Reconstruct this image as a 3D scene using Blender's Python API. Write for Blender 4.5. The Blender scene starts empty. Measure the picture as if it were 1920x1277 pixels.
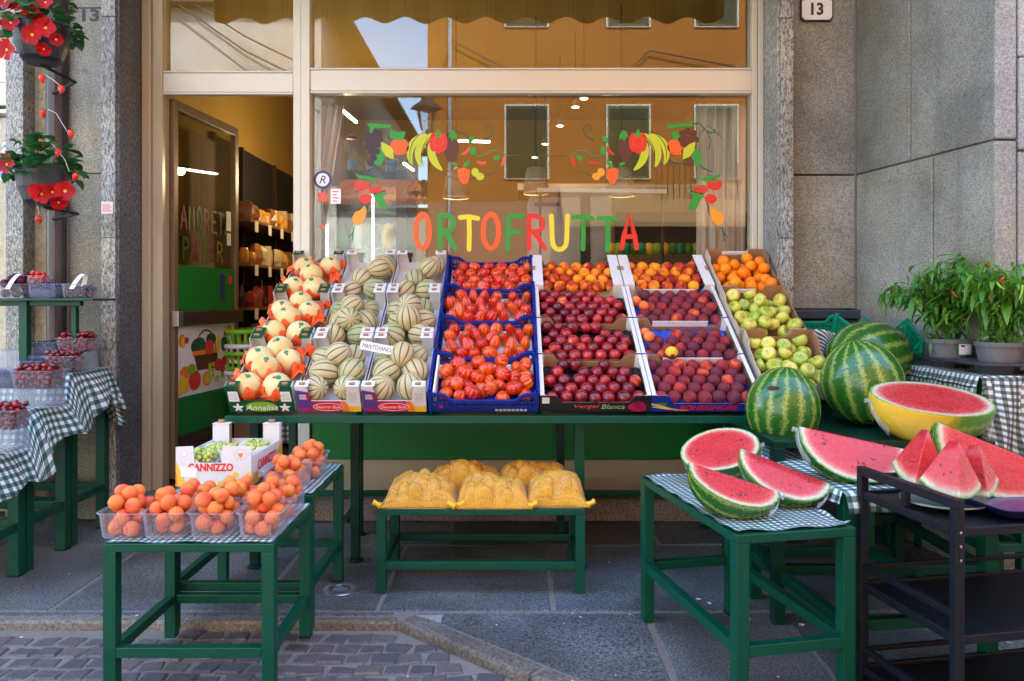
import bpy, bmesh, math, random
import numpy as np
from mathutils import Vector, Matrix, Euler
random.seed(7)
R = math.radians
PI = math.pi
scene = bpy.context.scene
C = scene.collection

# ------------------------------------------------------------------ camera, world, sun, exposure
F = 1450.0; HOR = 560.0; EYE = 1.5
cam_d = bpy.data.cameras.new('camera'); cam = bpy.data.objects.new('camera', cam_d); C.objects.link(cam)
cam.location = (0, 0, EYE); cam.rotation_euler = (R(90), 0, 0)
cam_d.sensor_width = 36; cam_d.lens = 36 * F / 1920; cam_d.shift_y = -(638.5 - HOR) / 1920
cam_d.clip_start = 0.05; cam_d.clip_end = 400
scene.camera = cam
SUN_EL, SUN_AZ = 47, 12            # the sun stands behind the shop: its front lies in open shade
world = bpy.data.worlds.new('World'); scene.world = world; world.use_nodes = True
wn = world.node_tree.nodes; wl = world.node_tree.links
sky = wn.new('ShaderNodeTexSky'); sky.sky_type = 'NISHITA'; sky.sun_disc = False
sky.sun_elevation = R(SUN_EL); sky.sun_rotation = R(SUN_AZ); sky.air_density = 1.0; sky.dust_density = 1.0
bg = wn['Background']; wl.new(sky.outputs[0], bg.inputs[0]); bg.inputs[1].default_value = 0.15
sun_d = bpy.data.lights.new('sun', 'SUN'); sun = bpy.data.objects.new('sun', sun_d); C.objects.link(sun)
sun_d.energy = 2.0; sun_d.angle = R(0.5); sun_d.color = (1.0, 0.975, 0.94)
sd = Vector((math.sin(R(SUN_AZ)) * math.cos(R(SUN_EL)), math.cos(R(SUN_AZ)) * math.cos(R(SUN_EL)), math.sin(R(SUN_EL))))
sun.rotation_euler = (-sd).to_track_quat('-Z', 'Y').to_euler()
vs = scene.view_settings
vs.view_transform = 'Standard'; vs.look = 'None'; vs.gamma = 1; vs.use_curve_mapping = False
vs.exposure = 3.6
scene.render.engine = 'CYCLES'
scene.cycles.max_bounces = 10; scene.cycles.transparent_max_bounces = 24

def U(px, py, Y):                  # the point at depth Y behind a spot of the photograph (1920 wide)
    return Vector(((px - 960) / F * Y, Y, EYE + (HOR - py) / F * Y))

# ------------------------------------------------------------------ materials
class NT:
    def __init__(s, name, bsdf=True):
        s.m = bpy.data.materials.new(name); s.m.use_nodes = True
        s.t = s.m.node_tree; s.b = s.t.nodes['Principled BSDF']; s.out = s.t.nodes['Material Output']
    def n(s, typ, props=None, **ins):
        nd = s.t.nodes.new('ShaderNode' + typ)
        for k, v in (props or {}).items(): setattr(nd, k, v)
        for k, v in ins.items():
            key = int(k[1:]) if k[0] == '_' else k
            s.put(nd.inputs[key], v)
        return nd
    def put(s, sock, v):
        if isinstance(v, bpy.types.NodeSocket): s.t.links.new(v, sock)
        elif isinstance(v, bpy.types.Node): s.t.links.new(v.outputs[0], sock)
        else:
            if hasattr(sock.default_value, '__len__') and not hasattr(v, '__len__'): v = [v] * len(sock.default_value)
            if hasattr(v, '__len__') and len(v) == 3 and len(sock.default_value) == 4: v = (*v, 1)
            sock.default_value = v
    def set(s, **kw):
        names = dict(col='Base Color', rough='Roughness', metal='Metallic', spec='Specular IOR Level', normal='Normal', emis='Emission Color', es='Emission Strength', sss='Subsurface Weight', sssr='Subsurface Radius', ssss='Subsurface Scale', trans='Transmission Weight', ior='IOR', alpha='Alpha', coat='Coat Weight', sheen='Sheen Weight')
        for k, v in kw.items(): s.put(s.b.inputs[names[k]], v)
        return s
    def math(s, op, a, b=0.0, c=0.0, clamp=False):
        return s.n('Math', dict(operation=op, use_clamp=clamp), _0=a, _1=b, _2=c).outputs[0]
    def mix(s, f, a, b, blend='MIX'):
        nd = s.t.nodes.new('ShaderNodeMix'); nd.data_type = 'RGBA'; nd.blend_type = blend
        s.put(nd.inputs[0], f); s.put(nd.inputs[6], a); s.put(nd.inputs[7], b)
        return nd.outputs[2]
    def ramp(s, f, stops, interp='LINEAR'):
        nd = s.t.nodes.new('ShaderNodeValToRGB'); nd.color_ramp.interpolation = interp
        e = nd.color_ramp.elements
        while len(e) > 1: e.remove(e[0])
        e[0].position = stops[0][0]; e[0].color = (*stops[0][1], 1)
        for p, c in stops[1:]:
            x = e.new(p); x.color = (*c, 1)
        s.put(nd.inputs[0], f); return nd.outputs[0]
    def obj(s): return s.n('TexCoord').outputs['Object']
    def uv(s): return s.n('TexCoord').outputs['UV']
    def rnd(s): return s.n('ObjectInfo').outputs['Random']
    def noise(s, vec, scale, detail=4, rough=.55, dist=0, out=0):
        return s.n('TexNoise', None, Vector=vec, Scale=scale, Detail=detail, Roughness=rough, Distortion=dist).outputs[out]
    def bump(s, h, strength=.3, dist=.01):
        s.set(normal=s.n('Bump', None, Strength=strength, Distance=dist, Height=h)); return s
    def rvec(s):                   # object coordinates shifted per object, so copies differ
        r = s.math('MULTIPLY', s.rnd(), 37.0)
        return s.n('VectorMath', dict(operation='ADD'), _0=s.obj(), _1=s.n('CombineXYZ', None, X=r, Y=r, Z=s.math('MULTIPLY', r, .37))).outputs[0]

def g3(v): return (v, v, v)
def simple(name, col, rough=.5, metal=0, spec=.5, var=.12, nscale=12, bump=0, bscale=60, bd=.003, coat=0):
    t = NT(name)
    n = t.noise(t.obj(), nscale, 5, .6)
    c = t.mix(t.math('MULTIPLY', n, 1.0), [x * (1 - var) for x in col], [min(1, x * (1 + var)) for x in col])
    t.set(col=c, rough=rough, metal=metal, spec=spec, coat=coat)
    if bump: t.bump(t.noise(t.obj(), bscale, 4), bump, bd)
    return t.m

M = {}
def painted_green(name, col):
    t = NT(name); o = t.obj()
    n = t.noise(o, 9, 6, .65); ch = t.math('GREATER_THAN', t.noise(o, 48, 4, .7), .735)
    c = t.mix(n, [x * .75 for x in col], [x * 1.3 for x in col])
    c = t.mix(ch, c, (.30, .30, .26))
    t.set(col=c, rough=t.math('MULTIPLY_ADD', n, .25, .28), spec=.3)
    t.bump(t.noise(o, 130, 3), .12, .002); return t.m
M['green'] = painted_green('green_paint', (.0, .060, .032))
M['green_dk'] = painted_green('dark_green_paint', (.0, .032, .018))
M['black_metal'] = simple('black_powder_coat', (.004, .006, .010), .5, spec=.3, bump=.15, bscale=400, bd=.001)
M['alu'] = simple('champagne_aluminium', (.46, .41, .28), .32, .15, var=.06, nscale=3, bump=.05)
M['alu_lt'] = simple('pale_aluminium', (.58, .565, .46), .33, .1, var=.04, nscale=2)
M['white_card'] = simple('white_cardboard', (.68, .68, .67), .65, var=.05, nscale=8)
M['card'] = simple('brown_cardboard', (.36, .20, .095), .75, var=.14, nscale=18)
M['grey_card'] = simple('grey_cardboard', (.52, .43, .33), .75, var=.1)
M['black_card'] = simple('black_printed_cardboard', (.015, .015, .018), .45)
M['blue_card'] = simple('blue_printed_cardboard', (.012, .03, .30), .4)
M['green_card'] = simple('green_printed_cardboard', (.004, .07, .022), .4)
M['blue_plastic'] = simple('blue_plastic', (.006, .022, .24), .33, var=.1)
M['blue_tray'] = simple('blue_moulded_tray', (.03, .09, .5), .3, bump=.5, bscale=25, bd=.01)
M['black_tray'] = simple('black_moulded_tray', (.01, .012, .02), .25, bump=.4, bscale=30, bd=.01)
M['green_plastic'] = simple('green_plastic', (.0, .28, .15), .4)
M['lime_plastic'] = simple('lime_plastic', (.18, .5, .02), .4)
M['white_plastic'] = simple('white_plastic', (.75, .76, .75), .35)
M['grey_pot'] = simple('grey_pot_plastic', (.125, .125, .13), .5)
M['dark_pot'] = simple('dark_pot_plastic', (.03, .033, .04), .5)
M['soil'] = simple('potting_soil', (.03, .02, .012), .95, bump=.8, bscale=80, bd=.01)
M['paper'] = simple('white_paper', (.8, .8, .78), .7, var=.03)
M['cream_paper'] = simple('cream_paper', (.62, .58, .5), .7, var=.03)
M['ink'] = simple('black_ink', (.015, .015, .015), .5)
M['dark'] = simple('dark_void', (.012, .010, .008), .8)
M['pink_tissue'] = simple('salmon_tissue', (.85, .18, .07), .6, bump=.4, bscale=50, bd=.004)
M['orange_tissue'] = simple('orange_tissue', (.88, .11, .015), .55, bump=.4, bscale=50, bd=.004)
M['wall_in'] = simple('ochre_interior_wall', (.36, .23, .045), .8, nscale=2)
M['wood'] = simple('brown_wood', (.16, .075, .025), .5, nscale=20)
M['wicker'] = simple('pale_wicker', (.42, .33, .22), .8, bump=.7, bscale=70, bd=.01)
M['steel'] = simple('brushed_steel', (.5, .5, .5), .3, .9)
M['fridge_white'] = simple('white_fridge_enamel', (.5, .52, .53), .3)
M['blackish'] = simple('black_cabinet', (.012, .012, .014), .3)
M['door_brown'] = simple('bronze_door_frame', (.20, .14, .075), .4, .3)
M['door_dark'] = simple('dark_bronze_rail', (.045, .028, .018), .35)
M['leaf_green'] = None

def flat(name, col, rough=.45, es=0):
    t = NT(name); t.set(col=col, rough=rough)
    if es: t.set(emis=col, es=es)
    return t.m
P = dict(orange=flat('paint_orange', (.85, .11, .01)), red=flat('paint_red', (.66, .02, .008)), yellow=flat('paint_yellow', (.78, .66, .03)),
    green=flat('paint_green', (.01, .30, .03)), dgreen=flat('paint_dark_green', (.006, .09, .04)), lime=flat('paint_lime', (.50, .58, .02)),
    brown=flat('paint_brown', (.09, .02, .01)), purple=flat('paint_purple', (.03, .008, .02)), amber=flat('paint_amber', (.8, .33, .02)),
    black=flat('print_black', (.01, .01, .01)), white=flat('print_white', (.8, .8, .8)), salmon=flat('paint_salmon', (.75, .09, .05)),
    cyan=flat('print_pale_blue', (.10, .33, .62)), cream=flat('print_cream', (.75, .70, .56)), navy=flat('print_navy', (.02, .025, .16)),
    magenta=flat('print_magenta', (.45, .01, .10)), violet=flat('print_violet', (.10, .04, .25)), pred=flat('print_red', (.75, .008, .012)),
    pgreen=flat('print_green', (.01, .25, .10)), pyellow=flat('print_yellow', (.85, .50, .02)), porange=flat('print_orange', (.85, .2, .02)),
    panel=flat('green_vinyl', (.0, .19, .025), .3), lgrey=flat('print_grey', (.45, .45, .45)), d_red=flat('unlit_door_red', (.16, .006, .004)), d_green=flat('unlit_door_green', (.004, .06, .012)), d_yellow=flat('unlit_door_yellow', (.18, .13, .008)), d_lime=flat('unlit_door_lime', (.09, .14, .006)), limeg=flat('print_lime', (.2, .42, .01)))  # door colours are darkened copies: the letters' lack of light is painted in

def granite(name, base, contrast, scale, streak=1.0, rough=.6, bumps=.35, stain=.35, tint=(1, .93, .78)):
    t = NT(name); o = t.obj()
    v = t.n('Mapping', None, Vector=o, Scale=(1, 1, streak)).outputs[0]
    n = t.noise(v, scale, 3, .75); n2 = t.noise(v, scale * 2.7, 2, .6)
    big = t.noise(o, 1.7, 5, .6); big2 = t.noise(o, .9, 4, .6, 1.5)
    s = t.math('ADD', n, t.math('MULTIPLY', n2, .6))
    f = t.n('MapRange', None, Value=s, _1=.64, _2=.94, _3=0.0, _4=1.0).outputs[0]
    c = t.mix(f, [x * (1 - contrast) for x in base], [min(.95, x * (1 + contrast)) for x in base])
    st = t.n('MapRange', None, Value=big, _1=.35, _2=.7, _3=1 - stain, _4=1 + stain * .5).outputs[0]
    c = t.mix(1.0, c, t.n('CombineXYZ', None, X=st, Y=st, Z=st).outputs[0], 'MULTIPLY')
    c = t.mix(t.n('MapRange', None, Value=big2, _1=.42, _2=.62).outputs[0], c, t.mix(1.0, c, tint, 'MULTIPLY'))
    rv = t.math('MULTIPLY_ADD', t.rnd(), .30, .86); c = t.mix(1.0, c, t.n('CombineXYZ', None, X=rv, Y=rv, Z=rv).outputs[0], 'MULTIPLY')
    drip = t.noise(t.n('Mapping', None, Vector=o, Scale=(1, 1, .12)).outputs[0], 9, 4, .6); c = t.mix(t.n('MapRange', None, Value=drip, _1=.54, _2=.75, _3=0.0, _4=.35).outputs[0], c, [x * .45 for x in base])
    gum = t.math('GREATER_THAN', t.noise(o, 13, 2, .4), .74); c = t.mix(t.math('MULTIPLY', gum, .4), c, [x * .3 for x in base])
    fl = t.math('GREATER_THAN', t.noise(o, scale * .55, 2, .5), .72)
    c = t.mix(t.math('MULTIPLY', fl, .35), c, (.5, .48, .43))
    t.set(col=c, rough=rough); t.bump(s, bumps, .004); return t.m
M['stone'] = granite('hammered_stone', (.25, .252, .21), .5, 105, stain=.36)
M['stone_lt'] = granite('pale_hammered_stone', (.33, .36, .35), .4, 95, stain=.25)
M['granite_lt'] = granite('pale_granite', (.26, .28, .27), .85, 95, .35, stain=.3)
M['granite_shaded'] = granite('shaded_granite', (.085, .10, .125), 1.3, 75, .5, rough=.45, stain=.35, tint=(1, 1, 1))  # same granite; the reveal's shade and wet are put into this darker colour
M['slab'] = granite('grey_paving_stone', (.108, .120, .130), .8, 80, stain=.45, rough=.55, bumps=.4)
M['step_stone'] = granite('step_stone', (.20, .175, .15), .7, 70, stain=.4)
M['kerb'] = granite('kerb_stone', (.175, .16, .135), .5, 60, stain=.4, rough=.7)
M['plaster_grey'] = granite('grey_plaster', (.24, .225, .19), .12, 30, stain=.6, rough=.85, bumps=.1)
M['tan_strip'] = granite('tan_plaster', (.36, .30, .19), .2, 30, stain=.4, rough=.85)
M['slate'] = simple('slate_blue_paint', (.035, .05, .065), .4, var=.2)
t = NT('mortar'); n = t.noise(t.obj(), 40, 5, .7); t.set(col=t.mix(n, (.13, .115, .10), (.25, .235, .21)), rough=.95); t.bump(n, .5, .01); M['mortar'] = t.m
t = NT('cobble_stone'); o = t.obj(); n = t.noise(o, 70, 4, .7); rr = t.rnd()
c = t.ramp(rr, [(0, (.07, .066, .076)), (.3, (.10, .086, .088)), (.55, (.08, .076, .085)), (.8, (.115, .10, .095)), (1, (.07, .072, .08))])
c = t.mix(1.0, c, t.ramp(n, [(.25, g3(.55)), (.75, g3(1.5))]), 'MULTIPLY'); t.set(col=c, rough=.6); t.bump(n, .5, .006); M['cobble'] = t.m
t = NT('window_glass')
fr = t.n('Fresnel', None, IOR=1.5).outputs[0]
f = t.math('ADD', t.math('MULTIPLY', fr, .8), .014, clamp=True)
gl = t.n('BsdfGlossy', None, Color=(1, 1, 1, 1), Roughness=0.0); tr = t.n('BsdfTransparent', None, Color=(.93, .95, .93, 1))
mx = t.n('MixShader', None, _0=f, _1=tr, _2=gl); t.put(t.out.inputs[0], mx.outputs[0]); M['glass'] = t.m
def clear(name, col, fac, rough=.12):
    t = NT(name); t.set(col=col, rough=rough, spec=.7)
    fr = t.n('LayerWeight', None, Blend=.35).outputs['Facing']
    tr = t.n('BsdfTransparent', None, Color=(.97, .97, .98, 1))
    mx = t.n('MixShader', None, _0=t.math('MULTIPLY_ADD', fr, .28, fac, clamp=True), _1=tr, _2=t.b.outputs[0]); t.put(t.out.inputs[0], mx.outputs[0]); return t.m
M['clear'] = clear('clear_punnet_plastic', (.6, .62, .7), .035)
M['frost'] = clear('milky_punnet_plastic', (.42, .50, .58), .16, .2)
M['film'] = clear('cling_film', (.85, .9, .9), .10, .06)
M['jar'] = clear('jar_glass', (.5, .5, .5), .15, .03)

def gingham(name, s, dark=(.002, .035, .025), mid=(.12, .24, .21), white=(.80, .82, .82), rough=.75, coat=0):
    t = NT(name); sp = t.n('SeparateXYZ', None, Vector=t.uv())
    a = t.math('LESS_THAN', t.math('FRACT', t.math('DIVIDE', sp.outputs[0], s * 2)), .5)
    b = t.math('LESS_THAN', t.math('FRACT', t.math('DIVIDE', sp.outputs[1], s * 2)), .5)
    sm = t.math('MULTIPLY', t.math('ADD', a, b), .5)
    c = t.ramp(sm, [(0, white), (.25, mid), (.75, dark)], 'CONSTANT')
    n = t.noise(t.uv(), 400, 2); c = t.mix(.05, c, t.mix(n, c, white)); c = t.mix(.12, c, t.noise(t.uv(), 6, 3), 'MULTIPLY')
    t.set(col=c, rough=rough, coat=coat); t.bump(t.noise(t.uv(), 14, 3), .25, .01); return t.m
M['gingham'] = gingham('green_gingham_cloth', .0205)
M['gingham_s'] = gingham('small_gingham_oilcloth', .0135, rough=.35)
M['gingham_b'] = gingham('big_gingham_cloth', .020, dark=(.012, .035, .022), mid=(.14, .18, .15), white=(.66, .68, .64))
t = NT('blue_white_weave'); w = t.n('TexWave', dict(bands_direction='DIAGONAL'), Vector=t.obj(), Scale=28, Distortion=1.2); t.set(col=t.ramp(w.outputs[0], [(.42, (.02, .05, .07)), (.5, (.6, .66, .68))]), rough=.8); M['weave'] = t.m

def fruit(name, stops, scale=3.0, rough=.4, fine=None, bumpy=0, bscale=90, bd=.002, jitter=.25, spec=.5, sheen=0, sss=.0, coat=0, dist=.6):
    t = NT(name); v = t.rvec()
    n = t.noise(v, scale, 3, .5, dist)
    nn = t.math('ADD', n, t.math('MULTIPLY', t.math('SUBTRACT', t.rnd(), .5), jitter))
    c = t.ramp(nn, stops)
    if fine:
        f = t.math('GREATER_THAN', t.noise(v, fine[0], 2, .5), fine[1]); c = t.mix(t.math('MULTIPLY', f, fine[3]), c, fine[2])
    t.set(col=c, rough=rough, spec=spec if rough < .35 else .2, coat=coat)
    if sss: t.set(sss=sss, sssr=(.02, .008, .004), ssss=1.0)
    if bumpy: t.bump(t.noise(v, bscale, 3), bumpy, bd)
    return t.m
M['peach'] = fruit('yellow_peach_skin', [(.34, (.84, .36, .02)), (.48, (.80, .22, .015)), (.58, (.50, .05, .015)), (.74, (.22, .014, .014))], 13, .6, sheen=.35, jitter=.3)
M['dpeach'] = fruit('dark_peach_skin', [(.22, (.66, .14, .04)), (.34, (.42, .04, .035)), (.46, (.22, .025, .035)), (.7, (.11, .028, .045))], 12, .62, sheen=.5, jitter=.3)
M['nectarine'] = fruit('nectarine_skin', [(.22, (.75, .22, .05)), (.32, (.50, .018, .018)), (.5, (.24, .006, .014)), (.72, (.085, .003, .014))], 13, .22, coat=.25, jitter=.3)
M['orange'] = fruit('orange_peel', [(.3, (.88, .20, .008)), (.7, (.88, .30, .012))], 9, .35, bumpy=.35, bscale=320, bd=.0015)
M['apple'] = fruit('golden_apple_skin', [(.28, (.34, .46, .05)), (.5, (.50, .56, .07)), (.72, (.70, .60, .10))], 8, .3, jitter=.4, coat=.2, fine=(160, .66, (.4, .3, .1), .5))
M['apricot'] = fruit('apricot_skin', [(.26, (.78, .27, .055)), (.5, (.80, .20, .055)), (.76, (.70, .085, .045))], 11, .5, sheen=.3, jitter=.14, fine=(190, .72, (.5, .1, .02), .5))
M['tomato'] = fruit('ribbed_tomato_skin', [(.28, (.72, .10, .006)), (.5, (.62, .032, .004)), (.72, (.46, .008, .004))], 9, .18, coat=.35, jitter=.4)
M['calyx'] = simple('tomato_stem_green', (.08, .16, .03), .6)
M['stem'] = simple('brown_stem', (.13, .09, .03), .7)
M['cherry'] = fruit('cherry_skin', [(.25, (.34, .003, .006)), (.5, (.13, .001, .005)), (.75, (.035, .001, .004))], 25, .12, coat=.5, jitter=.5)
M['plum'] = fruit('dark_plum_skin', [(.3, (.09, .015, .045)), (.7, (.03, .01, .03))], 20, .4)
M['berry'] = fruit('blueberry_skin', [(.3, (.05, .085, .20)), (.7, (.02, .035, .10))], 60, .6)
M['strawberry'] = fruit('strawberry_skin', [(.3, (.75, .03, .015)), (.7, (.5, .01, .01))], 30, .3, fine=(260, .66, (.8, .5, .1), .7), bumpy=.3, bscale=200)
M['ggrape'] = fruit('green_grape_skin', [(.3, (.36, .46, .05)), (.7, (.56, .60, .14))], 30, .2, coat=.3)
M['wmelon_white'] = fruit('pale_melon_skin', [(.3, (.74, .58, .22)), (.55, (.74, .62, .30)), (.75, (.74, .44, .12))], 7, .45, bumpy=.3, bscale=60, bd=.003, fine=(90, .64, (.62, .55, .38), .45))
M['potato'] = simple('potato_skin', (.50, .32, .10), .6)
M['flower'] = fruit('red_petal', [(.3, (.28, .0, .002)), (.7, (.44, .001, .004))], 20, .5)
M['flower_pink'] = fruit('pink_petal', [(.3, (.5, .01, .04)), (.7, (.6, .10, .16))], 20, .5)
M['chili'] = fruit('red_chili', [(.3, (.75, .03, .008)), (.7, (.85, .10, .01))], 20, .2)
M['chili_g'] = fruit('green_chili', [(.3, (.22, .42, .02)), (.7, (.32, .50, .05))], 20, .25)
def leafm(name, a, b):
    t = NT(name); t.set(col=t.mix(t.rnd(), a, b), rough=.4)
    tl = t.n('BsdfTranslucent', None, Color=(*[min(1, x * 1.6) for x in b], 1))
    mx = t.n('MixShader', None, _0=.25, _1=t.b.outputs[0], _2=tl.outputs[0]); t.put(t.out.inputs[0], mx.outputs[0]); return t.m
M['leaf'] = leafm('pepper_leaf', (.03, .16, .02), (.16, .36, .035))
M['leaf2'] = leafm('flower_leaf', (.01, .07, .015), (.03, .14, .03))

def ribmelon():
    t = NT('ribbed_melon_skin'); o = t.obj(); sp = t.n('SeparateXYZ', None, Vector=o)
    ang = t.math('ARCTAN2', sp.outputs[1], sp.outputs[0])
    nz = t.math('MULTIPLY', t.math('SUBTRACT', t.noise(t.rvec(), 24, 3), .5), .05)
    fr = t.math('FRACT', t.math('ADD', t.math('MULTIPLY', ang, 10 / (2 * PI)), t.math('ADD', nz, 20.0)))
    d = t.math('ABSOLUTE', t.math('SUBTRACT', fr, .5))          # .5 in a groove
    wv = t.math('MULTIPLY', t.rnd(), .018)
    mask = t.n('MapRange', None, Value=t.math('ADD', d, wv), _1=.385, _2=.445).outputs[0]
    n = t.noise(t.rvec(), 14, 4, .6)
    hue = t.math('ADD', n, t.math('MULTIPLY', t.math('SUBTRACT', t.rnd(), .5), .5))
    c = t.ramp(hue, [(.22, (.28, .33, .14)), (.40, (.46, .41, .19)), (.60, (.54, .42, .20)), (.85, (.52, .45, .26))])
    net = t.n('TexVoronoi', dict(feature='DISTANCE_TO_EDGE'), Vector=t.rvec(), Scale=150).outputs[0]
    nm = t.n('MapRange', None, Value=net, _1=0.0, _2=.12, _3=1.0, _4=0.0).outputs[0]
    c = t.mix(t.math('MULTIPLY', nm, .4), c, (.70, .62, .45))
    c = t.mix(mask, c, t.mix(n, (.035, .075, .015), (.10, .15, .05)))
    t.set(col=c, rough=.6); t.bump(t.math('ADD', t.math('MULTIPLY', nm, .4), t.noise(t.rvec(), 50, 3)), .35, .002); return t.m
M['melon'] = ribmelon()
def watermelon_skin(name, yellow=0.0):
    t = NT(name); o = t.obj(); sp = t.n('SeparateXYZ', None, Vector=o)   # long axis = local x
    ang = t.math('ARCTAN2', sp.outputs[2], sp.outputs[1])
    sc = t.n('Mapping', None, Vector=t.rvec(), Scale=(1, 1, 1)).outputs[0]
    big = t.math('MULTIPLY', t.math('SUBTRACT', t.noise(sc, 2.6, 3, .6), .5), .35)
    jag = t.math('MULTIPLY', t.math('SUBTRACT', t.noise(sc, 15, 5, .85), .5), 1.5)
    fr = t.math('FRACT', t.math('ADD', t.math('MULTIPLY', ang, 15 / (2 * PI)), t.math('ADD', big, 30.0)))
    d = t.math('ABSOLUTE', t.math('SUBTRACT', fr, .5))
    mask = t.n('MapRange', None, Value=t.math('ADD', d, jag), _1=.315, _2=.40).outputs[0]
    mott = t.noise(sc, 45, 3, .6)
    dk = t.mix(t.noise(sc, 9, 3), (.010, .085, .008), (.028, .15, .012))
    lt = t.mix(mott, (.09, .22, .018), (.36, .42, .10))
    c = t.mix(mask, dk, lt)
    if yellow:
        f = t.n('MapRange', None, Value=t.math('ADD', t.math('MULTIPLY', sp.outputs[0], -.6), t.math('MULTIPLY', t.noise(sc, 2.0), 1.0)), _1=.30, _2=.62).outputs[0]
        c = t.mix(f, t.mix(mask, (.10, .26, .02), (.24, .40, .05)), t.mix(t.noise(sc, 4), (.80, .42, .02), (.75, .55, .05)))
    t.set(col=c, rough=.27, coat=.25); return t.m
M['wskin'] = watermelon_skin('watermelon_rind'); M['wskin_y'] = watermelon_skin('yellow_patched_watermelon_rind', 1.0)
def flesh():
    t = NT('watermelon_flesh'); o = t.obj()
    r = t.n('VectorMath', dict(operation='LENGTH'), _0=o).outputs['Value']
    n = t.noise(t.rvec(), 7, 4, .6); rr = t.math('ADD', r, t.math('MULTIPLY', t.math('SUBTRACT', n, .5), .10))
    c = t.ramp(rr, [(0, (.56, .028, .032)), (.45, (.55, .016, .024)), (.78, (.58, .035, .036)), (.87, (.64, .20, .16)), (.915, (.62, .54, .38)), (.95, (.50, .56, .32)), (.98, (.20, .34, .09)), (1.0, (.06, .2, .03))])
    gr = t.noise(t.n('Mapping', None, Vector=t.rvec(), Scale=(1, 1, 1)).outputs[0], 26, 5, .7, 1.2)
    lt = t.n('MapRange', None, Value=gr, _1=.45, _2=.75, _3=0.0, _4=.22).outputs[0]
    inr = t.math('LESS_THAN', rr, .84)
    c = t.mix(t.math('MULTIPLY', lt, inr), c, (.8, .36, .32))
    c = t.mix(t.math('MULTIPLY', t.n('MapRange', None, Value=t.noise(t.rvec(), 3.2, 4, .65, 1.0), _1=.42, _2=.68, _3=0.0, _4=.38).outputs[0], inr), c, (.44, .008, .012))
    t.set(col=c, rough=t.math('MULTIPLY_ADD', gr, .3, .12), sss=.15, sssr=(.03, .006, .004), ssss=.5); t.bump(t.noise(o, 45, 4, .7), .2, .015); return t.m
M['flesh'] = flesh()
def netmat():
    t = NT('yellow_net'); u = t.uv()
    w1 = t.n('TexWave', dict(bands_direction='Y'), Vector=u, Scale=9, Distortion=1.5).outputs['Fac']
    w2 = t.n('TexWave', dict(bands_direction='X'), Vector=u, Scale=7, Distortion=1.2).outputs['Fac']
    n = t.noise(t.rvec(), 9, 3)
    th = t.n('MapRange', None, Value=n, _1=.35, _2=.7, _3=-.15, _4=.5).outputs[0]
    hole = t.math('MULTIPLY', t.math('LESS_THAN', w1, th), t.math('LESS_THAN', w2, .6))
    c = t.mix(t.noise(t.rvec(), 14, 3), (.60, .25, .002), (.68, .37, .008))
    under = t.mix(t.noise(t.rvec(), 22, 2), (.10, .04, .005), (.60, .34, .10))
    t.set(col=t.mix(hole, c, under), rough=.4, sheen=.3); t.bump(t.math('ADD', w1, w2), .3, .003); return t.m
M['net'] = netmat()
def curtainm(name, col):
    t = NT(name); t.set(col=t.mix(t.noise(t.obj(), 8, 3), [x * .85 for x in col], col), rough=.85); return t.m
M['curtain'] = curtainm('cream_curtain', (.78, .68, .60))
def emitm(name, col, s):
    t = NT(name); t.set(col=(0.8, 0.8, 0.8), emis=col, es=s); return t.m
M['bulb'] = emitm('lit_bulb', (1, .8, .45), 8); M['tube'] = emitm('lit_tube', (1, .93, .75), 1.2); M['led'] = emitm('lit_led_strip', (.85, .95, 1), .6)

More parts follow.
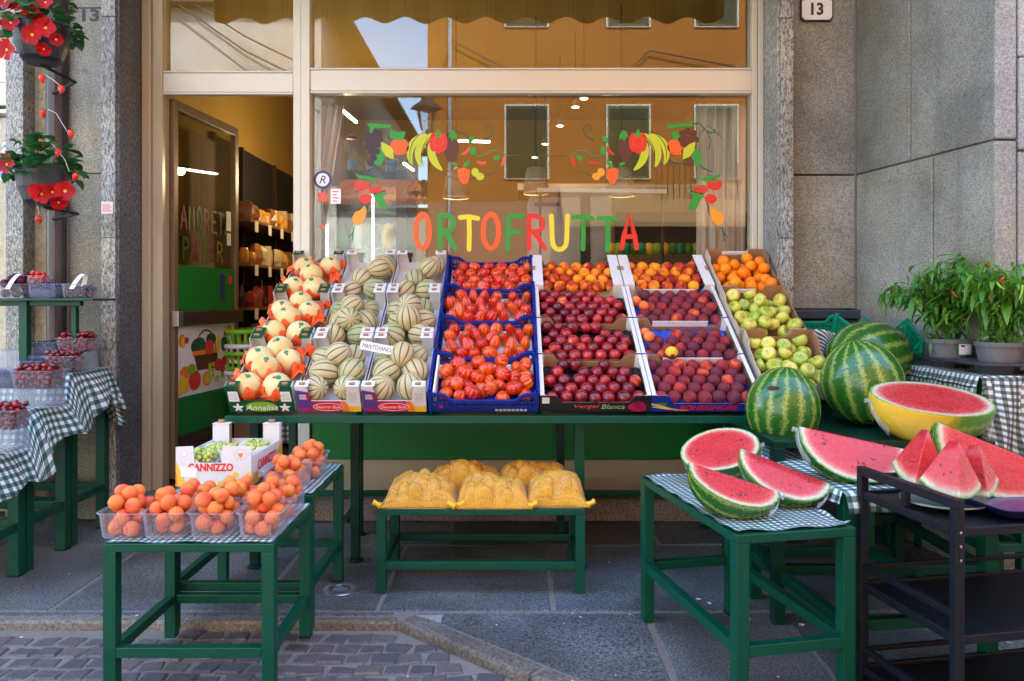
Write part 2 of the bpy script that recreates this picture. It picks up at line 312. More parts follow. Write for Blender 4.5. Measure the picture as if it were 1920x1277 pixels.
# ------------------------------------------------------------------ mesh builder
class MB:
    def __init__(s): s.v = []; s.f = []; s.m = []; s.uv = {}
    def face(s, idx, m=0): s.f.append(tuple(idx)); s.m.append(m)
    def box(s, x0, x1, y0, y1, z0, z1, m=0, mat=None):
        b = len(s.v); pts = [(x, y, z) for z in (z0, z1) for y in (y0, y1) for x in (x0, x1)]
        s.v += [tuple(mat @ Vector(p)) if mat else p for p in pts]
        for q in ((0, 2, 3, 1), (4, 5, 7, 6), (0, 1, 5, 4), (2, 6, 7, 3), (0, 4, 6, 2), (1, 3, 7, 5)): s.face([b + i for i in q], m)
        return s
    def bar(s, a, b, w, h=None, m=0, up=(0, 0, 1)):
        a = Vector(a); b = Vector(b); h = h or w; d = b - a; L = d.length; d.normalize()
        u = Vector(up)
        if abs(d.dot(u)) > .98: u = Vector((0, 1, 0))
        x = d.cross(u).normalized(); z = x.cross(d)
        mt = Matrix((x, d, z)).transposed().to_4x4(); mt.translation = a
        return s.box(-w / 2, w / 2, 0, L, -h / 2, h / 2, m, mt)
    def prism(s, poly, z0, z1, m=0, mat=None, axis='z'):
        n = len(poly); b = len(s.v)
        def P3(u, v, w):
            p = Vector((u, v, w)) if axis == 'z' else Vector((u, w, v))
            return tuple(mat @ p) if mat else tuple(p)
        s.v += [P3(u, v, z0) for u, v in poly] + [P3(u, v, z1) for u, v in poly]
        s.face([b + i for i in reversed(range(n))], m); s.face([b + n + i for i in range(n)], m)
        for i in range(n):
            j = (i + 1) % n; s.face((b + i, b + j, b + n + j, b + n + i), m)
        return s
    def tube(s, pts, r, n=8, m=0, caps=True):
        pts = [Vector(p) for p in pts]; k = len(pts); rs = r if hasattr(r, '__len__') else [r] * k
        b = len(s.v); d0 = (pts[1] - pts[0]).normalized()
        u = Vector((0, 0, 1)) if abs(d0.z) < .9 else Vector((1, 0, 0)); x = d0.cross(u).normalized()
        for i, p in enumerate(pts):
            d = (pts[min(i + 1, k - 1)] - pts[max(i - 1, 0)]).normalized()
            x = (x - d * x.dot(d)).normalized(); y = d.cross(x)
            for j in range(n):
                a = 2 * PI * j / n; s.v.append(tuple(p + (x * math.cos(a) + y * math.sin(a)) * rs[i]))
        for i in range(k - 1):
            for j in range(n):
                j2 = (j + 1) % n; s.face((b + i * n + j, b + i * n + j2, b + (i + 1) * n + j2, b + (i + 1) * n + j), m)
        if caps: s.face([b + j for j in reversed(range(n))], m); s.face([b + (k - 1) * n + j for j in range(n)], m)
        return s
    def lathe(s, prof, n=24, m=0, mat=None, cap=True, rad=None):
        b = len(s.v); k = len(prof)
        for (r, z) in prof:
            for j in range(n):
                a = 2 * PI * j / n; q = rad(a, r, z) if rad else r
                p = Vector((q * math.cos(a), q * math.sin(a), z)); s.v.append(tuple(mat @ p) if mat else tuple(p))
        for i in range(k - 1):
            for j in range(n):
                j2 = (j + 1) % n; s.face((b + i * n + j, b + i * n + j2, b + (i + 1) * n + j2, b + (i + 1) * n + j), m)
        if cap: s.face([b + j for j in reversed(range(n))], m); s.face([b + (k - 1) * n + j for j in range(n)], m)
        return s
    def grid(s, nu, nv, fn, m=0, uvf=None):
        b = len(s.v)
        for i in range(nu + 1):
            for j in range(nv + 1):
                s.v.append(tuple(fn(i / nu, j / nv)))
                if uvf: s.uv[len(s.v) - 1] = uvf(i / nu, j / nv)
        for i in range(nu):
            for j in range(nv):
                a = b + i * (nv + 1) + j; s.face((a, a + nv + 1, a + nv + 2, a + 1), m)
        return s
    def poly(s, pts, m=0):
        b = len(s.v); s.v += [tuple(p) for p in pts]; s.face(range(b, b + len(pts)), m); return s
    def mesh(s, name, mats, smooth=False, auto=None, uvproj=None):
        me = bpy.data.meshes.new(name); me.from_pydata(s.v, [], s.f)
        for q in mats: me.materials.append(q)
        if len(mats) > 1: me.polygons.foreach_set('material_index', s.m)
        if smooth: me.polygons.foreach_set('use_smooth', [True] * len(s.f))
        if s.uv or uvproj:
            ul = me.uv_layers.new(name='UVMap')
            for lp in me.loops:
                v = lp.vertex_index; ul.data[lp.index].uv = s.uv[v] if v in s.uv else uvproj(s.v[v]) if uvproj else (0, 0)
        me.update(); return me

def link(name, me, parent=None, bevel=0, solid=0, sub=0, loc=None, rot=None, scale=None):
    o = bpy.data.objects.new(name, me); C.objects.link(o)
    if parent: o.parent = parent
    if loc is not None: o.location = loc
    if rot is not None: o.rotation_euler = rot
    if scale is not None: o.scale = scale
    if solid: q = o.modifiers.new('s', 'SOLIDIFY'); q.thickness = solid; q.offset = 0
    if bevel: q = o.modifiers.new('b', 'BEVEL'); q.width = bevel; q.segments = 2; q.limit_method = 'ANGLE'; q.angle_limit = R(40)
    if sub: q = o.modifiers.new('u', 'SUBSURF'); q.levels = sub; q.render_levels = sub
    return o
def obj(name, mb, mats, parent=None, bevel=0, smooth=False, **kw):
    uvp = kw.pop('uvproj', None)
    if not isinstance(mats, (list, tuple)): mats = [mats]
    return link(name, mb.mesh(name, mats, smooth, uvproj=uvp), parent, bevel, **kw)
def tag(o, label, cat, group=None):
    o['label'] = label; o['category'] = cat
    if group: o['group'] = group
    return o
def thing(name, label, cat, loc=(0, 0, 0), rz=0, group=None):
    o = bpy.data.objects.new(name, None); C.objects.link(o); o.location = loc; o.rotation_euler = (0, 0, rz); o.empty_display_size = .05
    return tag(o, label, cat, group)
def struct(name, mb, mats, parent=None, **kw):
    o = obj(name, mb, mats, parent, **kw)
    if not parent: o['kind'] = 'structure'
    return o
KIDS = {}
def dup(root, loc=None, rot=None, label=None, group=None, scale=None, mw=None):
    def cp(o, par):
        c = o.copy(); C.objects.link(c); c.parent = par
        if par: c.matrix_parent_inverse = o.matrix_parent_inverse
        for k in o.children: cp(k, c)
        return c
    r = cp(root, None)
    if mw is not None: r.matrix_basis = mw
    if loc is not None: r.location = loc
    if rot is not None: r.rotation_euler = rot
    if scale is not None: r.scale = scale
    if label: r['label'] = label
    if group: r['group'] = group
    return r
ORD = ['first', 'second', 'third', 'fourth', 'fifth', 'sixth', 'seventh', 'eighth', 'ninth', 'tenth', 'eleventh', 'twelfth', 'thirteenth', 'fourteenth', 'fifteenth', 'sixteenth', 'seventeenth', 'eighteenth', 'nineteenth', 'twentieth']

# text and flat print
TXT = {}
def text_mesh(s, size=1.0, bold=0.0, shear=0.0, spacing=1.0, extrude=0.0004):
    key = (s, bold, shear, spacing)
    cu = bpy.data.curves.new('text', 'FONT'); cu.body = s; cu.size = size; cu.align_x = 'CENTER'; cu.align_y = 'CENTER'
    cu.offset = bold * size; cu.shear = shear; cu.space_character = spacing; cu.extrude = extrude; cu.resolution_u = 3
    o = bpy.data.objects.new('text', cu); C.objects.link(o)
    me = bpy.data.meshes.new_from_object(o.evaluated_get(bpy.context.evaluated_depsgraph_get()))
    bpy.data.objects.remove(o); bpy.data.curves.remove(cu)
    return me
def lettering(name, s, width, height, mat, parent, mw, **kw):
    me = text_mesh(s, **kw); vs_ = [v.co for v in me.vertices]
    x0 = min(v.x for v in vs_); x1 = max(v.x for v in vs_); y0 = min(v.y for v in vs_); y1 = max(v.y for v in vs_)
    sx = width / (x1 - x0); sy = height / (y1 - y0)
    for v in me.vertices: v.co = ((v.co.x - (x0 + x1) / 2) * sx, (v.co.y - (y0 + y1) / 2) * sy, v.co.z)
    me.materials.clear(); me.materials.append(mat)
    o = bpy.data.objects.new(name, me); C.objects.link(o); o.parent = parent; o.matrix_basis = mw; return o
def front(x, y, z, tilt=0, rz=0):                  # frame for print on a face that looks towards -Y
    return Matrix.Translation((x, y, z)) @ Matrix.Rotation(rz, 4, 'Z') @ Matrix.Rotation(R(90) - tilt, 4, 'X')
def disc(cx, cy, rx, ry=None, n=16, rot=0, wob=0):
    ry = ry or rx; out = []
    for i in range(n):
        a = 2 * PI * i / n; k = 1 + wob * math.sin(a * 3 + cx * 50) ; x = rx * math.cos(a) * k; y = ry * math.sin(a) * k
        out.append((cx + x * math.cos(rot) - y * math.sin(rot), cy + x * math.sin(rot) + y * math.cos(rot)))
    return out
def leafp(cx, cy, L, W, rot):
    pts = [(0, 0), (.25, .42), (.5, .5), (.8, .25), (1, 0), (.8, -.25), (.5, -.5), (.25, -.42)]
    return [(cx + (a * L) * math.cos(rot) - b * W * math.sin(rot), cy + a * L * math.sin(rot) + b * W * math.cos(rot)) for a, b in pts]
def crescent(cx, cy, r, th, a0, a1, n=9):
    o = []; i_ = []
    for k in range(n + 1):
        t_ = k / n; a = a0 + (a1 - a0) * t_; w = th * math.sin(PI * (0.08 + .84 * t_))
        o.append((cx + (r + w / 2) * math.cos(a), cy + (r + w / 2) * math.sin(a))); i_.append((cx + (r - w / 2) * math.cos(a), cy + (r - w / 2) * math.sin(a)))
    return o + i_[::-1]
def ribbon_mb(mb, pts, w, z=0, m=0, closed=False):
    k = len(pts); pts = [Vector(p) for p in pts]; b = len(mb.v); ws = w if hasattr(w, '__len__') else [w] * k
    for i, p in enumerate(pts):
        if closed: d = pts[(i + 1) % k] - pts[i - 1]
        else: d = pts[min(i + 1, k - 1)] - pts[max(i - 1, 0)]
        d.normalize(); nrm = Vector((-d.y, d.x))
        a = p + nrm * ws[i] / 2; c = p - nrm * ws[i] / 2; mb.v += [(a.x, a.y, z), (c.x, c.y, z)]
    for i in range(k if closed else k - 1):
        j = (i + 1) % k; mb.face((b + 2 * i, b + 2 * i + 1, b + 2 * j + 1, b + 2 * j), m)
    if not closed:
        for i, p in ((0, pts[0]), (k - 1, pts[-1])):
            mb.poly([(x, y, z - .00005) for x, y in disc(p.x, p.y, ws[i] / 2, n=12)], m)
    return mb
def flatprint(name, polys, mat, parent, mw, z=0):   # polys in metres in the print frame
    mb = MB()
    for q in polys: mb.poly([(x, y, z) for x, y in q])
    o = obj(name, mb, mat, parent); o.matrix_basis = mw; return o
def arc(cx, cy, rx, ry, a0, a1, n=14): return [(cx + rx * math.cos(a0 + (a1 - a0) * i / n), cy + ry * math.sin(a0 + (a1 - a0) * i / n)) for i in range(n + 1)]
GLY = {'O': [arc(.5, .5, .42, .48, 0, 2 * PI, 22)[:-1]], 'T': [[(.0, .93), (.5, .95), (1, .9)], [(.5, .93), (.52, .5), (.5, .04)]],
    'R': [[(.12, .04), (.12, .95)], [(.12, .95)] + arc(.45, .72, .42, .22, PI / 2, -PI / 2, 8) + [(.2, .5)], [(.35, .5), (.65, .3), (.95, .03)]],
    'F': [[(.15, .03), (.18, .94)], [(.15, .92), (.6, .95), (1, .97)], [(.2, .52), (.8, .5)]],
    'U': [[(.05, .97), (.1, .3)] + arc(.5, .25, .38, .22, PI, 2 * PI, 9) + [(.9, .3), (.95, .97)]],
    'A': [[(.05, .03), (.2, .4), (.5, .97), (.8, .4), (.93, .03)], [(.18, .35), (.85, .35)]],
    'M': [[(.05, .03), (.12, .95), (.5, .3), (.88, .95), (.95, .03)]], 'E': [[(.9, .95), (.15, .95), (.12, .04), (.92, .04)], [(.15, .5), (.75, .5)]],
    'P': [[(.15, .03), (.15, .95)], [(.15, .95)] + arc(.45, .72, .42, .23, PI / 2, -PI / 2, 8) + [(.15, .49)]],
    'N': [[(.1, .03), (.12, .95), (.85, .05), (.9, .97)]], 'V': [[(.05, .95), (.5, .05), (.95, .95)]], 'I': [[(.5, .03), (.5, .97)]],
    'C': [arc(.55, .5, .42, .47, R(50), R(310), 14)], 'H': [[(.1, .03), (.1, .97)], [(.9, .03), (.9, .97)], [(.1, .5), (.9, .5)]], 'G': [arc(.55, .5, .42, .47, R(50), R(340), 14) + [(.95, .48), (.6, .48)]]}
def glyph(ch, x0, x1, y0, y1, w, name, mat, parent, mw, z=0):
    mb = MB()
    for k, st in enumerate(GLY[ch]):
        pts = [(x0 + (x1 - x0) * a, y0 + (y1 - y0) * b) for a, b in st]
        ribbon_mb(mb, pts, w, z + k * .0002, closed=(ch == 'O'))
    o = obj(name, mb, mat, parent); o.matrix_basis = mw; return o

def wmat(o):
    m = o.matrix_basis
    if o.parent: m = wmat(o.parent) @ o.matrix_parent_inverse @ m
    return m
def W(o):                          # geometry was written in world coordinates: keep it there under its parent
    if o.parent: o.matrix_parent_inverse = wmat(o.parent).inverted()
    return o

# ================================================================== GROUND
struct('ground', MB().box(-60, 60, -80, 60, -.30, -.075), M['mortar'])
bed = struct('pavement', MB().prism([(-6, 3.62), (-.55, 3.62), (.2, 2.99), (4.2, -.8), (6, -.8), (6, 5.3), (-6, 5.3)], -.07, -.005), M['mortar'])
def clip(poly, a, b, c):           # keep a*x + b*y >= c
    out = []
    for i in range(len(poly)):
        p, q = poly[i], poly[(i + 1) % len(poly)]; dp = a * p[0] + b * p[1] - c; dq = a * q[0] + b * q[1] - c
        if dp >= 0: out.append(p)
        if dp * dq < 0: t_ = dp / (dp - dq); out.append((p[0] + (q[0] - p[0]) * t_, p[1] + (q[1] - p[1]) * t_))
    return out
KA = (-.53, 3.60); KB = (.17, 2.985)
dx, dy = KB[0] - KA[0], KB[1] - KA[1]; kl = math.hypot(dx, dy); nx, ny = -dy / kl, dx / kl      # normal towards the pavement
kc = nx * KA[0] + ny * KA[1]
rowsS = [(4.715, 5.3, [-6, -4.3, -3.1, -1.7, -.4, .9, 2.0, 3.3, 6]), (3.715, 4.70, [-6, -4.5, -3.3, -2.23, -1.25, -.65, .20, 1.30, 2.35, 3.6, 6]),
         (2.2, 3.70, [-.65, .64, 1.275, 2.1, 3.2, 6]), (.6, 2.185, [0.2, 1.5, 2.6, 4, 6]), (-.8, .585, [1.5, 2.6, 4, 6])]
for y0, y1, xs in rowsS:
    for x0, x1 in zip(xs, xs[1:]):
        if y1 < 3.9 or True:
            g = .011; pl = [(x0 + g, y0 + g * .6), (x1 - g, y0 + g * .6), (x1 - g + random.uniform(-.006, .006), y1 - g * .6), (x0 + g + random.uniform(-.006, .006), y1 - g * .6)]
            if y1 < 3.71: pl = clip(pl, nx, ny, kc + .115)
            if len(pl) > 2: obj('paving_slab', MB().prism(pl, -.05, random.uniform(-.003, .002)), M['slab'], bed, bevel=.006)
# kerb: a straight run, then a diagonal run
kerb = struct('kerb', MB().box(-6, -.56, 3.635, 3.66, -.12, -.014), M['mortar'])
for i, (x, x1) in enumerate(zip([-6, -4.8, -3.7, -2.6, -1.5], [-4.8, -3.7, -2.6, -1.5, -.56])): obj('edge_slab', MB().box(x + .006, x1 - .006, 3.663, 3.705, -.05, -.001), M['slab'], kerb, bevel=.004)
for i, x in enumerate([-6, -5, -3.9, -2.95, -1.9, -1.1]):
    x1 = [-5, -3.9, -2.95, -1.9, -1.1, -.53][i]
    obj('kerb_stone', MB().box(x + .004, x1 - .004, 3.60, 3.655, -.12, -.002), M['kerb'], kerb, bevel=.012)
for i in range(7):
    a = i * .80; b = a + .79
    p = lambda t_, s: (KA[0] + dx / kl * t_ + nx * s, KA[1] + dy / kl * t_ + ny * s)
    obj('kerb_stone', MB().prism([p(a, 0), p(b, 0), p(b, .105), p(a, .105)][::1], -.12, .004), M['kerb'], kerb, bevel=.016)
obj('stone_chip', MB().prism([(-.46, 3.655), (-.33, 3.58), (-.325, 3.665)], -.004, .0035), M['stone_lt'], bed)
road = struct('road', MB().box(-14, 14, -5.2, 3.61, -.20, -.0475), M['mortar'])
cm = []
for k in range(6):
    mb = MB(); a, b = .052, .044; j = lambda: random.uniform(-.010, .010)
    base = [(-a + j(), -b + j()), (a + j(), -b + j()), (a + j(), b + j()), (-a + j(), b + j())]
    mb.v = [(x, y, -.04) for x, y in base] + [(x, y, -.006) for x, y in base] + [(x * .82, y * .82, random.uniform(-.001, .003)) for x, y in base]
    for q in range(4):
        q2 = (q + 1) % 4; mb.face((q, q2, 4 + q2, 4 + q)); mb.face((4 + q, 4 + q2, 8 + q2, 8 + q))
    mb.face((8, 9, 10, 11)); cm.append(mb.mesh('cobble', [M['cobble']]))
far = MB(); nc = 0
for iy in range(0, 60):
    for ix in range(-60, 60):
        x = ix * .114 + (.057 if iy % 2 else 0) + .03 * math.sin(iy * .5); y = 3.545 - iy * .1 + .035 * math.sin(x * 2.2)
        if y > 3.55 or nx * x + ny * y > kc - .035 and y < 3.62 and x > -.62: continue
        near = -2.75 < x < .35 and y > 2.72
        if not near and (y < 1.0 or abs(x) > 4.5): continue
        if near and nc < 300:
            nc += 1; link('cobble', random.choice(cm), road, loc=(x + random.uniform(-.004, .004), y, -.041 + random.uniform(-.004, .004)), rot=(random.uniform(-.05, .05), random.uniform(-.05, .05), random.uniform(-.17, .17)))
        else: far.box(x - .051, x + .051, y - .043, y + .043, -.08, -.042)
fo = obj('cobbles', far, M['cobble'], road); fo['kind'] = 'stuff'
# round light let into the pavement
gl_ = thing('ground_light', 'round steel light set flush in the grey paving slab', 'ground light', (-.885, 3.99, 0))
obj('ring', MB().lathe([(.052, .003), (.056, .007), (.085, .006), (.09, .001)], 36, cap=False), M['steel'], gl_, smooth=True)
obj('socket', MB().lathe([(.0, .0015), (.06, .0025)], 24, cap=False), M['dark_pot'], gl_)
obj('lens', MB().lathe([(.0001, .0075), (.03, .006), (.04, .003)], 24, cap=False), M['frost'], gl_, smooth=True)
for i, (x, y) in enumerate([(.93, 3.85), (.97, 3.80), (1.05, 3.62), (1.33, 3.55)]):
    o = obj('litter', MB().prism(disc(0, 0, .013, .008, 6, i), 0, .004), M['cream_paper'], loc=(x, y, .003), rot=(0, 0, i))
    tag(o, ['pale crumpled scrap lying between the bench and the right table', 'tiny scrap with yellow edge under the right table', 'small whitish chip on the slab under the watermelon table', 'small pale scrap nearest the black trolley'][i], 'litter', 'scraps lying on the paving')

mb = MB()
for i in range(150):
    x, y = random.uniform(-2.6, 2.6), random.choice([random.uniform(3.0, 3.58), random.uniform(3.0, 5.1), random.uniform(3.6, 3.74)])
    inroad = y < 3.6 and nx * x + ny * y < kc; z = -.038 if inroad else .0035
    a = random.uniform(0, 6.3); s = random.uniform(.003, .009); mb.prism([(x + s * math.cos(a + q) * (1 if q % 2 else .5), y + s * math.sin(a + q)) for q in range(6)], z, z + .0015, random.choice([0, 0, 1]))
o = obj('dry_debris', mb, [simple('dry_leaf_bits', (.16, .10, .04), .9), M['cream_paper']]); tag(o, 'tiny dry leaf crumbs and grit scattered over slabs and cobbles', 'debris'); o['kind'] = 'stuff'
# ================================================================== SHOP BUILDING
shop = thing('shop_building', 'grey stone shop building with granite pilasters round the big display window', 'building', (0, 5.3, 0))
def S(name, mb, mats, bevel=0, par=None, **kw): return W(obj(name, mb, mats, par or shop, bevel, **kw))
S('upper_wall', MB().box(-9, 9, 5.13, 5.45, 4.42, 9.4), M['plaster_grey'])
S('roof', MB().box(-9, 9, 4.8, 12, 9.4, 9.65), M['tan_strip'])
S('rear_wall', MB().box(-9, 9, 11.7, 12, 0, 9.4), M['plaster_grey'])
S('left_wall', MB().box(-9, -3.52, 5.30, 5.6, 4.0, 4.42).box(-9, -2.74, 5.62, 5.8, 0, 4.42), M['plaster_grey'])
S('ceiling_slab', MB().box(-9, 9, 5.46, 11.7, 4.43, 4.6), M['plaster_grey'])
S('doorstep', MB().box(-2.61, 1.775, 5.2, 5.62, 0, .15), M['step_stone'], .01)
# pilasters
for nm, x0, x1, y0, x2 in (('pilaster', -2.71, -2.617, 5.10, None), ('pilaster', 1.782, 1.868, 5.13, None)):
    h0 = 0
    for z0, z1 in ((0, 1.9), (1.903, 3.36), (3.363, 4.42)):
        S(nm, MB().box(x0, x1, y0, 5.62, z0, z1), M['granite_lt'], .004)
S('reveal', MB().box(-2.6165, -2.60, 5.12, 5.46, 0, 4.42), M['granite_shaded'])
S('reveal', MB().box(1.766, 1.7815, 5.15, 5.44, 0, 4.42), M['granite_lt'])
# left of the shop window
for x0, x1, y0, mat_, zs in ((-3.01, -2.714, 5.24, 'stone', [0, 1.16, 2.348, 3.47, 4.42]), (-3.42, -3.30, 5.22, 'granite_lt', [0, 4.42]), (-3.30, -3.01, 5.34, 'tan_strip', [0, 4.42])):
    for z0, z1 in zip(zs, zs[1:]): S('stone_block', MB().box(x0, x1, y0, 5.62, z0 + .003, z1 - .003), M[mat_], .006)
W(obj('joint_mortar', MB().box(-3.0, -2.715, 5.26, 5.6, .01, 4.4), M['mortar'], shop))
lettering('stencilled_number', '13', .115, .085, M['ink'], None, front(-2.855, 5.238, 3.42), bold=.03)
so = bpy.data.objects['stencilled_number']; so.parent = shop; W(so)
# right: flat slabs, then the splayed return, then the projecting corner
def slab(poly, z0, z1, mat_, bevel=.007): S('stone_panel', MB().prism(poly, z0, z1), M[mat_], bevel)
slab([(1.872, 5.30), (2.352, 5.30), (2.352, 5.5), (1.872, 5.5)], 2.353, 4.42, 'stone')
slab([(1.872, 5.30), (2.352, 5.30), (2.352, 5.5), (1.872, 5.5)], 1.43, 2.343, 'stone')
S('joint_mortar', MB().box(2.345, 2.37, 5.306, 5.40, 1.43, 4.4), M['mortar'])
S('base_panel', MB().box(1.872, 2.352, 5.295, 5.5, 0, 1.36), M['slate'], .004)
S('base_moulding', MB().box(1.87, 2.40, 5.25, 5.29, 1.36, 1.425).box(1.87, 2.38, 5.27, 5.29, 1.30, 1.355), M['slate'], .012)
D = Vector((.1845, -1)).normalized(); NN = Vector((-D.y, D.x)) * -1   # NN points into the wall
NN = Vector((abs(D.y), D.x)) if True else NN
O0 = Vector((2.357, 5.30)); LW = 1.194
def sp_(t0, t1, d=.16): a = O0 + D * t0; b = O0 + D * t1; n_ = Vector((1, .1845)).normalized() * d; return [tuple(a), tuple(b), tuple(b + n_), tuple(a + n_)]
for z0, z1, ts in ((2.353, 3.9, [0, .54, LW]), (3.9, 4.42, [0, .54, LW]), (0, 2.343, [0, .735, LW])):
    for t0, t1 in zip(ts, ts[1:]): slab(sp_(t0 + .005, t1 - .005 if t1 < LW else LW)[::-1], z0 + (.004 if z0 == 3.9 else 0), z1 - (.004 if z1 == 3.9 else 0), 'stone', .008)
W(obj('joint_mortar', MB().prism([(p[0] + .02, p[1] + .004) for p in sp_(0, LW - .02, .2)][::-1], .01, 4.4), M['mortar'], shop))
CX, CY = O0 + D * LW
for z0, z1 in ((0, 2.343), (2.353, 4.42)): slab([(CX + .001, CY - .004), (CX + .118, CY - .004), (CX + .118, CY + .3), (CX + .19, CY + .3)][:3] + [(CX + .056, CY + .3)], z0, z1, 'stone_lt', .012)
zb = 0; k = 0
for h in (.62, .55, .50, .62, .50, .60, .50, .6):
    slab([(CX + .128, CY - .012 + .01 * (k % 2)), (CX + .9 + .2 * (k % 2), CY - .012 + .01 * (k % 2)), (CX + .9 + .2 * (k % 2), CY + .3), (CX + .128, CY + .3)], zb + .004, min(zb + h - .004, 4.42), 'stone_lt', .012); 
    slab([(CX + .91 + .2 * (k % 2), CY - .01), (CX + 3, CY - .01), (CX + 3, CY + .3), (CX + .91 + .2 * (k % 2), CY + .3)], zb + .004, min(zb + h - .004, 4.42), 'stone_lt', .012)
    zb += h; k += 1
S('corner_wall', MB().box(CX + .12, 9, CY + .02, 5.3, 0, 9.4).box(2.75, 9, 5.28, 11.7, 0, 4.42).box(-9, -2.9, 5.82, 11.7, 0, 4.42), M['plaster_grey'])
S('upper_corner', MB().prism([(2.36, 5.31), (CX, CY), (9, CY), (9, 5.31)][::1], 4.43, 9.4), M['plaster_grey'])

# ------------------------------------------------------------------ interior
room = thing('shop_interior', 'ochre painted shop room seen through the door and the window', 'room', (0, 8, .15))
def I(name, mb, mats, bevel=0, par=None, **kw): return W(obj(name, mb, mats, par or room, bevel, **kw))
I('wall', MB().box(-2.78, -2.72, 5.63, 10.5, .1, 4.4), M['wall_in']); I('wall', MB().box(2.30, 2.36, 5.63, 10.5, .1, 4.4), M['wall_in'])
I('wall', MB().box(-2.8, 2.36, 10.4, 10.5, .1, 4.4), M['wall_in'])
I('ceiling', MB().box(-2.8, 2.4, 5.63, 10.5, 3.9, 4.0), M['wall_in']); I('floor', MB().box(-2.8, 2.4, 5.63, 10.5, .05, .148), simple('brown_floor_tile', (.14, .10, .07), .3))
I('wall_return', MB().box(1.76, 2.36, 5.62, 5.72, .1, 4.4), M['wall_in'])
I('wall_return', MB().box(-2.75, -2.60, 5.62, 5.66, .1, 4.4), M['wall_in'])

# ------------------------------------------------------------------ shopfront
sf = thing('shopfront', 'cream aluminium shopfront with a large painted display window and green base panel', 'shop window', (0, 5.45, .15))
def A(name, mb, mats, bevel=.004, par=None, **kw): return W(obj(name, mb, mats, par or sf, bevel, **kw))
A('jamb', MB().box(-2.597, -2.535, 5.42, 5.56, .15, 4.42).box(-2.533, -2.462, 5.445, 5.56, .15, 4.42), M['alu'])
A('mullion', MB().box(-1.541, -1.487, 5.445, 5.56, .15, 4.42).box(-1.484, -1.421, 5.43, 5.56, .15, 4.42), M['alu_lt'])
A('jamb', MB().box(1.69, 1.726, 5.44, 5.56, .15, 4.42).box(1.729, 1.765, 5.425, 5.56, .15, 4.42), M['alu_lt'])
A('transom', MB().box(-1.42, 1.689, 5.44, 5.56, 2.962, 3.108).box(-1.42, 1.689, 5.435, 5.50, 3.11, 3.124).box(-1.42, 1.689, 5.435, 5.50, 2.944, 2.960), M['alu_lt'])
A('transom', MB().box(-2.46, -1.5425, 5.45, 5.56, 2.955, 3.09).box(-2.46, -1.5425, 5.445, 5.50, 3.092, 3.106).box(-2.46, -1.5425, 5.445, 5.50, 2.938, 2.953), M['alu_lt'])
A('sill_rail', MB().box(-1.42, 1.689, 5.43, 5.56, .90, .98), M['alu_lt'])
A('base_panel', MB().box(-1.42, 1.689, 5.47, 5.55, .365, .899), M['panel'] if 'panel' in M else P['panel'], .002)
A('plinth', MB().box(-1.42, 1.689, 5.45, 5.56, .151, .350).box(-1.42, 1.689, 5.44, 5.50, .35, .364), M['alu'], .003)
A('head', MB().box(-2.46, 1.689, 5.44, 5.56, 4.36, 4.42), M['alu_lt'])
A('pane', MB().box(-1.42, 1.689, 5.497, 5.503, .98, 2.944), M['glass'], 0); A('pane', MB().box(-1.42, 1.689, 5.497, 5.503, 3.124, 4.36), M['glass'], 0)
A('pane', MB().box(-2.46, -1.542, 5.502, 5.508, 3.106, 4.36), M['glass'], 0)
YG = 5.494
def gpt(px, py, Y=YG): v = U(px, py, Y); return (v.x, v.z)
FG = Matrix.Translation((0, YG, 0)) @ Matrix.Rotation(R(90), 4, 'X')
def gprint(name, polys, mat, layer=0, w=None):      # polys in photograph pixels on the pane
    if 1 < len(polys) <= 5 and not w and name != 'round_sticker': return [gprint(name, [q], mat, layer + .1 * i_) for i_, q in enumerate(polys)][0]
    pm = [[gpt(x, y) for x, y in q] for q in polys]
    mb = MB()
    if w:
        for q in pm: ribbon_mb(mb, q, w, layer * .0006)
    else:
        for i_, q in enumerate(pm): mb.poly([(x, y, layer * .0006 + i_ * .00004 + (id(q) // 64 % 9) * 0) for x, y in q])
    o = obj(name, mb, mat, sf); o.matrix_basis = FG; return W(o)
word = [('O', 774, 811, 'orange'), ('R', 818, 858, 'green'), ('T', 860, 899, 'yellow'), ('O', 900, 941, 'orange'), ('F', 944, 982, 'green'), ('R', 985, 1026, 'red'), ('U', 1029, 1069, 'yellow'), ('T', 1072, 1114, 'green'), ('T', 1119, 1159, 'green'), ('A', 1161, 1199, 'red')]
for i, (ch, a, b, c) in enumerate(word):
    dyy = [0, 0, 3, 0, 2, 1, 3, 3, 5, 0][i]
    (x0, z1), (x1, z0) = gpt(a + 3, 400 + dyy), gpt(b - 3, 467 + dyy)
    o = glyph(ch, x0, x1, z0, z1, .034 if ch != 'O' else .036, 'painted_letter', P[c], sf, FG); W(o)
mir = lambda pts, c=1008: [(2 * c - x, y) for x, y in pts]
def circ(x, y, r, ry=None, **k): return disc(x, y, r, ry, **k)
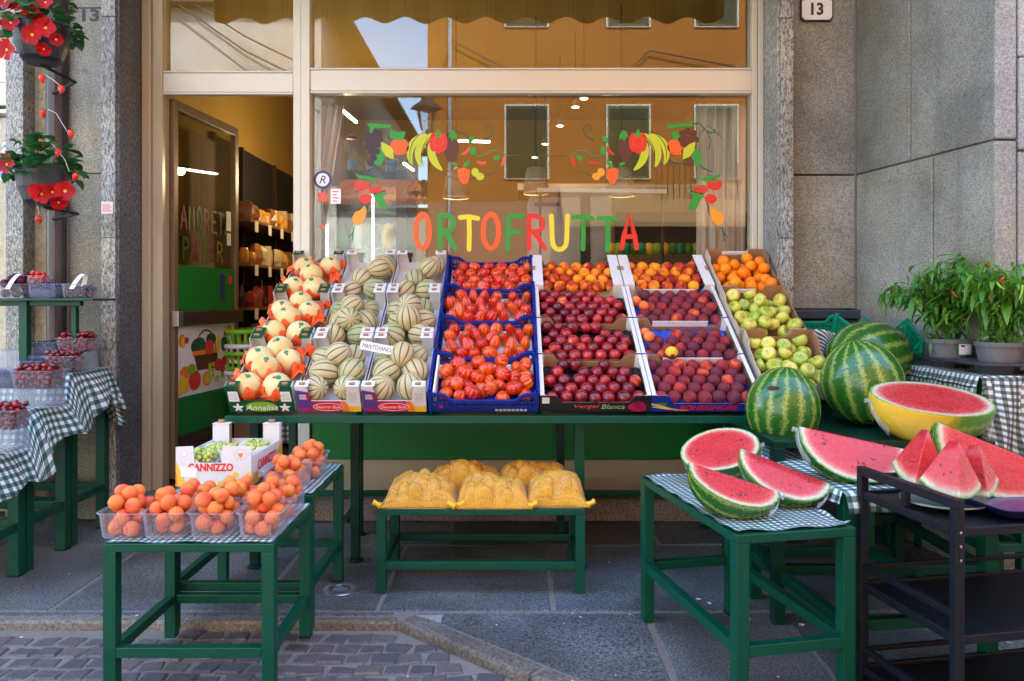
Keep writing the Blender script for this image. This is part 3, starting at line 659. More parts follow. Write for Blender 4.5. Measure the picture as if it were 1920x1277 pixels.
for side in (0, 1):
    mm = (lambda p: mir(p, 1009)) if side else (lambda p: p)
    pr = lambda n_, ps, c, l=0, w=None: gprint(n_, [mm(p) for p in ps], P[c], l, w)
    pr('painted_vine', [[(684, 322), (700, 315), (712, 305), (730, 308), (750, 306), (765, 300)]], 'dgreen', 0, .008)
    pr('painted_vine', [[(838, 252), (856, 245), (874, 252), (884, 268)], [(905, 262), (918, 256), (926, 243), (916, 233), (908, 240), (912, 246)]], 'dgreen', 0, .007)
    pr('painted_vine', [[(884, 285), (896, 293), (912, 290), (922, 282), (936, 283), (953, 293)]], 'pgreen', 0, .006)
    pr('painted_vine', [[(690, 385), (697, 370), (712, 362), (722, 357)], [(690, 385), (688, 400), (682, 412)]], 'dgreen', 0, .007)
    pr('painted_vine', [[(953, 293), (980, 290), (1008, 295)], [(815, 318), (835, 328), (852, 336), (878, 337), (905, 330), (930, 322)]], 'dgreen', 0, .004)
    pr('painted_leaf', [leafp(742, 262, 22, 16, R(-115)), leafp(742, 262, 24, 16, R(-40))], 'green', 1)
    pr('painted_orange', [circ(749, 275, 18, 16)], 'orange', 1)
    pr('painted_lemon', [[(714, 266), (725, 270), (737, 280), (738, 299), (725, 294), (716, 282)]], 'lime' if not side else 'lime', 2)
    pr('painted_leaf', [[(712, 275), (722, 293), (714, 312), (700, 308), (704, 297), (700, 286), (708, 286)]], 'green', 1)
    pr('painted_banana', [crescent(806, 290, 38, 14, R(150), R(262)), crescent(826, 292, 42, 15, R(150), R(258)), crescent(858, 278, 50, 15, R(125), R(205))], 'lime', 1)
    pr('painted_banana', [crescent(815, 290, 47, 1.5, R(155), R(255)), crescent(834, 292, 44, 1.5, R(150), R(250))], 'black', 2)
    pr('painted_pepper', [circ(813, 267, 8, 18), circ(831, 267, 8, 18), circ(822, 268, 9, 21)], 'red', 2)
    pr('painted_pepper', [crescent(822, 266, 9, 1.5, R(100), R(260)), crescent(822, 266, 9, 1.5, R(-80), R(80))], 'orange', 3)
    pr('painted_leaf', [[(818, 253), (819, 243), (824, 243), (826, 252), (831, 256), (816, 257)]], 'green', 3)
    pr('painted_aubergine', [circ(846, 276, 14, 28, wob=.04)], 'brown', 0)
    pr('painted_leaf', [[(840, 257), (843, 247), (850, 244), (857, 254), (856, 263), (851, 259), (848, 266), (845, 259)]], 'green', 3)
    pr('painted_leaf', [leafp(878, 268, 18, 10, R(-50)), leafp(885, 291, 18, 13, R(-80)), leafp(925, 300, 15, 10, R(-30)), leafp(858, 310, 14, 7, R(-160)), leafp(868, 316, 22, 8, R(-50))], 'green', 2)
    pr('painted_chili', [crescent(862, 272, 18, 6, R(10), R(80)), crescent(905, 290, 16, 6, R(60), R(130)), crescent(928, 298, 17, 6, R(-20), R(50))], 'red' if side else 'salmon', 2)
    pr('painted_carrot', [[(858, 318), (868, 314), (881, 318), (880, 335), (874, 346), (866, 344), (860, 334)]], 'orange', 1)
    pr('painted_plum', [circ(891, 323, 7, 8), circ(900, 331, 8, 7)], 'amber' if side else 'lime', 1)
    pr('painted_leaf', [[(664, 324), (676, 329), (690, 330), (704, 334), (716, 334), (700, 339), (684, 338), (672, 334)], [(697, 362), (704, 374), (712, 392), (728, 394), (722, 378), (718, 368), (728, 360), (714, 362)]], 'green', 1)
    pr('painted_tomato', [circ(678, 346, 14, 11), circ(703, 355, 12, 9), circ(685, 373, 11, 9)], 'red', 1)
    pr('painted_leaf', [[(670, 336), (678, 339), (690, 336), (684, 342), (678, 341), (672, 342)], [(695, 347), (703, 349), (712, 346), (706, 352), (698, 351)]], 'pgreen', 2)
    pr('painted_pear', [[(684, 385), (688, 396), (684, 412), (674, 423), (663, 420), (660, 408), (666, 398), (676, 394)]], 'amber', 1)
    pr('painted_vine', [[(664, 426), (662, 436), (655, 444)], [(662, 436), (660, 452)]], 'pgreen' if not side else 'dgreen', 1, .008)
    pr('painted_vine', [[(686, 318), (672, 300), (660, 284), (654, 262)] if not side else [(715, 275), (705, 250), (690, 235), (675, 250), (665, 258), (672, 248)]], 'dgreen', 0, .006)
pg = [circ(x, y, 7, 6.5) for x, y in ((690, 250), (700, 246), (710, 250), (694, 262), (704, 260), (699, 273), (708, 270), (690, 274), (698, 284), (706, 284), (700, 296), (695, 305), (686, 262), (712, 262))]
gprint('painted_grapes', pg, P['purple'], 1); gprint('painted_grapes', [mir(p, 995) for p in pg], P['brown'], 1)
gprint('painted_stalk', [[(688, 233), (698, 231), (734, 234), (734, 241), (702, 240), (697, 250), (692, 249), (694, 240)]], P['green'], 2)
gprint('painted_stalk', [[(1250, 235), (1300, 229), (1302, 236), (1252, 242)]], P['green'], 2)
gprint('painted_vine', [[(1298, 232), (1312, 232), (1322, 243), (1332, 250), (1341, 248), (1340, 242)], [(1326, 248), (1332, 262), (1329, 279)]], P['dgreen'], 2, .008)
# stickers on the pane
def stick(name, x0, y0, x1, y1, mat, layer=0): return gprint(name, [[(x0, y1), (x1, y1), (x1, y0), (x0, y0)]], mat, layer)
gprint('round_sticker', [circ(605, 337, 17, n=28)], P['navy'], 0); gprint('round_sticker', [circ(605, 337, 12.5, n=28)], P['white'], 1)
c_ = gpt(605, 337); o = lettering('sticker_letter', 'R', .045, .055, P['black'], sf, Matrix.Translation((0, -.002, 0)) @ front(c_[0], YG, c_[1]), shear=.3); W(o)
stick('red_sticker', 596, 361, 613, 378, P['salmon']); stick('notice', 620, 354, 639, 382, P['white'])
for k in range(4): stick('notice_line', 623, 358 + 6 * k, 635 - 3 * (k % 2), 360 + 6 * k, P['salmon'], 1)
stick('notice', 598, 423, 610, 428, P['salmon'])

# curtains behind the pane
def curtain(x0, x1, ztop, zbot, pinch, label, Y=5.75):
    def f(u, v):
        w_ = 1 - pinch * v; c0 = x0 if pinch else x0
        x = x0 + (x1 - x0) * u * w_ if pinch >= 0 else x0
        return (x, Y + .035 * math.sin(u * 30 + 1.5 * math.sin(v * 2)) + .01 * math.sin(u * 67), ztop + (zbot - ztop) * v)
    o = obj('curtain', MB().grid(90, 14, f), M['curtain'], smooth=True, solid=.003); tag(o, label, 'curtain'); return o
curtain(-1.50, -1.24, 2.93, 1.75, .75, 'cream curtain gathered back at the left edge of the display window')
curtain(1.38, 1.73, 2.93, 1.05, 0.0, 'long cream curtain hanging at the right edge of the display window')
o = obj('curtain', MB().grid(60, 10, lambda u, v: (-2.66 + .025 * math.sin(u * 26), 6.38 + .50 * u, 2.9 - 1.5 * v)), M['curtain'], smooth=True, solid=.003); tag(o, 'cream curtain seen through the glass of the open door', 'curtain')

# open door leaf
HX, HY = -2.452, 5.57; dd = Vector((.114, .99, 0)); dl = dd.length; dd.normalize()
door = thing('shop_door', 'bronze framed glass door with green panels swung open into the shop', 'door', (HX, HY, .15))
DM = Matrix(((dd.x, dd.y, 0, HX), (dd.y, -dd.x, 0, HY), (0, 0, 1, 0), (0, 0, 0, 1)))   # local x along leaf, y towards the opening
def DR(name, mb, mats, bevel=.003): o = obj(name, mb, mats, door, bevel); o.matrix_basis = DM; return W(o)
DR('stile', MB().box(0, .055, -.02, .02, .2, 2.94), M['door_brown']); DR('stile', MB().box(dl - .055, dl, -.02, .02, .2, 2.94), M['door_brown'])
DR('top_rail', MB().box(.056, dl - .056, -.02, .02, 2.87, 2.94), M['door_brown']); DR('kick_plate', MB().box(.056, dl - .056, -.018, .018, .2, .49), M['door_dark'])
DR('pane', MB().box(.056, dl - .056, -.003, .003, 1.75, 2.868), M['glass'], 0)
DR('upper_panel', MB().box(.056, dl - .056, -.008, .008, 1.41, 1.748), P['panel'], 0)
DR('push_bar', MB().box(-.0, dl + .01, .022, .055, 1.305, 1.405), M['door_dark']); DR('bar_end', MB().box(-.03, .035, .0225, .07, 1.30, 1.41), M['steel'])
DR('lower_panel', MB().box(.056, dl - .056, -.008, .008, .492, 1.30), P['panel'], 0)
PD = DM @ Matrix.Translation((0, .0095, 0)) @ Matrix(((1, 0, 0, 0), (0, 0, 1, 0), (0, 1, 0, 0), (0, 0, 0, 1)))   # print frame: u along the leaf, v up, z out
def dprint(name, polys, mat, layer=0):
    mb = MB()
    for i_, q in enumerate(polys): mb.poly([(x, y, layer * .0006 + i_ * .00005) for x, y in q])
    o = obj(name, mb, mat, door); o.matrix_basis = PD; return W(o)
dprint('poster', [[(.058, .775), (.94, .775), (.94, 1.298), (.058, 1.298)]], P['white'])
for nm, col, ps, ly in (('poster_basket', 'brown', [[(.28, 1.09), (.68, 1.10), (.62, .95), (.34, .95)]], 2), ('poster_basket', 'porange', [[(.27, 1.10), (.69, 1.11), (.69, 1.07), (.27, 1.065)]], 3),
        ('poster_cabbage', 'dgreen', [disc(.36, 1.13, .11, .075, wob=.06), disc(.78, 1.13, .08, .06, wob=.1), disc(.55, 1.18, .08, .05)], 1), ('poster_pepper', 'red', [disc(.52, 1.12, .07, .06), disc(.30, .88, .09, .075), disc(.66, .97, .06, .05), disc(.76, .99, .05, .04)], 4),
        ('poster_fruit', 'porange', [disc(.16, .95, .07, .05), disc(.48, .875, .07, .055), disc(.83, 1.03, .05, .04), disc(.12, 1.19, .045, .05), disc(.84, 1.24, .05, .045)], 5), ('poster_fruit', 'pyellow', [disc(.12, .88, .05, .06), disc(.17, .85, .05, .05), disc(.48, .875, .055, .042), disc(.66, 1.13, .03, .09), disc(.14, 1.18, .03, .045), disc(.09, .82, .04, .03)], 6),
        ('poster_grapes', 'lime', [disc(.54 + .035 * math.cos(i * 2.1), .93 + .05 * math.sin(i * 1.3), .025, .02) for i in range(8)] + [disc(.64, .86, .04, .03)], 7), ('poster_radish', 'magenta', [disc(.73, .93, .04, .03), disc(.18, 1.19, .03, .025), disc(.78, 1.22, .03, .025)], 7), ('poster_garlic', 'white', [disc(.82, .915, .035, .03), disc(.90, .925, .03, .028)], 8), ('poster_lime', 'limeg', [disc(.73, .885, .03, .025), disc(.25, .97, .06, .04), disc(.87, .96, .03, .02)], 7)):
    dprint(nm, ps, P[col], ly)
mbh = MB(); ribbon_mb(mbh, arc(.47, 1.10, .15, .155, 0, PI, 14), .014, .0006); o = obj('poster_basket_handle', mbh, P['brown'], door); o.matrix_basis = PD; W(o)
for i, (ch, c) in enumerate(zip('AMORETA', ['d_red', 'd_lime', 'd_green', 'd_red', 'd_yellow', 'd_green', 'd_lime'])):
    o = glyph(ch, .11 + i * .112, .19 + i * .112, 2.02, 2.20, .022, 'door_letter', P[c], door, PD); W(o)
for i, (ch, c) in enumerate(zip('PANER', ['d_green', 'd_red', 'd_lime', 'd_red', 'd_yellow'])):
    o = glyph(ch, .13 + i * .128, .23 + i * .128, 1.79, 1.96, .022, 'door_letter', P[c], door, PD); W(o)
dprint('door_sticker', [[(.80, 2.06), (.88, 2.06), (.88, 2.22), (.80, 2.22)], [(.81, 1.94), (.88, 1.94), (.88, 2.04), (.81, 2.04)]], P['white'], 1)
dprint('door_sticker', [[(.70, 1.48), (.78, 1.48), (.78, 1.70), (.70, 1.70)]], P['navy'], 1); dprint('door_sticker', [[(.84, 1.62), (.89, 1.62), (.89, 1.69), (.84, 1.69)]], P['red'], 1)

# stickers / plates on the stone
o = obj('paper_notice', MB().box(-2.708, -2.632, 5.0975, 5.0995, 2.06, 2.14), M['paper']); tag(o, 'small white notice with red print stuck on the left pilaster', 'sticker')
for k in range(4): W(obj('notice_line', MB().box(-2.70, -2.65 + .01 * (k % 2), 5.0965, 5.0974, 2.115 - .013 * k, 2.12 - .013 * k), P['salmon'], o))
pl = thing('house_number_plate', 'white enamel plate with black number 13 on the right stone wall', 'house number', (2.08, 5.28, 3.475))
def octo(w, h, c): return [(-w + c, -h), (w - c, -h), (w, -h + c), (w, h - c), (w - c, h), (-w + c, h), (-w, h - c), (-w, -h + c)]
Mx = Matrix.Rotation(R(90), 4, 'X')
o = obj('rim', MB().prism(octo(.112, .082, .022), -.012, .004), M['ink'], pl, .003); o.matrix_basis = Mx
o = obj('plate', MB().prism(octo(.103, .073, .02), .0041, .009), simple('enamel', (.68, .67, .6), .25, var=.1), pl, .002); o.matrix_basis = Mx
lettering('number', '13', .085, .085, M['ink'], pl, Matrix.Translation((0, -.0105, 0)) @ Mx, bold=.035)
obj('screw', MB().prism(disc(-.085, .055, .006, n=8), -.011, -.009, axis='y'), M['steel'], pl)

# downpipe and neighbour's window
dp = thing('downpipe', 'dark brown metal downpipe running up the wall behind the hanging flowers', 'downpipe', (-3.06, 5.2, 0))
obj('pipe', MB().tube([(0, 0, 0), (0, 0, 1.12)], .068, 20).tube([(0, 0, 1.12), (0, 0, 2.1)], .062, 20).tube([(0, 0, 2.1), (0, 0, 4.5)], .066, 20), simple('brown_pipe', (.055, .045, .045), .35, .3, var=.4, nscale=5), dp, smooth=False)
obj('collar', MB().lathe([(.075, 1.1), (.078, 1.12), (.075, 1.15)], 20).lathe([(.075, 2.09), (.078, 2.11), (.075, 2.14)], 20), M['door_dark'], dp)
nw = thing('neighbour_window', 'cream framed shop window with pale lettering at the far left edge', 'window', (-4.2, 5.5, 0))
nb = lambda n_, mb, m_: W(obj(n_, mb, m_, nw, .004))
nb('frame', MB().box(-5.2, -3.43, 5.44, 5.52, 2.86, 3.02).box(-5.2, -3.43, 5.42, 5.52, 2.80, 2.83).box(-3.50, -3.43, 5.46, 5.52, .15, 2.8), M['alu_lt'])
nb('upper_panel', MB().box(-5.2, -3.43, 5.47, 5.52, 3.03, 3.35), M['alu_lt']); nb('lintel', MB().box(-5.2, -3.43, 5.35, 5.52, 3.36, 4.4), M['plaster_grey'])
nb('pane', MB().box(-5.2, -3.5, 5.49, 5.495, .9, 2.8), M['glass']); nb('base', MB().box(-5.2, -3.43, 5.45, 5.56, 0, .9), M['tan_strip']); nb('backdrop', MB().box(-5.2, -3.43, 5.58, 5.6, .9, 2.8), M['tan_strip'])
for s_, w_, x, z, m_ in (('al', .13, -3.555, 2.59, 'cream'), ('do', .155, -3.57, 2.40, 'cream')):
    for q, (mm_, off) in enumerate((('cyan', .010), (m_, 0))):
        o = lettering('window_letters', s_, w_, .135, P[mm_], nw, front(x + off, 5.487 - .002 * q, z - off), bold=.008); W(o)

# awning over the shopfront
aw = thing('awning', 'olive striped awning with a scalloped valance over the shopfront', 'awning', (0, 5.1, 4.45))
t = NT('striped_awning_cloth'); sp = t.n('SeparateXYZ', None, Vector=t.obj()); fx = t.math('FRACT', t.math('MULTIPLY', sp.outputs[0], 2.7))
t.set(col=t.ramp(fx, [(0, (.55, .50, .18)), (.36, (.02, .035, .01)), (.42, (.5, .5, .3)), (.45, (.02, .035, .01)), (.52, (.5, .5, .3)), (.55, (.02, .035, .01))], 'CONSTANT'), rough=.9)
tl = t.n('BsdfTranslucent', None, Color=(.3, .3, .1, 1)); mx = t.n('MixShader', None, _0=.2, _1=t.b.outputs[0], _2=tl.outputs[0]); t.put(t.out.inputs[0], mx.outputs[0]); M['awning'] = t.m
W(obj('canvas', MB().grid(20, 4, lambda u, v: (-2.70 + 4.62 * u, 5.1 - 1.1 * v, 4.50 - .26 * v - .03 * math.sin(PI * v))), M['awning'], aw, solid=.003))
W(obj('valance', MB().grid(160, 3, lambda u, v: (-2.70 + 4.62 * u, 3.995 + .008 * math.sin(u * 40), 4.235 - v * (.215 + .03 * math.sin(u * 4.62 * 2 * PI / .365)))), M['awning'], aw, solid=.003))
W(obj('front_bar', MB().tube([(-2.7, 3.99, 4.25), (1.92, 3.99, 4.25)], .022), M['door_dark'], aw))
for x in (-2.5, 1.85): W(obj('arm', MB().tube([(x, 5.1, 4.3), (x - .3 * (1 if x > 0 else -1), 4.5, 4.26), (x, 3.99, 4.25)], .016), M['door_dark'], aw))

# ------------------------------------------------------------------ buildings across the street (seen in the window's reflection)
oz = thing('orange_house', 'sunlit orange house across the street, mirrored in the shop window', 'building', (2, -5.3, 0))
t = NT('orange_render'); n = t.noise(t.obj(), 1.6, 6, .65); zz = t.n('SeparateXYZ', None, Vector=t.obj()).outputs[2]
lo = t.math('LESS_THAN', zz, 3.55)
t.set(col=t.mix(lo, t.mix(n, (.27, .085, .008), (.36, .13, .016)), t.mix(n, (.30, .14, .085), (.36, .18, .11))), rough=.9); M['orange_wall'] = t.m
def H(name, mb, m_, bevel=0, par=oz): return W(obj(name, mb, m_, par, bevel))
H('wall', MB().box(-1.78, 14, -12, -5.3, 0, 11), M['orange_wall']); H('roof', MB().box(-2.1, 14.4, -12.3, -4.9, 11, 11.3), M['wood'])
for zc in (4.05, 7.25):
    for xc in (-.14 + .45, 2.0 + .45, 4.3, 6.6, 9):
        f_ = H('window', MB().box(xc - .47, xc + .47, -5.30, -5.26, zc - .04, zc + 1.54), M['cream_paper'])
        W(obj('shutter', MB().box(xc - .43, xc + .43, -5.259, -5.235, zc, zc + 1.5), simple('dark_green_shutter', (.02, .035, .02), .6) if xc < 1 else simple('olive_shutter', (.10, .11, .03), .6), f_))
        mb = MB()
        for k in range(22): mb.box(xc - .40, xc + .40, -5.234, -5.22, zc + .04 + k * .065, zc + .075 + k * .065)
        W(obj('slats', mb, M['green_dk'], f_))
H('drainpipe', MB().tube([(-1.3, -5.2, 0), (-1.3, -5.2, 11)], .05), M['steel'])
H('cable', MB().tube([(-1.7, -5.2, 5.6), (-1.25, -5.2, 6.9), (.2, -5.2, 6.15), (2.3, -5.2, 6.15), (2.9, -5.2, 6.7), (6, -5.2, 6.1)], .02), M['ink'])
mb = MB().box(2.9, 4.6, -5.3, -4.7, 3.3, 3.4).tube([(2.9, -4.72, 4.25), (4.6, -4.72, 4.25)], .018)
for k in range(15): mb.tube([(2.93 + k * .118, -4.72, 3.4), (2.93 + k * .118, -4.72, 4.25)], .009, 6)
H('balcony', mb, M['ink'])
H('ground_awning', MB().prism([(-4.0, 3.0), (-5.25, 3.9), (-5.25, 3.8), (-4.0, 2.9)], 1.0, 7.5, mat=Matrix(((0, 0, 1, 0), (1, 0, 0, 0), (0, 1, 0, 0), (0, 0, 0, 1)))), simple('brown_awning', (.30, .17, .07), .8))
H('shop_opening', MB().box(1.2, 3.8, -5.33, -5.28, 0, 2.6).box(5, 7, -5.33, -5.28, 0, 2.6), M['dark'])
wh = thing('white_house', 'white plastered house down the side street, mirrored in the glass', 'building', (-8, -5.2, 0))
t = NT('white_render'); n = t.noise(t.obj(), 1.2, 6, .7); t.set(col=t.ramp(n, [(.3, (.42, .39, .33)), (.6, (.60, .57, .50)), (.75, (.30, .20, .13))]), rough=.9); M['white_wall'] = t.m
H('wall', MB().box(-16, -4.0, -22, -5.2, 0, 7.6), M['white_wall'], 0, wh)
H('roof', MB().prism([(-16.4, 7.6), (-3.55, 7.62), (-3.55, 7.72), (-10, 10.2), (-16.4, 7.8)], 0, 17.4, mat=Matrix(((1, 0, 0, 0), (0, 0, 1, -22.3), (0, 1, 0, 0), (0, 0, 0, 1)))), simple('dark_roof_tiles', (.13, .08, .055), .9), 0, wh)
for xc, zc in ((-6.2, 4.3), (-9, 4.3), (-6.2, 1.2)):
    f_ = H('window', MB().box(xc - .45, xc + .45, -5.21, -5.17, zc, zc + 1.4), M['dark'], 0, wh); W(obj('shutter', MB().box(xc - .9, xc - .46, -5.169, -5.13, zc, zc + 1.4).box(xc + .46, xc + .9, -5.169, -5.13, zc, zc + 1.4), M['green_dk'], f_))
mb = MB()
H('lean_to', MB().box(-3.98, -1.8, -7.5, -5.6, 0, 3.45), M['white_wall'], 0, wh)
for k in range(16): mb.tube([(-3.95 + k * .14, -7.6, 4.3), (-3.95 + k * .14, -5.35, 3.55)], .075, 8)
H('roof_tiles', mb, simple('terracotta', (.48, .20, .11), .9), 0, wh)
H('cable', MB().tube([(-7.5, -5.0, 8.2), (-5.5, -4.9, 6.9), (-3.5, -4.8, 5.9)], .018).tube([(-7.5, -5.0, 8.0), (-5.5, -4.9, 6.6), (-3.5, -4.8, 5.6)], .018), M['ink'], 0, wh)
lamp = thing('street_lamp', 'four-sided lantern street lamp on a bracket, mirrored left of the orange wall', 'street lamp', (-1.72, -4.6, 4.9))
cone = lambda r0, r1, z0, z1: MB().lathe([(r0, z0), (r1, z1)], 4)
obj('cage', MB().bar((-.1, -.1, 0), (-.17, -.17, .42), .02).bar((.1, -.1, 0), (.17, -.17, .42), .02).bar((-.1, .1, 0), (-.17, .17, .42), .02).bar((.1, .1, 0), (.17, .17, .42), .02), M['door_dark'], lamp)
obj('cap', MB().lathe([(.33, .42), (.31, .46), (.12, .60), (.10, .68), (.03, .74)], 4), M['dark_pot'], lamp); obj('panes', cone(.13, .225, .01, .41), M['jar'], lamp)
obj('bracket', MB().tube([(0, 0, 0), (0, 0, -.3), (0, -.35, -.45), (0, -.7, -.4)], .02), M['door_dark'], lamp)
# the shaded far side of the street, closing the view along it
for x0, x1, lab in ((-30, -16.6, 'tall plain beige house closing the street at the left'), (14.8, 28, 'tall plain beige house closing the street at the right')):
    e = obj('street_house', MB().box(x0, x1, -14, 2.5 if x0 > 0 else 1, 0, 9.5), M['plaster_grey']); tag(e, lab, 'building', 'houses closing the street')

# ================================================================== INSIDE THE SHOP
def lathe_thing(name, prof, m_, label, cat, loc, group=None, n=16, rad=None):
    o = obj(name, MB().lathe(prof, n, rad=rad), m_, smooth=True, loc=loc); tag(o, label, cat, group); return o
cab = thing('display_fridge', 'black glass fronted drinks fridge behind the left of the window', 'fridge', (-1.2, 6.4, .15))
cb = lambda n_, mb, m_, b=0: W(obj(n_, mb, m_, cab, b))
cb('frame', MB().box(-1.56, -1.50, 6.2, 6.8, .15, 2.53).box(-.93, -.84, 6.2, 6.8, .15, 2.53).box(-1.5, -.93, 6.2, 6.8, 2.40, 2.53).box(-1.5, -.93, 6.2, 6.8, .15, .8), M['blackish'], .004)
cb('back', MB().box(-1.5, -.93, 6.7, 6.75, .8, 2.4), M['fridge_white'])
cb('light_strip', MB().box(-1.497, -1.485, 6.24, 6.25, 1.2, 2.1), M['led']); cb('light_strip', MB().box(-1.13, -1.115, 6.24, 6.25, 1.4, 2.38), M['led'])
for z in (1.2, 1.55, 1.9, 2.2): cb('shelf', MB().box(-1.495, -.935, 6.3, 6.7, z, z + .012), M['frost'])
cb('pane', MB().box(-1.5, -.93, 6.205, 6.21, .8, 2.4), M['glass'])
for i, z in enumerate((1.212, 1.562, 1.912)):
    for j in range(4):
        nm = ['leafy bunch', 'yellow bag', 'green bottle', 'pale tub'][(i + j) % 4]
        o = lathe_thing('packed_good', [(.0, 0), (.055, .01), (.06, .12), (.04, .2), (.0, .22)], [M['leaf2'], P['pyellow'], P['pgreen'], M['white_plastic']][(i + j) % 4], '%s on the %s shelf of the fridge, %s from the left' % (nm, ['bottom', 'middle', 'top'][i], ORD[j]), 'groceries', (-1.42 + j * .13, 6.45, z), 'goods in the black fridge', 10)
for i in range(4):
    j = thing('glass_jar', 'round glass jar on top of the black fridge, %s from the left' % ORD[i], 'jar', (-1.46 + i * .16, 6.3, 2.531), group='jars on the black fridge')
    obj('bowl', MB().lathe([(.05, 0), (.05, .1), (.03, .13), (.065, .18), (.07, .22), (.045, .27)], 18, cap=False), M['jar'], j, smooth=True); obj('lid', MB().lathe([(.05, .272), (.03, .30), (.0, .31)], 14), M['wood'], j, smooth=True)
    obj('filling', MB().lathe([(.0, .004), (.045, .005), (.045, .09), (.0, .10)], 12), P['cyan'], j)
wf = thing('white_fridge', 'white display fridge with dark handles behind the middle of the window', 'fridge', (.5, 7.1, .15))
wb = lambda n_, mb, m_, b=0: W(obj(n_, mb, m_, wf, b))
wb('body', MB().box(.15, .62, 6.95, 7.5, .15, 2.42), M['fridge_white'], .01); wb('body', MB().box(.70, .90, 6.95, 7.5, .15, 2.42), M['fridge_white'], .01); wb('divider', MB().box(.621, .699, 6.93, 7.5, .15, 2.45), M['blackish'])
wb('handle', MB().box(.20, .42, 6.90, 6.93, 2.33, 2.36), M['ink']); wb('top', MB().box(.05, 1.0, 6.85, 7.5, 2.46, 2.52), M['steel'])
cs = thing('canopy_shelf', 'pale glass canopy slanting over the counter at the right', 'shelf', (.9, 6.3, 2.4))
W(obj('panel', MB().prism([(.20, 6.2), (1.20, 6.0), (1.20, 6.4), (.20, 6.6)], 2.36, 2.385), M['frost'], cs)); W(obj('edge', MB().bar((.20, 6.19, 2.37), (1.20, 5.99, 2.33), .03), M['fridge_white'], cs)); W(obj('post', MB().box(1.18, 1.20, 6.1, 6.12, .15, 2.35).box(.22, .24, 6.3, 6.32, .15, 2.35), M['blackish'], cs))
ps = thing('produce_counter', 'dark tiered produce counter heaped with greens behind the window', 'counter', (1.3, 6.4, .15))
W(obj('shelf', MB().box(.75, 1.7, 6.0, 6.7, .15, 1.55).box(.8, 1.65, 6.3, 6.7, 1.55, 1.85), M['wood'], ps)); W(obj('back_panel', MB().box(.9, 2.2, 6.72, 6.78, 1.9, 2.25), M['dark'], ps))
for i in range(26):
    gx, gz = .82 + (i % 13) * .065, 1.56 if i < 13 else 1.86
    c = [('green pepper', M['chili_g']), ('lettuce head', M['leaf']), ('yellow lemon', P['pyellow']), ('courgette', P['pgreen'])][(i * 7 // 3) % 4]
    lathe_thing('vegetable', [(.0, -.04), (.035, -.02), (.045, .02), (.03, .06), (.0, .07)], c[1], '%s on the %s tier of the inside counter, %s from the left' % (c[0], 'lower' if i < 13 else 'upper', ORD[i % 13]), 'vegetable', (gx, 6.2 if i < 13 else 6.45, gz + .04), 'vegetables on the inside counter', 8)
for i, (px, py, Y) in enumerate(((855, 350, 6.6), (1005, 342, 6.6), (1165, 345, 6.3))):
    p = U(px, py, Y); L = thing('pendant_lamp', ['wicker pendant lamp hanging behind the left letters of the window', 'wicker pendant lamp hanging in the middle of the window', 'wicker pendant lamp hanging behind the right bananas'][i], 'lamp', p, group='wicker pendant lamps')
    obj('shade', MB().lathe([(.03, .13), (.075, .12), (.09, .05), (.11, -.09)], 20, cap=False), M['wicker'], L, smooth=True, solid=.004); obj('cord', MB().tube([(0, 0, .12), (0, 0, 3.9 - p.z)], .004, 6), M['ink'], L)
    obj('rim', MB().lathe([(.108, -.10), (.112, -.085)], 20, cap=False), M['tube'] if i == 9 else P['cream'], L)
    obj('bulb', MB().lathe([(.0, -.02), (.02, 0), (.02, .03), (.0, .05)], 10), M['bulb'], L)
for i, (px, py, Y) in enumerate(((1079, 202, 7.0), (1095, 186, 6.6), (1050, 237, 7.6), (1022, 271, 8.2), (1003, 296, 8.8))):
    p = U(px, py, Y); L = thing('spot_lamp', 'small lit spot lamp on the shop ceiling, %s from the window' % ORD[[1, 0, 2, 3, 4][i]], 'lamp', p, group='spot lamps on the ceiling')
    obj('head', MB().lathe([(.015, .07), (.03, .05), (.038, .005)], 12, cap=False), M['steel'], L); obj('bulb', MB().lathe([(.0, 0), (.026, .002), (.0, .012)], 12), M['bulb'], L); obj('rod', MB().tube([(0, 0, .06), (0, 0, max(.1, 3.9 - p.z))], .004, 6), M['ink'], L)
for i, (a, b) in enumerate((((641, 206, 6.3), (668, 229, 6.9)), ((757, 306, 7.5), (775, 319, 8.2)), ((860, 264, 7.0), (918, 266, 7.2)))):
    pa, pb = U(*a), U(*b); e = obj('tube_light', MB().bar(pa, pb, .02), M['tube']); tag(e, ['bright tube light slanting beside the left curtain', 'short tube light above the lemon painting', 'long tube light right of the painted pepper'][i], 'lamp', 'tube lights in the shop')
for i, (x, y, z) in enumerate(((-.6, 8.2, 2.9), (1.0, 8.0, 2.9), (-1.7, 7.6, 2.7))):  # last light is added to brighten the wall shelves; no lamp hangs there
    ld = bpy.data.lights.new('lamp_and_fill_light', 'POINT'); ld.energy = [.35, .35, 4.0][i]; ld.color = (1, .72, .38); ld.shadow_soft_size = .035; lo_ = bpy.data.objects.new('lamp_and_fill_light', ld); C.objects.link(lo_); lo_.location = (x, y, z)
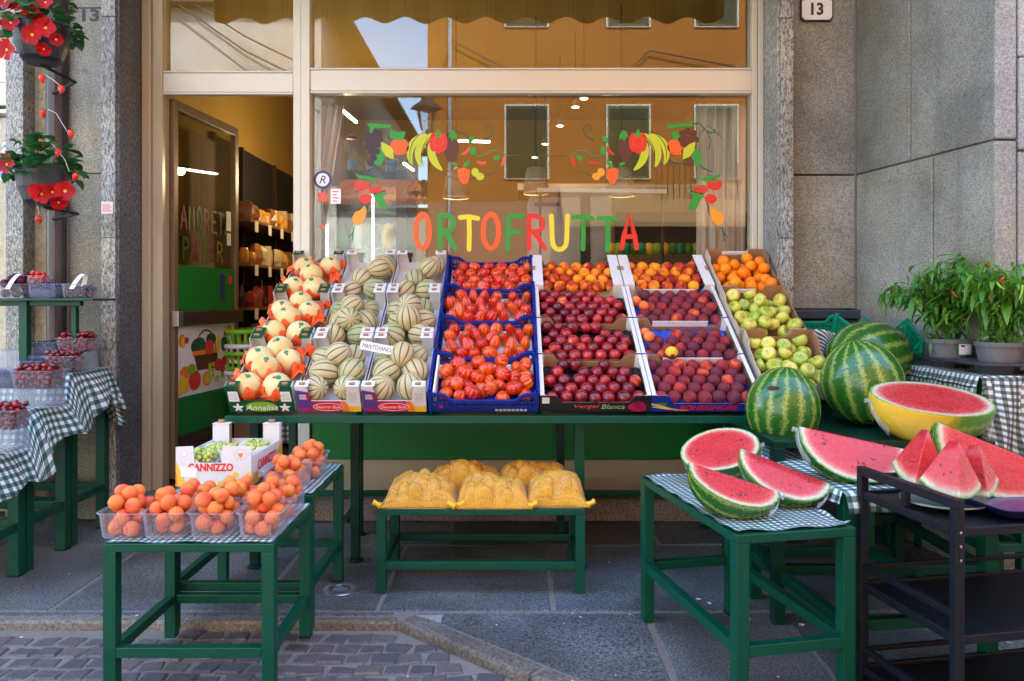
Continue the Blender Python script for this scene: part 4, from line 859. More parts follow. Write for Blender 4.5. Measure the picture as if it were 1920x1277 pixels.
# shelving along the left wall, seen through the door
sh = thing('wall_shelving', 'dark wooden wall shelving crowded with bags and jars, seen through the doorway', 'shelf', (-2.55, 8.3, .15))
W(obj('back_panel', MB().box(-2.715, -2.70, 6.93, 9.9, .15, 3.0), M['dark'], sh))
for z in (1.02, 1.42, 1.82, 2.22): W(obj('shelf', MB().box(-2.70, -2.35, 6.95, 9.8, z - .025, z), M['wood'], sh))
for y in (6.95, 7.65, 8.7, 9.8): W(obj('upright', MB().box(-2.70, -2.66, y, y + .03, .15, 3.0), M['door_dark'], sh))
bagm = [simple('golden_bag', (.55, .27, .05), .25), simple('brown_bag', (.22, .09, .03), .3), simple('pale_bag', (.52, .42, .26), .3), simple('red_bag', (.30, .03, .02), .3), simple('dark_jar', (.06, .02, .02), .2)]
bagme = []
for k in range(5):
    bagme.append(MB().lathe([(.0, 0), (.06, .005), (.075, .05), (.07, .11), (.05, .14), (.02, .155)], 7, rad=lambda a, r, z: r * (1 + .22 * math.sin(2 * a + k) + .12 * math.sin(5 * a + z * 60 + k))).mesh('food_bag', [bagm[k]], False))
for k in (0, 1, 2, 3): bagme.append(MB().box(-.05, .05, -.045, .045, 0, .13 + .02 * k).box(-.03, .03, -.047, .0455, .03, .09, 1).mesh('food_bag', [bagm[k], M['cream_paper']]))
bagme.append(MB().lathe([(.0, 0), (.035, .002), (.037, .12), (.014, .16), (.014, .20), (.0, .205)], 12).mesh('food_bag', [bagm[4]], True)); bagme.append(MB().lathe([(.0, 0), (.045, .002), (.047, .09), (.04, .10), (.04, .12), (.0, .125)], 12).mesh('food_bag', [bagm[0]], True))
for zi, z in enumerate((1.02, 1.42, 1.82, 2.22)):
    for j in range(20):
        y = 7.05 + j * .138; k = random.choice([0, 1, 2, 5, 6, 7, 10, 0, 10]) if zi > 1 else random.choice([1, 3, 9, 9, 8, 6, 10, 9])
        o = link('food_bag', bagme[k], loc=(-2.44 + random.uniform(-.03, .03), y, z), rot=(0, 0, random.random() * 6), scale=(1, 1, random.uniform(.9, 1.35)))
        tag(o, '%s packet on the %s wall shelf, %s from the door' % (['golden crumpled', 'brown crumpled', 'pale crumpled', 'dark red crumpled', 'dark', 'golden boxed', 'brown boxed', 'pale boxed', 'red boxed', 'dark bottled', 'golden jarred'][k], ['lowest', 'second', 'third', 'top'][zi], ORD[j]), 'groceries', 'packets on the wall shelves')
for zi, z in ((1, 1.40), (2, 1.80), (3, 2.20)):
    for j in range(7):
        o = obj('price_tag', MB().box(-2.345, -2.341, 0, .09, 0, .10), M['cream_paper'], loc=(0, 7.05 + j * .39, z - .09)); tag(o, 'pale price tag hanging from the %s wall shelf, %s from the door' % (['', 'second', 'third', 'top'][zi], ORD[j]), 'price tag', 'price tags on the wall shelves')
cn = thing('inner_counter', 'low counter under black and white gingham cloth inside the doorway', 'counter', (-1.9, 7.4, .15))
o = W(obj('cloth', MB().box(-2.34, -1.2, 6.95, 7.6, .2, 1.24), M['gingham_b'], cn, uvproj=lambda v: (v[0] * .8, v[2] * .8)))
W(obj('top', MB().box(-2.345, -1.2, 6.94, 7.6, 1.241, 1.27), M['wood'], cn))
cr = obj('cherry_box', MB().lathe([(.0, 0), (.3, .0), (.3, .08), (0, .1)], 14), M['wood'], loc=(-1.95, 7.2, 1.272), scale=(.9, .6, .6)); tag(cr, 'dark shallow basket on the inside counter', 'basket')
for i, (z, m_) in enumerate(((.78, 'white_plastic'), (.94, 'lime_plastic'), (1.0, 'white_plastic'), (1.12, 'lime_plastic'))):
    b = thing('shopping_basket', ['white basket at the bottom of the stack in the doorway', 'lime green basket second from the bottom in the doorway', 'white basket under the topmost one in the doorway', 'lime green basket on top of the stack in the doorway'][i], 'basket', (-2.24, 6.50, z - .03), group='shopping baskets stacked in the doorway')
    mb = MB(); r0, r1 = .15, .19
    for k in range(20):
        a = 2 * PI * k / 20; mb.bar((r0 * math.cos(a), r0 * math.sin(a), .01), (r1 * math.cos(a), r1 * math.sin(a), .14), .022, .006, up=(math.cos(a), math.sin(a), 0))
    obj('ribs', mb, M[m_], b); obj('rim', MB().lathe([(r1, .12), (r1 + .015, .125), (r1 + .015, .15), (r1, .155)], 24, cap=False), M[m_], b, smooth=True, solid=.004); obj('floor', MB().lathe([(.0, 0), (r0 + .01, 0), (r0 + .015, .03)], 24, cap=False), M[m_], b, solid=.003)
st = obj('basket_stand', MB().box(-2.30, -2.14, 6.40, 6.62, .15, .745), M['wood']); tag(st, 'wooden box under the stacked shopping baskets', 'box')

# ================================================================== TABLES
def table(name, label, x0, x1, y0, y1, z, leg=.048, sz=.2, rz=0, origin=None, top=True, cat='table', group=None, mat_='green', zb=0.0, sides='flbr', fz=None):
    cx, cy = (x0 + x1) / 2, (y0 + y1) / 2
    T = thing(name, label, cat, (cx, cy, 0) if origin is None else origin, rz, group); a, b = (x1 - x0) / 2, (y1 - y0) / 2
    for sx in (-1, 1):
        for sy in (-1, 1):
            zf = zb if not (fz is not None and sy < 0) else fz
            L = obj('leg', MB().box(-leg / 2, leg / 2, -leg / 2, leg / 2, zf, z - .032), M[mat_], T, .003, loc=(sx * (a - leg / 2), sy * (b - leg / 2), 0))
    obj('foot_cap', MB().box(-leg / 2 - .001, leg / 2 + .001, -leg / 2 - .001, leg / 2 + .001, zb - .0, zb + .012), M['black_metal'], T, loc=(a - leg / 2, b - leg / 2, 0))
    rw = leg * .8
    for s, zz, nm in ((0, z - .016, 'rail'), (1, sz, 'stretcher')):
        h = .032 if s == 0 else rw; w = leg if s == 0 else rw; e = 0 if s == 0 else leg
        obj(nm, MB().box(-a + e, a - e, -b, -b + w, zz - h / 2, zz + h / 2), M[mat_], T, .003); obj(nm, MB().box(-a + e, a - e, b - w, b, zz - h / 2, zz + h / 2), M[mat_], T, .003)
        obj(nm, MB().box(-a + (leg - w) / 2 * s, -a + w + (leg - w) / 2 * s, -b + leg, b - leg, zz - h / 2 - .001, zz + h / 2 - .001), M[mat_], T, .003); obj(nm, MB().box(a - w - (leg - w) / 2 * s, a - (leg - w) / 2 * s, -b + leg, b - leg, zz - h / 2 - .001, zz + h / 2 - .001), M[mat_], T, .003)
    if top: obj('tabletop', MB().box(-a + leg, a - leg, -b + leg, b - leg, z - .030, z - .003), M[mat_], T)
    return T
def cloth_flat(label, T, x0, x1, y0, y1, z, m_, curl=.004, group=None):
    def f(u, v):
        x = x0 + (x1 - x0) * u; y = y0 + (y1 - y0) * v; e = max(0, abs(u - .5) * 2 - .93) / .07; g = max(0, abs(v - .5) * 2 - .93) / .07
        return (x, y, z + .003 + .0015 * math.sin(x * 23 + y * 17) + curl * (e * .6 + g * .5) * (1 + math.sin(x * 31 + y * 40)))
    o = obj('table_cover', MB().grid(40, 40, f, uvf=lambda u, v: ((x1 - x0) * u, (y1 - y0) * v)), M[m_], smooth=True, solid=.0015)
    o.location = T.location; o.rotation_euler = T.rotation_euler; tag(o, label, 'table cover', group); return o
T1 = table('green_table', 'square green metal table at the front left holding apricot punnets', -1.535, -.892, 2.90, 3.46, .58, sz=.17, fz=-.05)
cloth_flat('small check oilcloth on the front left table under the apricot punnets', T1, -.315, .315, -.275, .275, .58, 'gingham_s')
T2 = table('green_table', 'green metal table behind the front left one holding the grape box', -1.56, -.90, 3.485, 4.14, .614, sz=.20)
cloth_flat('small check oilcloth under the white grape box', T2, -.325, .325, -.32, .32, .614, 'gingham_s')
BN = table('green_bench', 'low green metal bench carrying the yellow net sacks', -.69, .372, 3.93, 4.44, .43, sz=.14, cat='bench')
# R1: turned a little
T3 = table('green_table', 'square green metal table at the front right with three cut melon pieces', -.235, .235, -.465, .465, .669, sz=.255, rz=R(11.5), origin=(.925, 3.215, 0), leg=.05)
cloth_flat('small check oilcloth under the cut watermelons at the front right', T3, -.232, .225, -.45, .455, .669, 'gingham_s', .010)
T4 = table('green_table', 'green metal table under the draped gingham cloth right of the front one', -.33, .33, -.45, .45, .745, sz=.22, rz=R(7), origin=(1.565, 3.50, 0), leg=.055)
T5 = table('dark_green_table', 'dark green glossy table carrying the big whole watermelons', 1.20, 2.22, 3.55, 4.42, .845, sz=.25, mat_='green_dk', leg=.055)
T6 = table('green_table', 'tall green table by the right wall under the pepper plants', 2.26, 2.50, 3.72, 4.72, 1.12, sz=.3, leg=.05)
T6b = table('green_table', 'tall green table at the wall corner under the right pepper plant', 2.515, 2.95, 3.72, 4.08, 1.12, sz=.3, leg=.05)
# long display table
lt = thing('display_table', 'long green metal table carrying the sloping fruit display', 'table', (0, 4.6, 0))
tb = lambda n_, mb, b=.003, m_='green': W(obj(n_, mb, M[m_], lt, b))
tb('rail', MB().box(-1.53, 1.34, 4.115, 4.165, .835, .875)); tb('rail', MB().box(-1.53, 1.34, 5.12, 5.16, .835, .875)); tb('rail', MB().box(-1.53, -1.49, 4.166, 5.119, .834, .874)); tb('rail', MB().box(1.30, 1.34, 4.166, 5.119, .834, .874))
tb('tabletop', MB().box(-1.488, 1.298, 4.166, 5.119, .850, .868), 0)
for x, y, w, m_ in ((.350, 4.28, .052, 'green'), (.28, 4.85, .05, 'green_dk'), (-.92, 4.40, .05, 'green_dk'), (-1.0, 4.9, .05, 'green_dk'), (1.25, 4.25, .05, 'green_dk'), (1.25, 5.05, .05, 'green_dk'), (-1.46, 5.05, .05, 'green_dk'), (-1.46, 4.3, .05, 'green_dk')):
    tb('leg', MB().box(x, x + w, y, y + w, .02, .835), .003, m_); tb('foot', MB().lathe([(.0, .0), (.045, .0), (.045, .01), (.015, .022), (0, .022)], 16, mat=Matrix.Translation((x + w / 2, y + w / 2, 0))), 0, m_)
tb('stretcher', MB().box(-1.45, 1.3, 5.06, 5.095, .205, .24)); tb('stretcher', MB().box(.362, .39, 4.34, 4.84, .20, .235)); tb('stretcher', MB().box(-.98, -.945, 4.46, 4.89, .20, .235), .003, 'green_dk')
# sloping rack on it
TH = R(31.2); Y0, Z0 = 4.145, .895
rk = thing('sloping_rack', 'sloping green rack that tilts the rows of fruit boxes towards the street', 'rack', (0, 4.7, .876))
for x in (-1.5, -.82, -.45, .147, .74, 1.31): W(obj('runner', MB().bar((x, 4.16, .878), (x, 5.45, .878 + 1.29 * math.tan(TH)), .03, .016), M['green_dk'], rk))
for x in (-1.5, -.45, .74, 1.31):
    W(obj('prop', MB().bar((x, 5.09, .876), (x, 5.09, 1.43), .03), M['green_dk'], rk)); W(obj('prop', MB().bar((x, 4.7, .876), (x, 4.7, 1.19), .03), M['green_dk'], rk))

# ------------------------------------------------------------------ stepped stand at the left
stands = []
for lab, y0, y1, z in (('back and highest green table of the stepped berry stand', 4.67, 5.10, 1.03), ('middle green table of the stepped berry stand', 4.235, 4.655, .87), ('front and lowest green table of the stepped berry stand', 3.72, 4.22, .69)):
    stands.append(table('green_table', lab, -3.75, -2.655, y0, y1, z, sz=.27, leg=.06, group='stepped tables of the berry stand'))
def sm(a, b, x): t_ = min(1, max(0, (x - a) / (b - a))); return t_ * t_ * (3 - 2 * t_)
def zst(y): return .70 + .18 * sm(4.205, 4.245, y) + .16 * sm(4.62, 4.665, y)
def zsoft(y): return .70 + .18 * sm(4.12, 4.36, y) + .16 * sm(4.5, 4.85, y)
ys = [3.6, 3.66, 3.7, 3.75, 3.85, 3.95, 4.05, 4.12, 4.17, 4.195, 4.21, 4.225, 4.24, 4.255, 4.28, 4.34, 4.4, 4.46, 4.52, 4.57, 4.60, 4.625, 4.64, 4.655, 4.67, 4.70, 4.76, 4.82, 4.88, 4.94, 5.0, 5.05, 5.10]
arcs = [0]
for a, b in zip(ys, ys[1:]): arcs.append(arcs[-1] + math.hypot(b - a, zst(b) - zst(a)))
xs_ = [-3.8 + .08 * i for i in range(15)] + [-2.67]; nsk = 12
mb = MB(); nc_ = len(xs_) + nsk
for i, y in enumerate(ys):
    for j, x in enumerate(xs_):
        mb.uv[len(mb.v)] = (x, arcs[i]); mb.v.append((x, y, zst(y) + .006 + .003 * math.sin(x * 14 + y * 19)))
    for k in range(1, nsk + 1):
        v = k / nsk; drop = .20 + .03 * math.sin(y * 15) + .05 * sm(4.98, 5.1, y)
        x = -2.67 + (.13 + .03 * math.sin(y * 21)) * v ** .8 + .018 * v * math.sin(y * 47 + 1)
        zt = zst(y) * (1 - v) + zsoft(y - .05 * v) * v; yy = y - .05 * v * (1 + math.sin(y * 9)) * .5
        mb.uv[len(mb.v)] = (-2.67 + drop * v * 1.1, arcs[i]); mb.v.append((x, yy, zt + .006 - drop * v ** 1.1))
for i in range(len(ys) - 1):
    for j in range(nc_ - 1):
        a = i * nc_ + j; mb.face((a, a + 1, a + nc_ + 1, a + nc_))
o = obj('tablecloth', mb, M['gingham'], smooth=True, solid=.002); tag(o, 'green gingham cloth draped down the steps of the left berry stand', 'tablecloth')
o = obj('hanging_cloth', MB().grid(16, 16, lambda u, v: (-2.645 + .10 * u + .01 * math.sin(v * 9), 5.06 + .03 * math.sin(u * 7), .90 - .22 * v - .04 * u * (1 - v) + .03 * math.sin(u * 4)), uvf=lambda u, v: (u * .14, v * .24)), M['gingham'], smooth=True, solid=.002); tag(o, 'loose corner of gingham cloth hanging below the back step of the stand', 'cloth')
# high shelf
hs = thing('high_shelf', 'narrow green shelf at eye level behind the berry stand', 'shelf', (-2.9, 4.85, 0))
hb = lambda n_, mb: W(obj(n_, mb, M['green'], hs, .003))
hb('shelf_board', MB().box(-3.4, -2.56, 4.72, 5.0, 1.487, 1.503)); hb('bracket', MB().box(-3.05, -2.68, 4.80, 4.84, 1.455, 1.486)); hb('leg', MB().box(-3.05, -3.0, 4.78, 4.83, 1.04, 1.4865)); hb('leg', MB().box(-2.765, -2.735, 4.85, 4.89, 1.04, 1.4545))
hb('bracket', MB().box(-3.4, -3.06, 4.80, 4.84, 1.455, 1.486))

# draped cloth on T4
def drape(label, o0, rz, a, b, z, m_, hang, nm='tablecloth', front_only=False, wav=.012, jit=1.0, hr=None):
    hr = hang if hr is None else hr
    ext = hang
    nx_, ny_ = 60, 60
    def f(u, v):
        X = -a - .0 + (2 * a + 0) * u; s = -b - ext + (2 * b + ext) * v
        # left side hang
        x = X; y = s; zz = z
        over = max(0, -b - s)
        if over > 0: y = -b - .012 - .02 * math.sin(min(1, over / ext) * 1.5) - wav * math.sin(X * 34) * min(1, over / .06); zz = z - over * (1 - .05 * math.sin(X * 9 * jit))
        return (x, y, zz + .006 + .002 * math.sin(X * 21 + s * 15))
    mb = MB().grid(nx_, ny_, f, uvf=lambda u, v: (2 * a * u, (2 * b + ext) * v))
    # right and left flaps
    for sx, h in ((-1, .05), (1, hr)):
        mb.grid(6, ny_, lambda u, v: ((lambda s: (sx * (a + .004 + .02 * u + .008 * u * math.sin(s * 30)), max(s, -b) - .012 * (1 if s < -b else 0), z + .006 - h * u - max(0, -b - s)))(-b - ext * 0 + (2 * b) * v)), uvf=lambda u, v: (sx * h * u + (2 * a if sx > 0 else 0), (2 * b) * v + ext))
    o = obj(nm, mb, M[m_], smooth=True, solid=.002, loc=o0, rot=(0, 0, rz)); tag(o, label, 'tablecloth'); return o
drape('green gingham cloth hanging over the front edge under the long melon slice', (1.565, 3.50, 0), R(7), .335, .455, .745, 'gingham', .075)
drape('dark gingham cloth over the tall table under the pepper pots', (2.60, 4.15, 0), 0, .355, .44, 1.12, 'gingham_b', .42, wav=.018)
mb = MB().grid(40, 10, lambda u, v: (2.245 - .02 * v - .012 * math.sin(u * 22) * v, 3.72 + 1.0 * u, 1.126 - (.13 + .0 * u) * v), uvf=lambda u, v: (u * 1.0, v * .13))
o = obj('tablecloth', mb, M['gingham_b'], smooth=True, solid=.002); tag(o, 'side hem of the dark gingham cloth falling behind the big watermelons', 'tablecloth')
mb = MB().grid(30, 30, lambda u, v: (2.245 + .33 * u + .05 * v * math.sin(3 * u) - .04 * v, 3.68 - .05 * v + .035 * math.sin(u * 13 + v * 3) * (.3 + v), 1.122 - (.30 + .16 * u) * v), uvf=lambda u, v: (u * .36, v * .46))
o = obj('tablecloth', mb, M['gingham_b'], smooth=True, solid=.002); tag(o, 'crumpled corner of dark gingham cloth hanging right of the halved watermelon', 'tablecloth')

# black trolley
tr = thing('black_trolley', 'black three tier metal trolley at the lower right holding melon wedges', 'trolley', (1.40, 2.75, 0), R(10.3))
k_ = lambda n_, mb, b=.003, m_='black_metal': obj(n_, mb, M[m_], tr, b)
hd = .245; Lr = .9; pw = .032
for sx, x in ((0, 0), (1, Lr)):
    for sy in (-1, 1): k_('post', MB().box(x - pw / 2, x + pw / 2, sy * hd - pw / 2, sy * hd + pw / 2, -.04, .85 - pw))
    k_('handle_rail', MB().box(x - pw / 2, x + pw / 2, -hd - pw / 2, hd + pw / 2, .85 - pw + .0005, .85)); k_('end_bar', MB().box(x - .012, x + .012, -.012, .012, .765, .817))
    for z in (.10, .42): k_('end_rail', MB().box(x - .011, x + .011, -hd + pw / 2, hd - pw / 2, z + .04, z + .062))
for z in (.75, .40, .08):
    k_('shelf', MB().box(pw / 2, Lr - pw / 2, -hd + .012, hd - .012, z - .012, z - .003), .001, 'black_metal' if z < .7 else 'black_metal')
    for sy in (-1, 1): k_('shelf_lip', MB().box(pw / 2, Lr - pw / 2, sy * hd - .010, sy * hd + .010, z - .022, z + .008)); k_('long_rail', MB().box(pw / 2, Lr - pw / 2, sy * hd - .008, sy * hd + .008, z + .055, z + .072)) if sy > 0 or z < .7 and False else None
    k_('shelf_lip', MB().box(-.010, .010, -hd + pw / 2, hd - pw / 2, z - .022, z + .008))
for sy in (-.18, 0, .18): k_('screw', MB().lathe([(.0, 0), (.005, .001), (.0, .003)], 8, mat=Matrix.Translation((0, -hd - pw / 2 - .001, .70 + sy * .25)) @ Matrix.Rotation(R(90), 4, 'X')), 0, 'steel')
TM = Matrix.Translation((1.40, 2.75, 0)) @ Matrix.Rotation(R(10.3), 4, 'Z')
ty = thing('serving_tray', 'dark blue plastic tray on top of the black trolley', 'tray', TM @ Vector((.52, -.02, .75)), R(10.3))
def rrect(a, b, r, n=5):
    out = []
    for cx, cy, a0 in ((a - r, b - r, 0), (-a + r, b - r, 90), (-a + r, -b + r, 180), (a - r, -b + r, 270)):
        for i in range(n + 1): t_ = R(a0 + 90 * i / n); out.append((cx + r * math.cos(t_), cy + r * math.sin(t_)))
    return out
def tub(mb, levels, m=0, floor=True):   # levels: (a, b, r, z)
    rings = []
    for a, b, r, z in levels:
        s = len(mb.v); pts = rrect(a, b, r); mb.v += [(x, y, z) for x, y in pts]; rings.append((s, len(pts)))
    for (s0, n), (s1, _) in zip(rings, rings[1:]):
        for i in range(n): j = (i + 1) % n; mb.face((s0 + i, s0 + j, s1 + j, s1 + i), m)
    if floor: mb.face([rings[0][0] + i for i in range(rings[0][1])], m)
    return mb
obj('tray_body', tub(MB(), [(.27, .17, .04, .006), (.31, .205, .05, .045), (.325, .22, .05, .047)]), M['blue_plastic'] if False else simple('navy_tray', (.012, .02, .10), .25), ty, smooth=False, solid=.004)
pt = thing('glass_plate', 'round greenish plate under the melon wedge at the trolley end', 'plate', TM @ Vector((.17, .02, .752)))
obj('dish', MB().lathe([(.0, .004), (.10, .004), (.145, .022), (.15, .026), (.146, .018)], 36, cap=False), simple('greenish_glass', (.22, .34, .33), .08), pt, smooth=True, scale=(1, .9, 1))

# ================================================================== FRUIT MESHES
def sph(n=14, m_=8, fn=None):
    mb = MB(); prof = []
    mb.v.append(tuple(fn(Vector((0, 0, -1))) if fn else (0, 0, -1)))
    for i in range(1, m_):
        p = -PI / 2 + PI * i / m_
        for j in range(n):
            a = 2 * PI * j / n; v = Vector((math.cos(p) * math.cos(a), math.cos(p) * math.sin(a), math.sin(p))); mb.v.append(tuple(fn(v) if fn else v))
    mb.v.append(tuple(fn(Vector((0, 0, 1))) if fn else (0, 0, 1)))
    top = len(mb.v) - 1
    for j in range(n): mb.face((0, 1 + (j + 1) % n, 1 + j)); mb.face((top, top - n + j, top - n + (j + 1) % n))
    for i in range(m_ - 2):
        for j in range(n):
            a = 1 + i * n + j; b = 1 + i * n + (j + 1) % n; mb.face((a, b, b + n, a + n))
    return mb
def fm(name, r, m_, fn=None, n=18, k=12): 
    f = (lambda v: fn(v) * r) if fn else (lambda v: v * r)
    return sph(n, k, f).mesh(name, [m_], True)
def cleft(v, d=.07, dim=.14, wid=.22):
    a = math.atan2(v.y, v.x); c = d * math.exp(-(a / wid) ** 2) * (1 - abs(v.z) ** 4 * .3); t_ = max(0, v.z - .72) / .28
    return v * (1 - c) - Vector((0, 0, dim * t_ * t_))
FM = {}
FM['peach'] = [fm('peach', .0415, M['peach'], cleft)]
FM['dpeach'] = [fm('dark_peach', .0395, M['dpeach'], cleft), fm('dark_peach', .038, M['dpeach'], lambda v: cleft(v, .05, .1) * (1 + .03 * v.x))]
FM['nectarine'] = [fm('nectarine', .036, M['nectarine'], lambda v: cleft(v, .04, .1)), fm('nectarine', .038, M['nectarine'], lambda v: Vector((v.x, v.y, v.z * 1.06)) * 1)]
FM['orange'] = [fm('orange', .040, M['orange'], lambda v: v - Vector((0, 0, .06 * max(0, abs(v.z) - .85) / .15 * (1 if v.z > 0 else -1))))]
def applef(v):
    t_ = max(0, v.z - .55) / .45; b = max(0, -v.z - .8) / .2
    return Vector((v.x * (1 + .04 * v.z), v.y * (1 + .04 * v.z), v.z * .88)) - Vector((0, 0, .42 * t_ ** 2)) + Vector((0, 0, .1 * b))
FM['apple'] = [fm('apple', .043, M['apple'], applef)]
FM['apricot'] = [fm('apricot', .030, M['apricot'], lambda v: cleft(v, .09, .16, .16) * 1), fm('apricot', .0285, M['apricot'], lambda v: Vector((v.x, v.y * .92, v.z * 1.08)))]
def tomf(h, taper, ribs, depth, ph=0):
    def f(v):
        a = math.atan2(v.y, v.x); rr = math.hypot(v.x, v.y); k = 1 - depth * (abs(math.sin(ribs * a / 2 + ph)) ** .0 if 0 else (1 - abs(math.sin(ribs * a / 2 + ph)))) * rr
        tp = 1 - taper * (v.z + 1) / 2; t_ = max(0, v.z - .8) / .2
        return Vector((v.x * k * tp, v.y * k * tp, v.z * h - .12 * t_ * t_))
    return f
FM['tomf'] = [fm('ribbed_tomato', .043, M['tomato'], tomf(.85, .05, 8, .17), 64, 12), fm('ribbed_tomato', .046, M['tomato'], tomf(.78, .0, 9, .19, .5), 72, 12)]
FM['tomp'] = [fm('pear_tomato', .043, M['tomato'], tomf(1.3, .40, 7, .18), 56, 14), fm('pear_tomato', .045, M['tomato'], tomf(1.05, .22, 8, .2, .7), 64, 14)]
FM['cherry'] = [fm('cherry', .0155, M['cherry'], lambda v: cleft(v, .05, .2, .3), 12, 8)]
FM['berry'] = [fm('blueberry', .0075, M['berry'], None, 8, 6)]
FM['plum'] = [fm('plum', .026, M['plum'], lambda v: cleft(Vector((v.x, v.y, v.z * 1.15)), .04, .08), 14, 9)]
FM['grape'] = [fm('grape', .0135, M['plum'], None, 10, 7)]
FM['ggrape'] = [fm('grape_berry', .0115, M['ggrape'], lambda v: Vector((v.x, v.y, v.z * 1.15)), 10, 7)]
FM['straw'] = [fm('strawberry', .017, M['strawberry'], lambda v: Vector((v.x * (.75 + .3 * v.z if v.z < .5 else .9), v.y * (.75 + .3 * v.z if v.z < .5 else .9), v.z * 1.15)), 12, 9)]
def melf(v):
    a = math.atan2(v.y, v.x); rr = math.hypot(v.x, v.y); k = 1 - .035 * rr * (abs(math.cos(5 * a + PI / 2 * 0)) < .0) - .045 * rr * math.exp(-((((a * 10 / (2 * PI)) % 1) - .5) / .10) ** 2 * 0 - 0) * 0
    fr = (a * 10 / (2 * PI)) % 1; g = math.exp(-((min(fr, 1 - fr)) / .10) ** 2)
    return Vector((v.x, v.y, v.z * 1.07)) * (1 - .045 * g * rr)
FM['melon'] = [fm('striped_melon', .070, M['melon'], melf, 60, 18)]
FM['wmelon'] = [fm('pale_melon', .070, M['wmelon_white'], lambda v: Vector((v.x, v.y, v.z * (1.04))), 28, 18)]
star = MB()
for k in range(6):
    a = k * PI / 3; star.v += [(0, 0, .004), (.010 * math.cos(a - .3), .010 * math.sin(a - .3), .002), (.026 * math.cos(a), .026 * math.sin(a), .004 + .004 * (k % 2)), (.010 * math.cos(a + .3), .010 * math.sin(a + .3), .002)]; b = len(star.v) - 4; star.face((b, b + 1, b + 2, b + 3))
star.tube([(0, 0, 0), (.002, 0, .010), (.006, 0, .017)], [.0035, .0025, .003], 6)
CAL = star.mesh('calyx', [M['calyx']])
CHS = MB().tube([(0, 0, .010), (.004, 0, .025), (.013, 0, .042)], .0008, 4).mesh('stem', [M['stem']])
STG = MB().tube([(0, 0, .0), (.002, 0, .008), (.004, 0, .012)], .0018, 5).mesh('stem', [M['stem']])
def put(kind, name, mw, scale=1, tilt=None, rotf=True, label='', cat='', group='', nonuni=None):
    me = random.choice(FM[kind]); o = bpy.data.objects.new(name, me); C.objects.link(o)
    rt = Euler(tilt if tilt else ((random.uniform(0, 6.28), random.uniform(0, 6.28), random.uniform(0, 6.28)) if rotf else (0, 0, random.uniform(0, 6.28)))).to_matrix().to_4x4()
    s = scale * random.uniform(.94, 1.05)
    o.matrix_basis = mw @ rt @ Matrix.Diagonal((s, s, s, 1)); tag(o, label, cat, group); return o
def heap(n, w, d, r, rim=9, dome=.3, trials=70, ctr=(0, 0), shape='rect', zs=.0):
    ps = []
    for i in range(n):
        best = None
        for _ in range(trials):
            if shape == 'rect': x = random.uniform(-w + r, w - r); y = random.uniform(-d + r, d - r)
            z = r + zs
            for q in ps:
                dd_ = (x - q[0]) ** 2 + (y - q[1]) ** 2
                if dd_ < 4 * r * r * .86: z = max(z, q[2] + math.sqrt(max(0, 4 * r * r * .86 - dd_)))
            if z > rim + .6 * r and (abs(x) > w - 1.15 * r or abs(y) > d - 1.15 * r): continue
            if z > rim + 2.0 * r: continue
            c = z + (dome * .5 * max(abs(x) / w, abs(y) / d) ** 2 * r if z > rim else 0) + random.uniform(0, .15 * r)
            if best is None or c < best[0]: best = (c, x, y, z)
        if best: ps.append(best[1:])
    return ps
def names(ps, rows=None, rowd=.07, layers=True, lz=None):
    """ordinal words for every position: row from the front, place from the left, layer"""
    out = [None] * len(ps); lz = lz or .04
    L = {}
    for i, p in enumerate(ps): L.setdefault(int(p[2] / lz) if layers else 0, []).append(i)
    ks = sorted(L); 
    for li, k in enumerate(ks):
        rws = {}
        for i in L[k]: rws.setdefault(int((ps[i][1] + 5) / rowd), []).append(i)
        for ri, rk_ in enumerate(sorted(rws)):
            for ci, i in enumerate(sorted(rws[rk_], key=lambda q: ps[q][0])):
                s = '%s from left, %s row' % (ORD[min(ci, 19)], ORD[min(ri, 19)])
                if layers and len(ks) > 1: s += ', ' + ('bottom layer' if li == 0 else 'top layer' if li == len(ks) - 1 else '%s layer up' % ORD[li])
                out[i] = s
    return out
def slope(x, k_run, z_off=0):      # frame of a tilted box: x right, y up the slope, z out of the box
    return Matrix.Translation((x, Y0 + k_run * math.cos(TH), Z0 + k_run * math.sin(TH))) @ Matrix.Rotation(TH, 4, 'X') @ Matrix.Translation((0, 0, z_off))
def boxthing(name, label, cat, mw, group=None):
    T = thing(name, label, cat, group=group); T.matrix_basis = mw; return T
FP = Matrix.Rotation(R(90), 4, 'X')    # print frame on a box front: looks to -Y

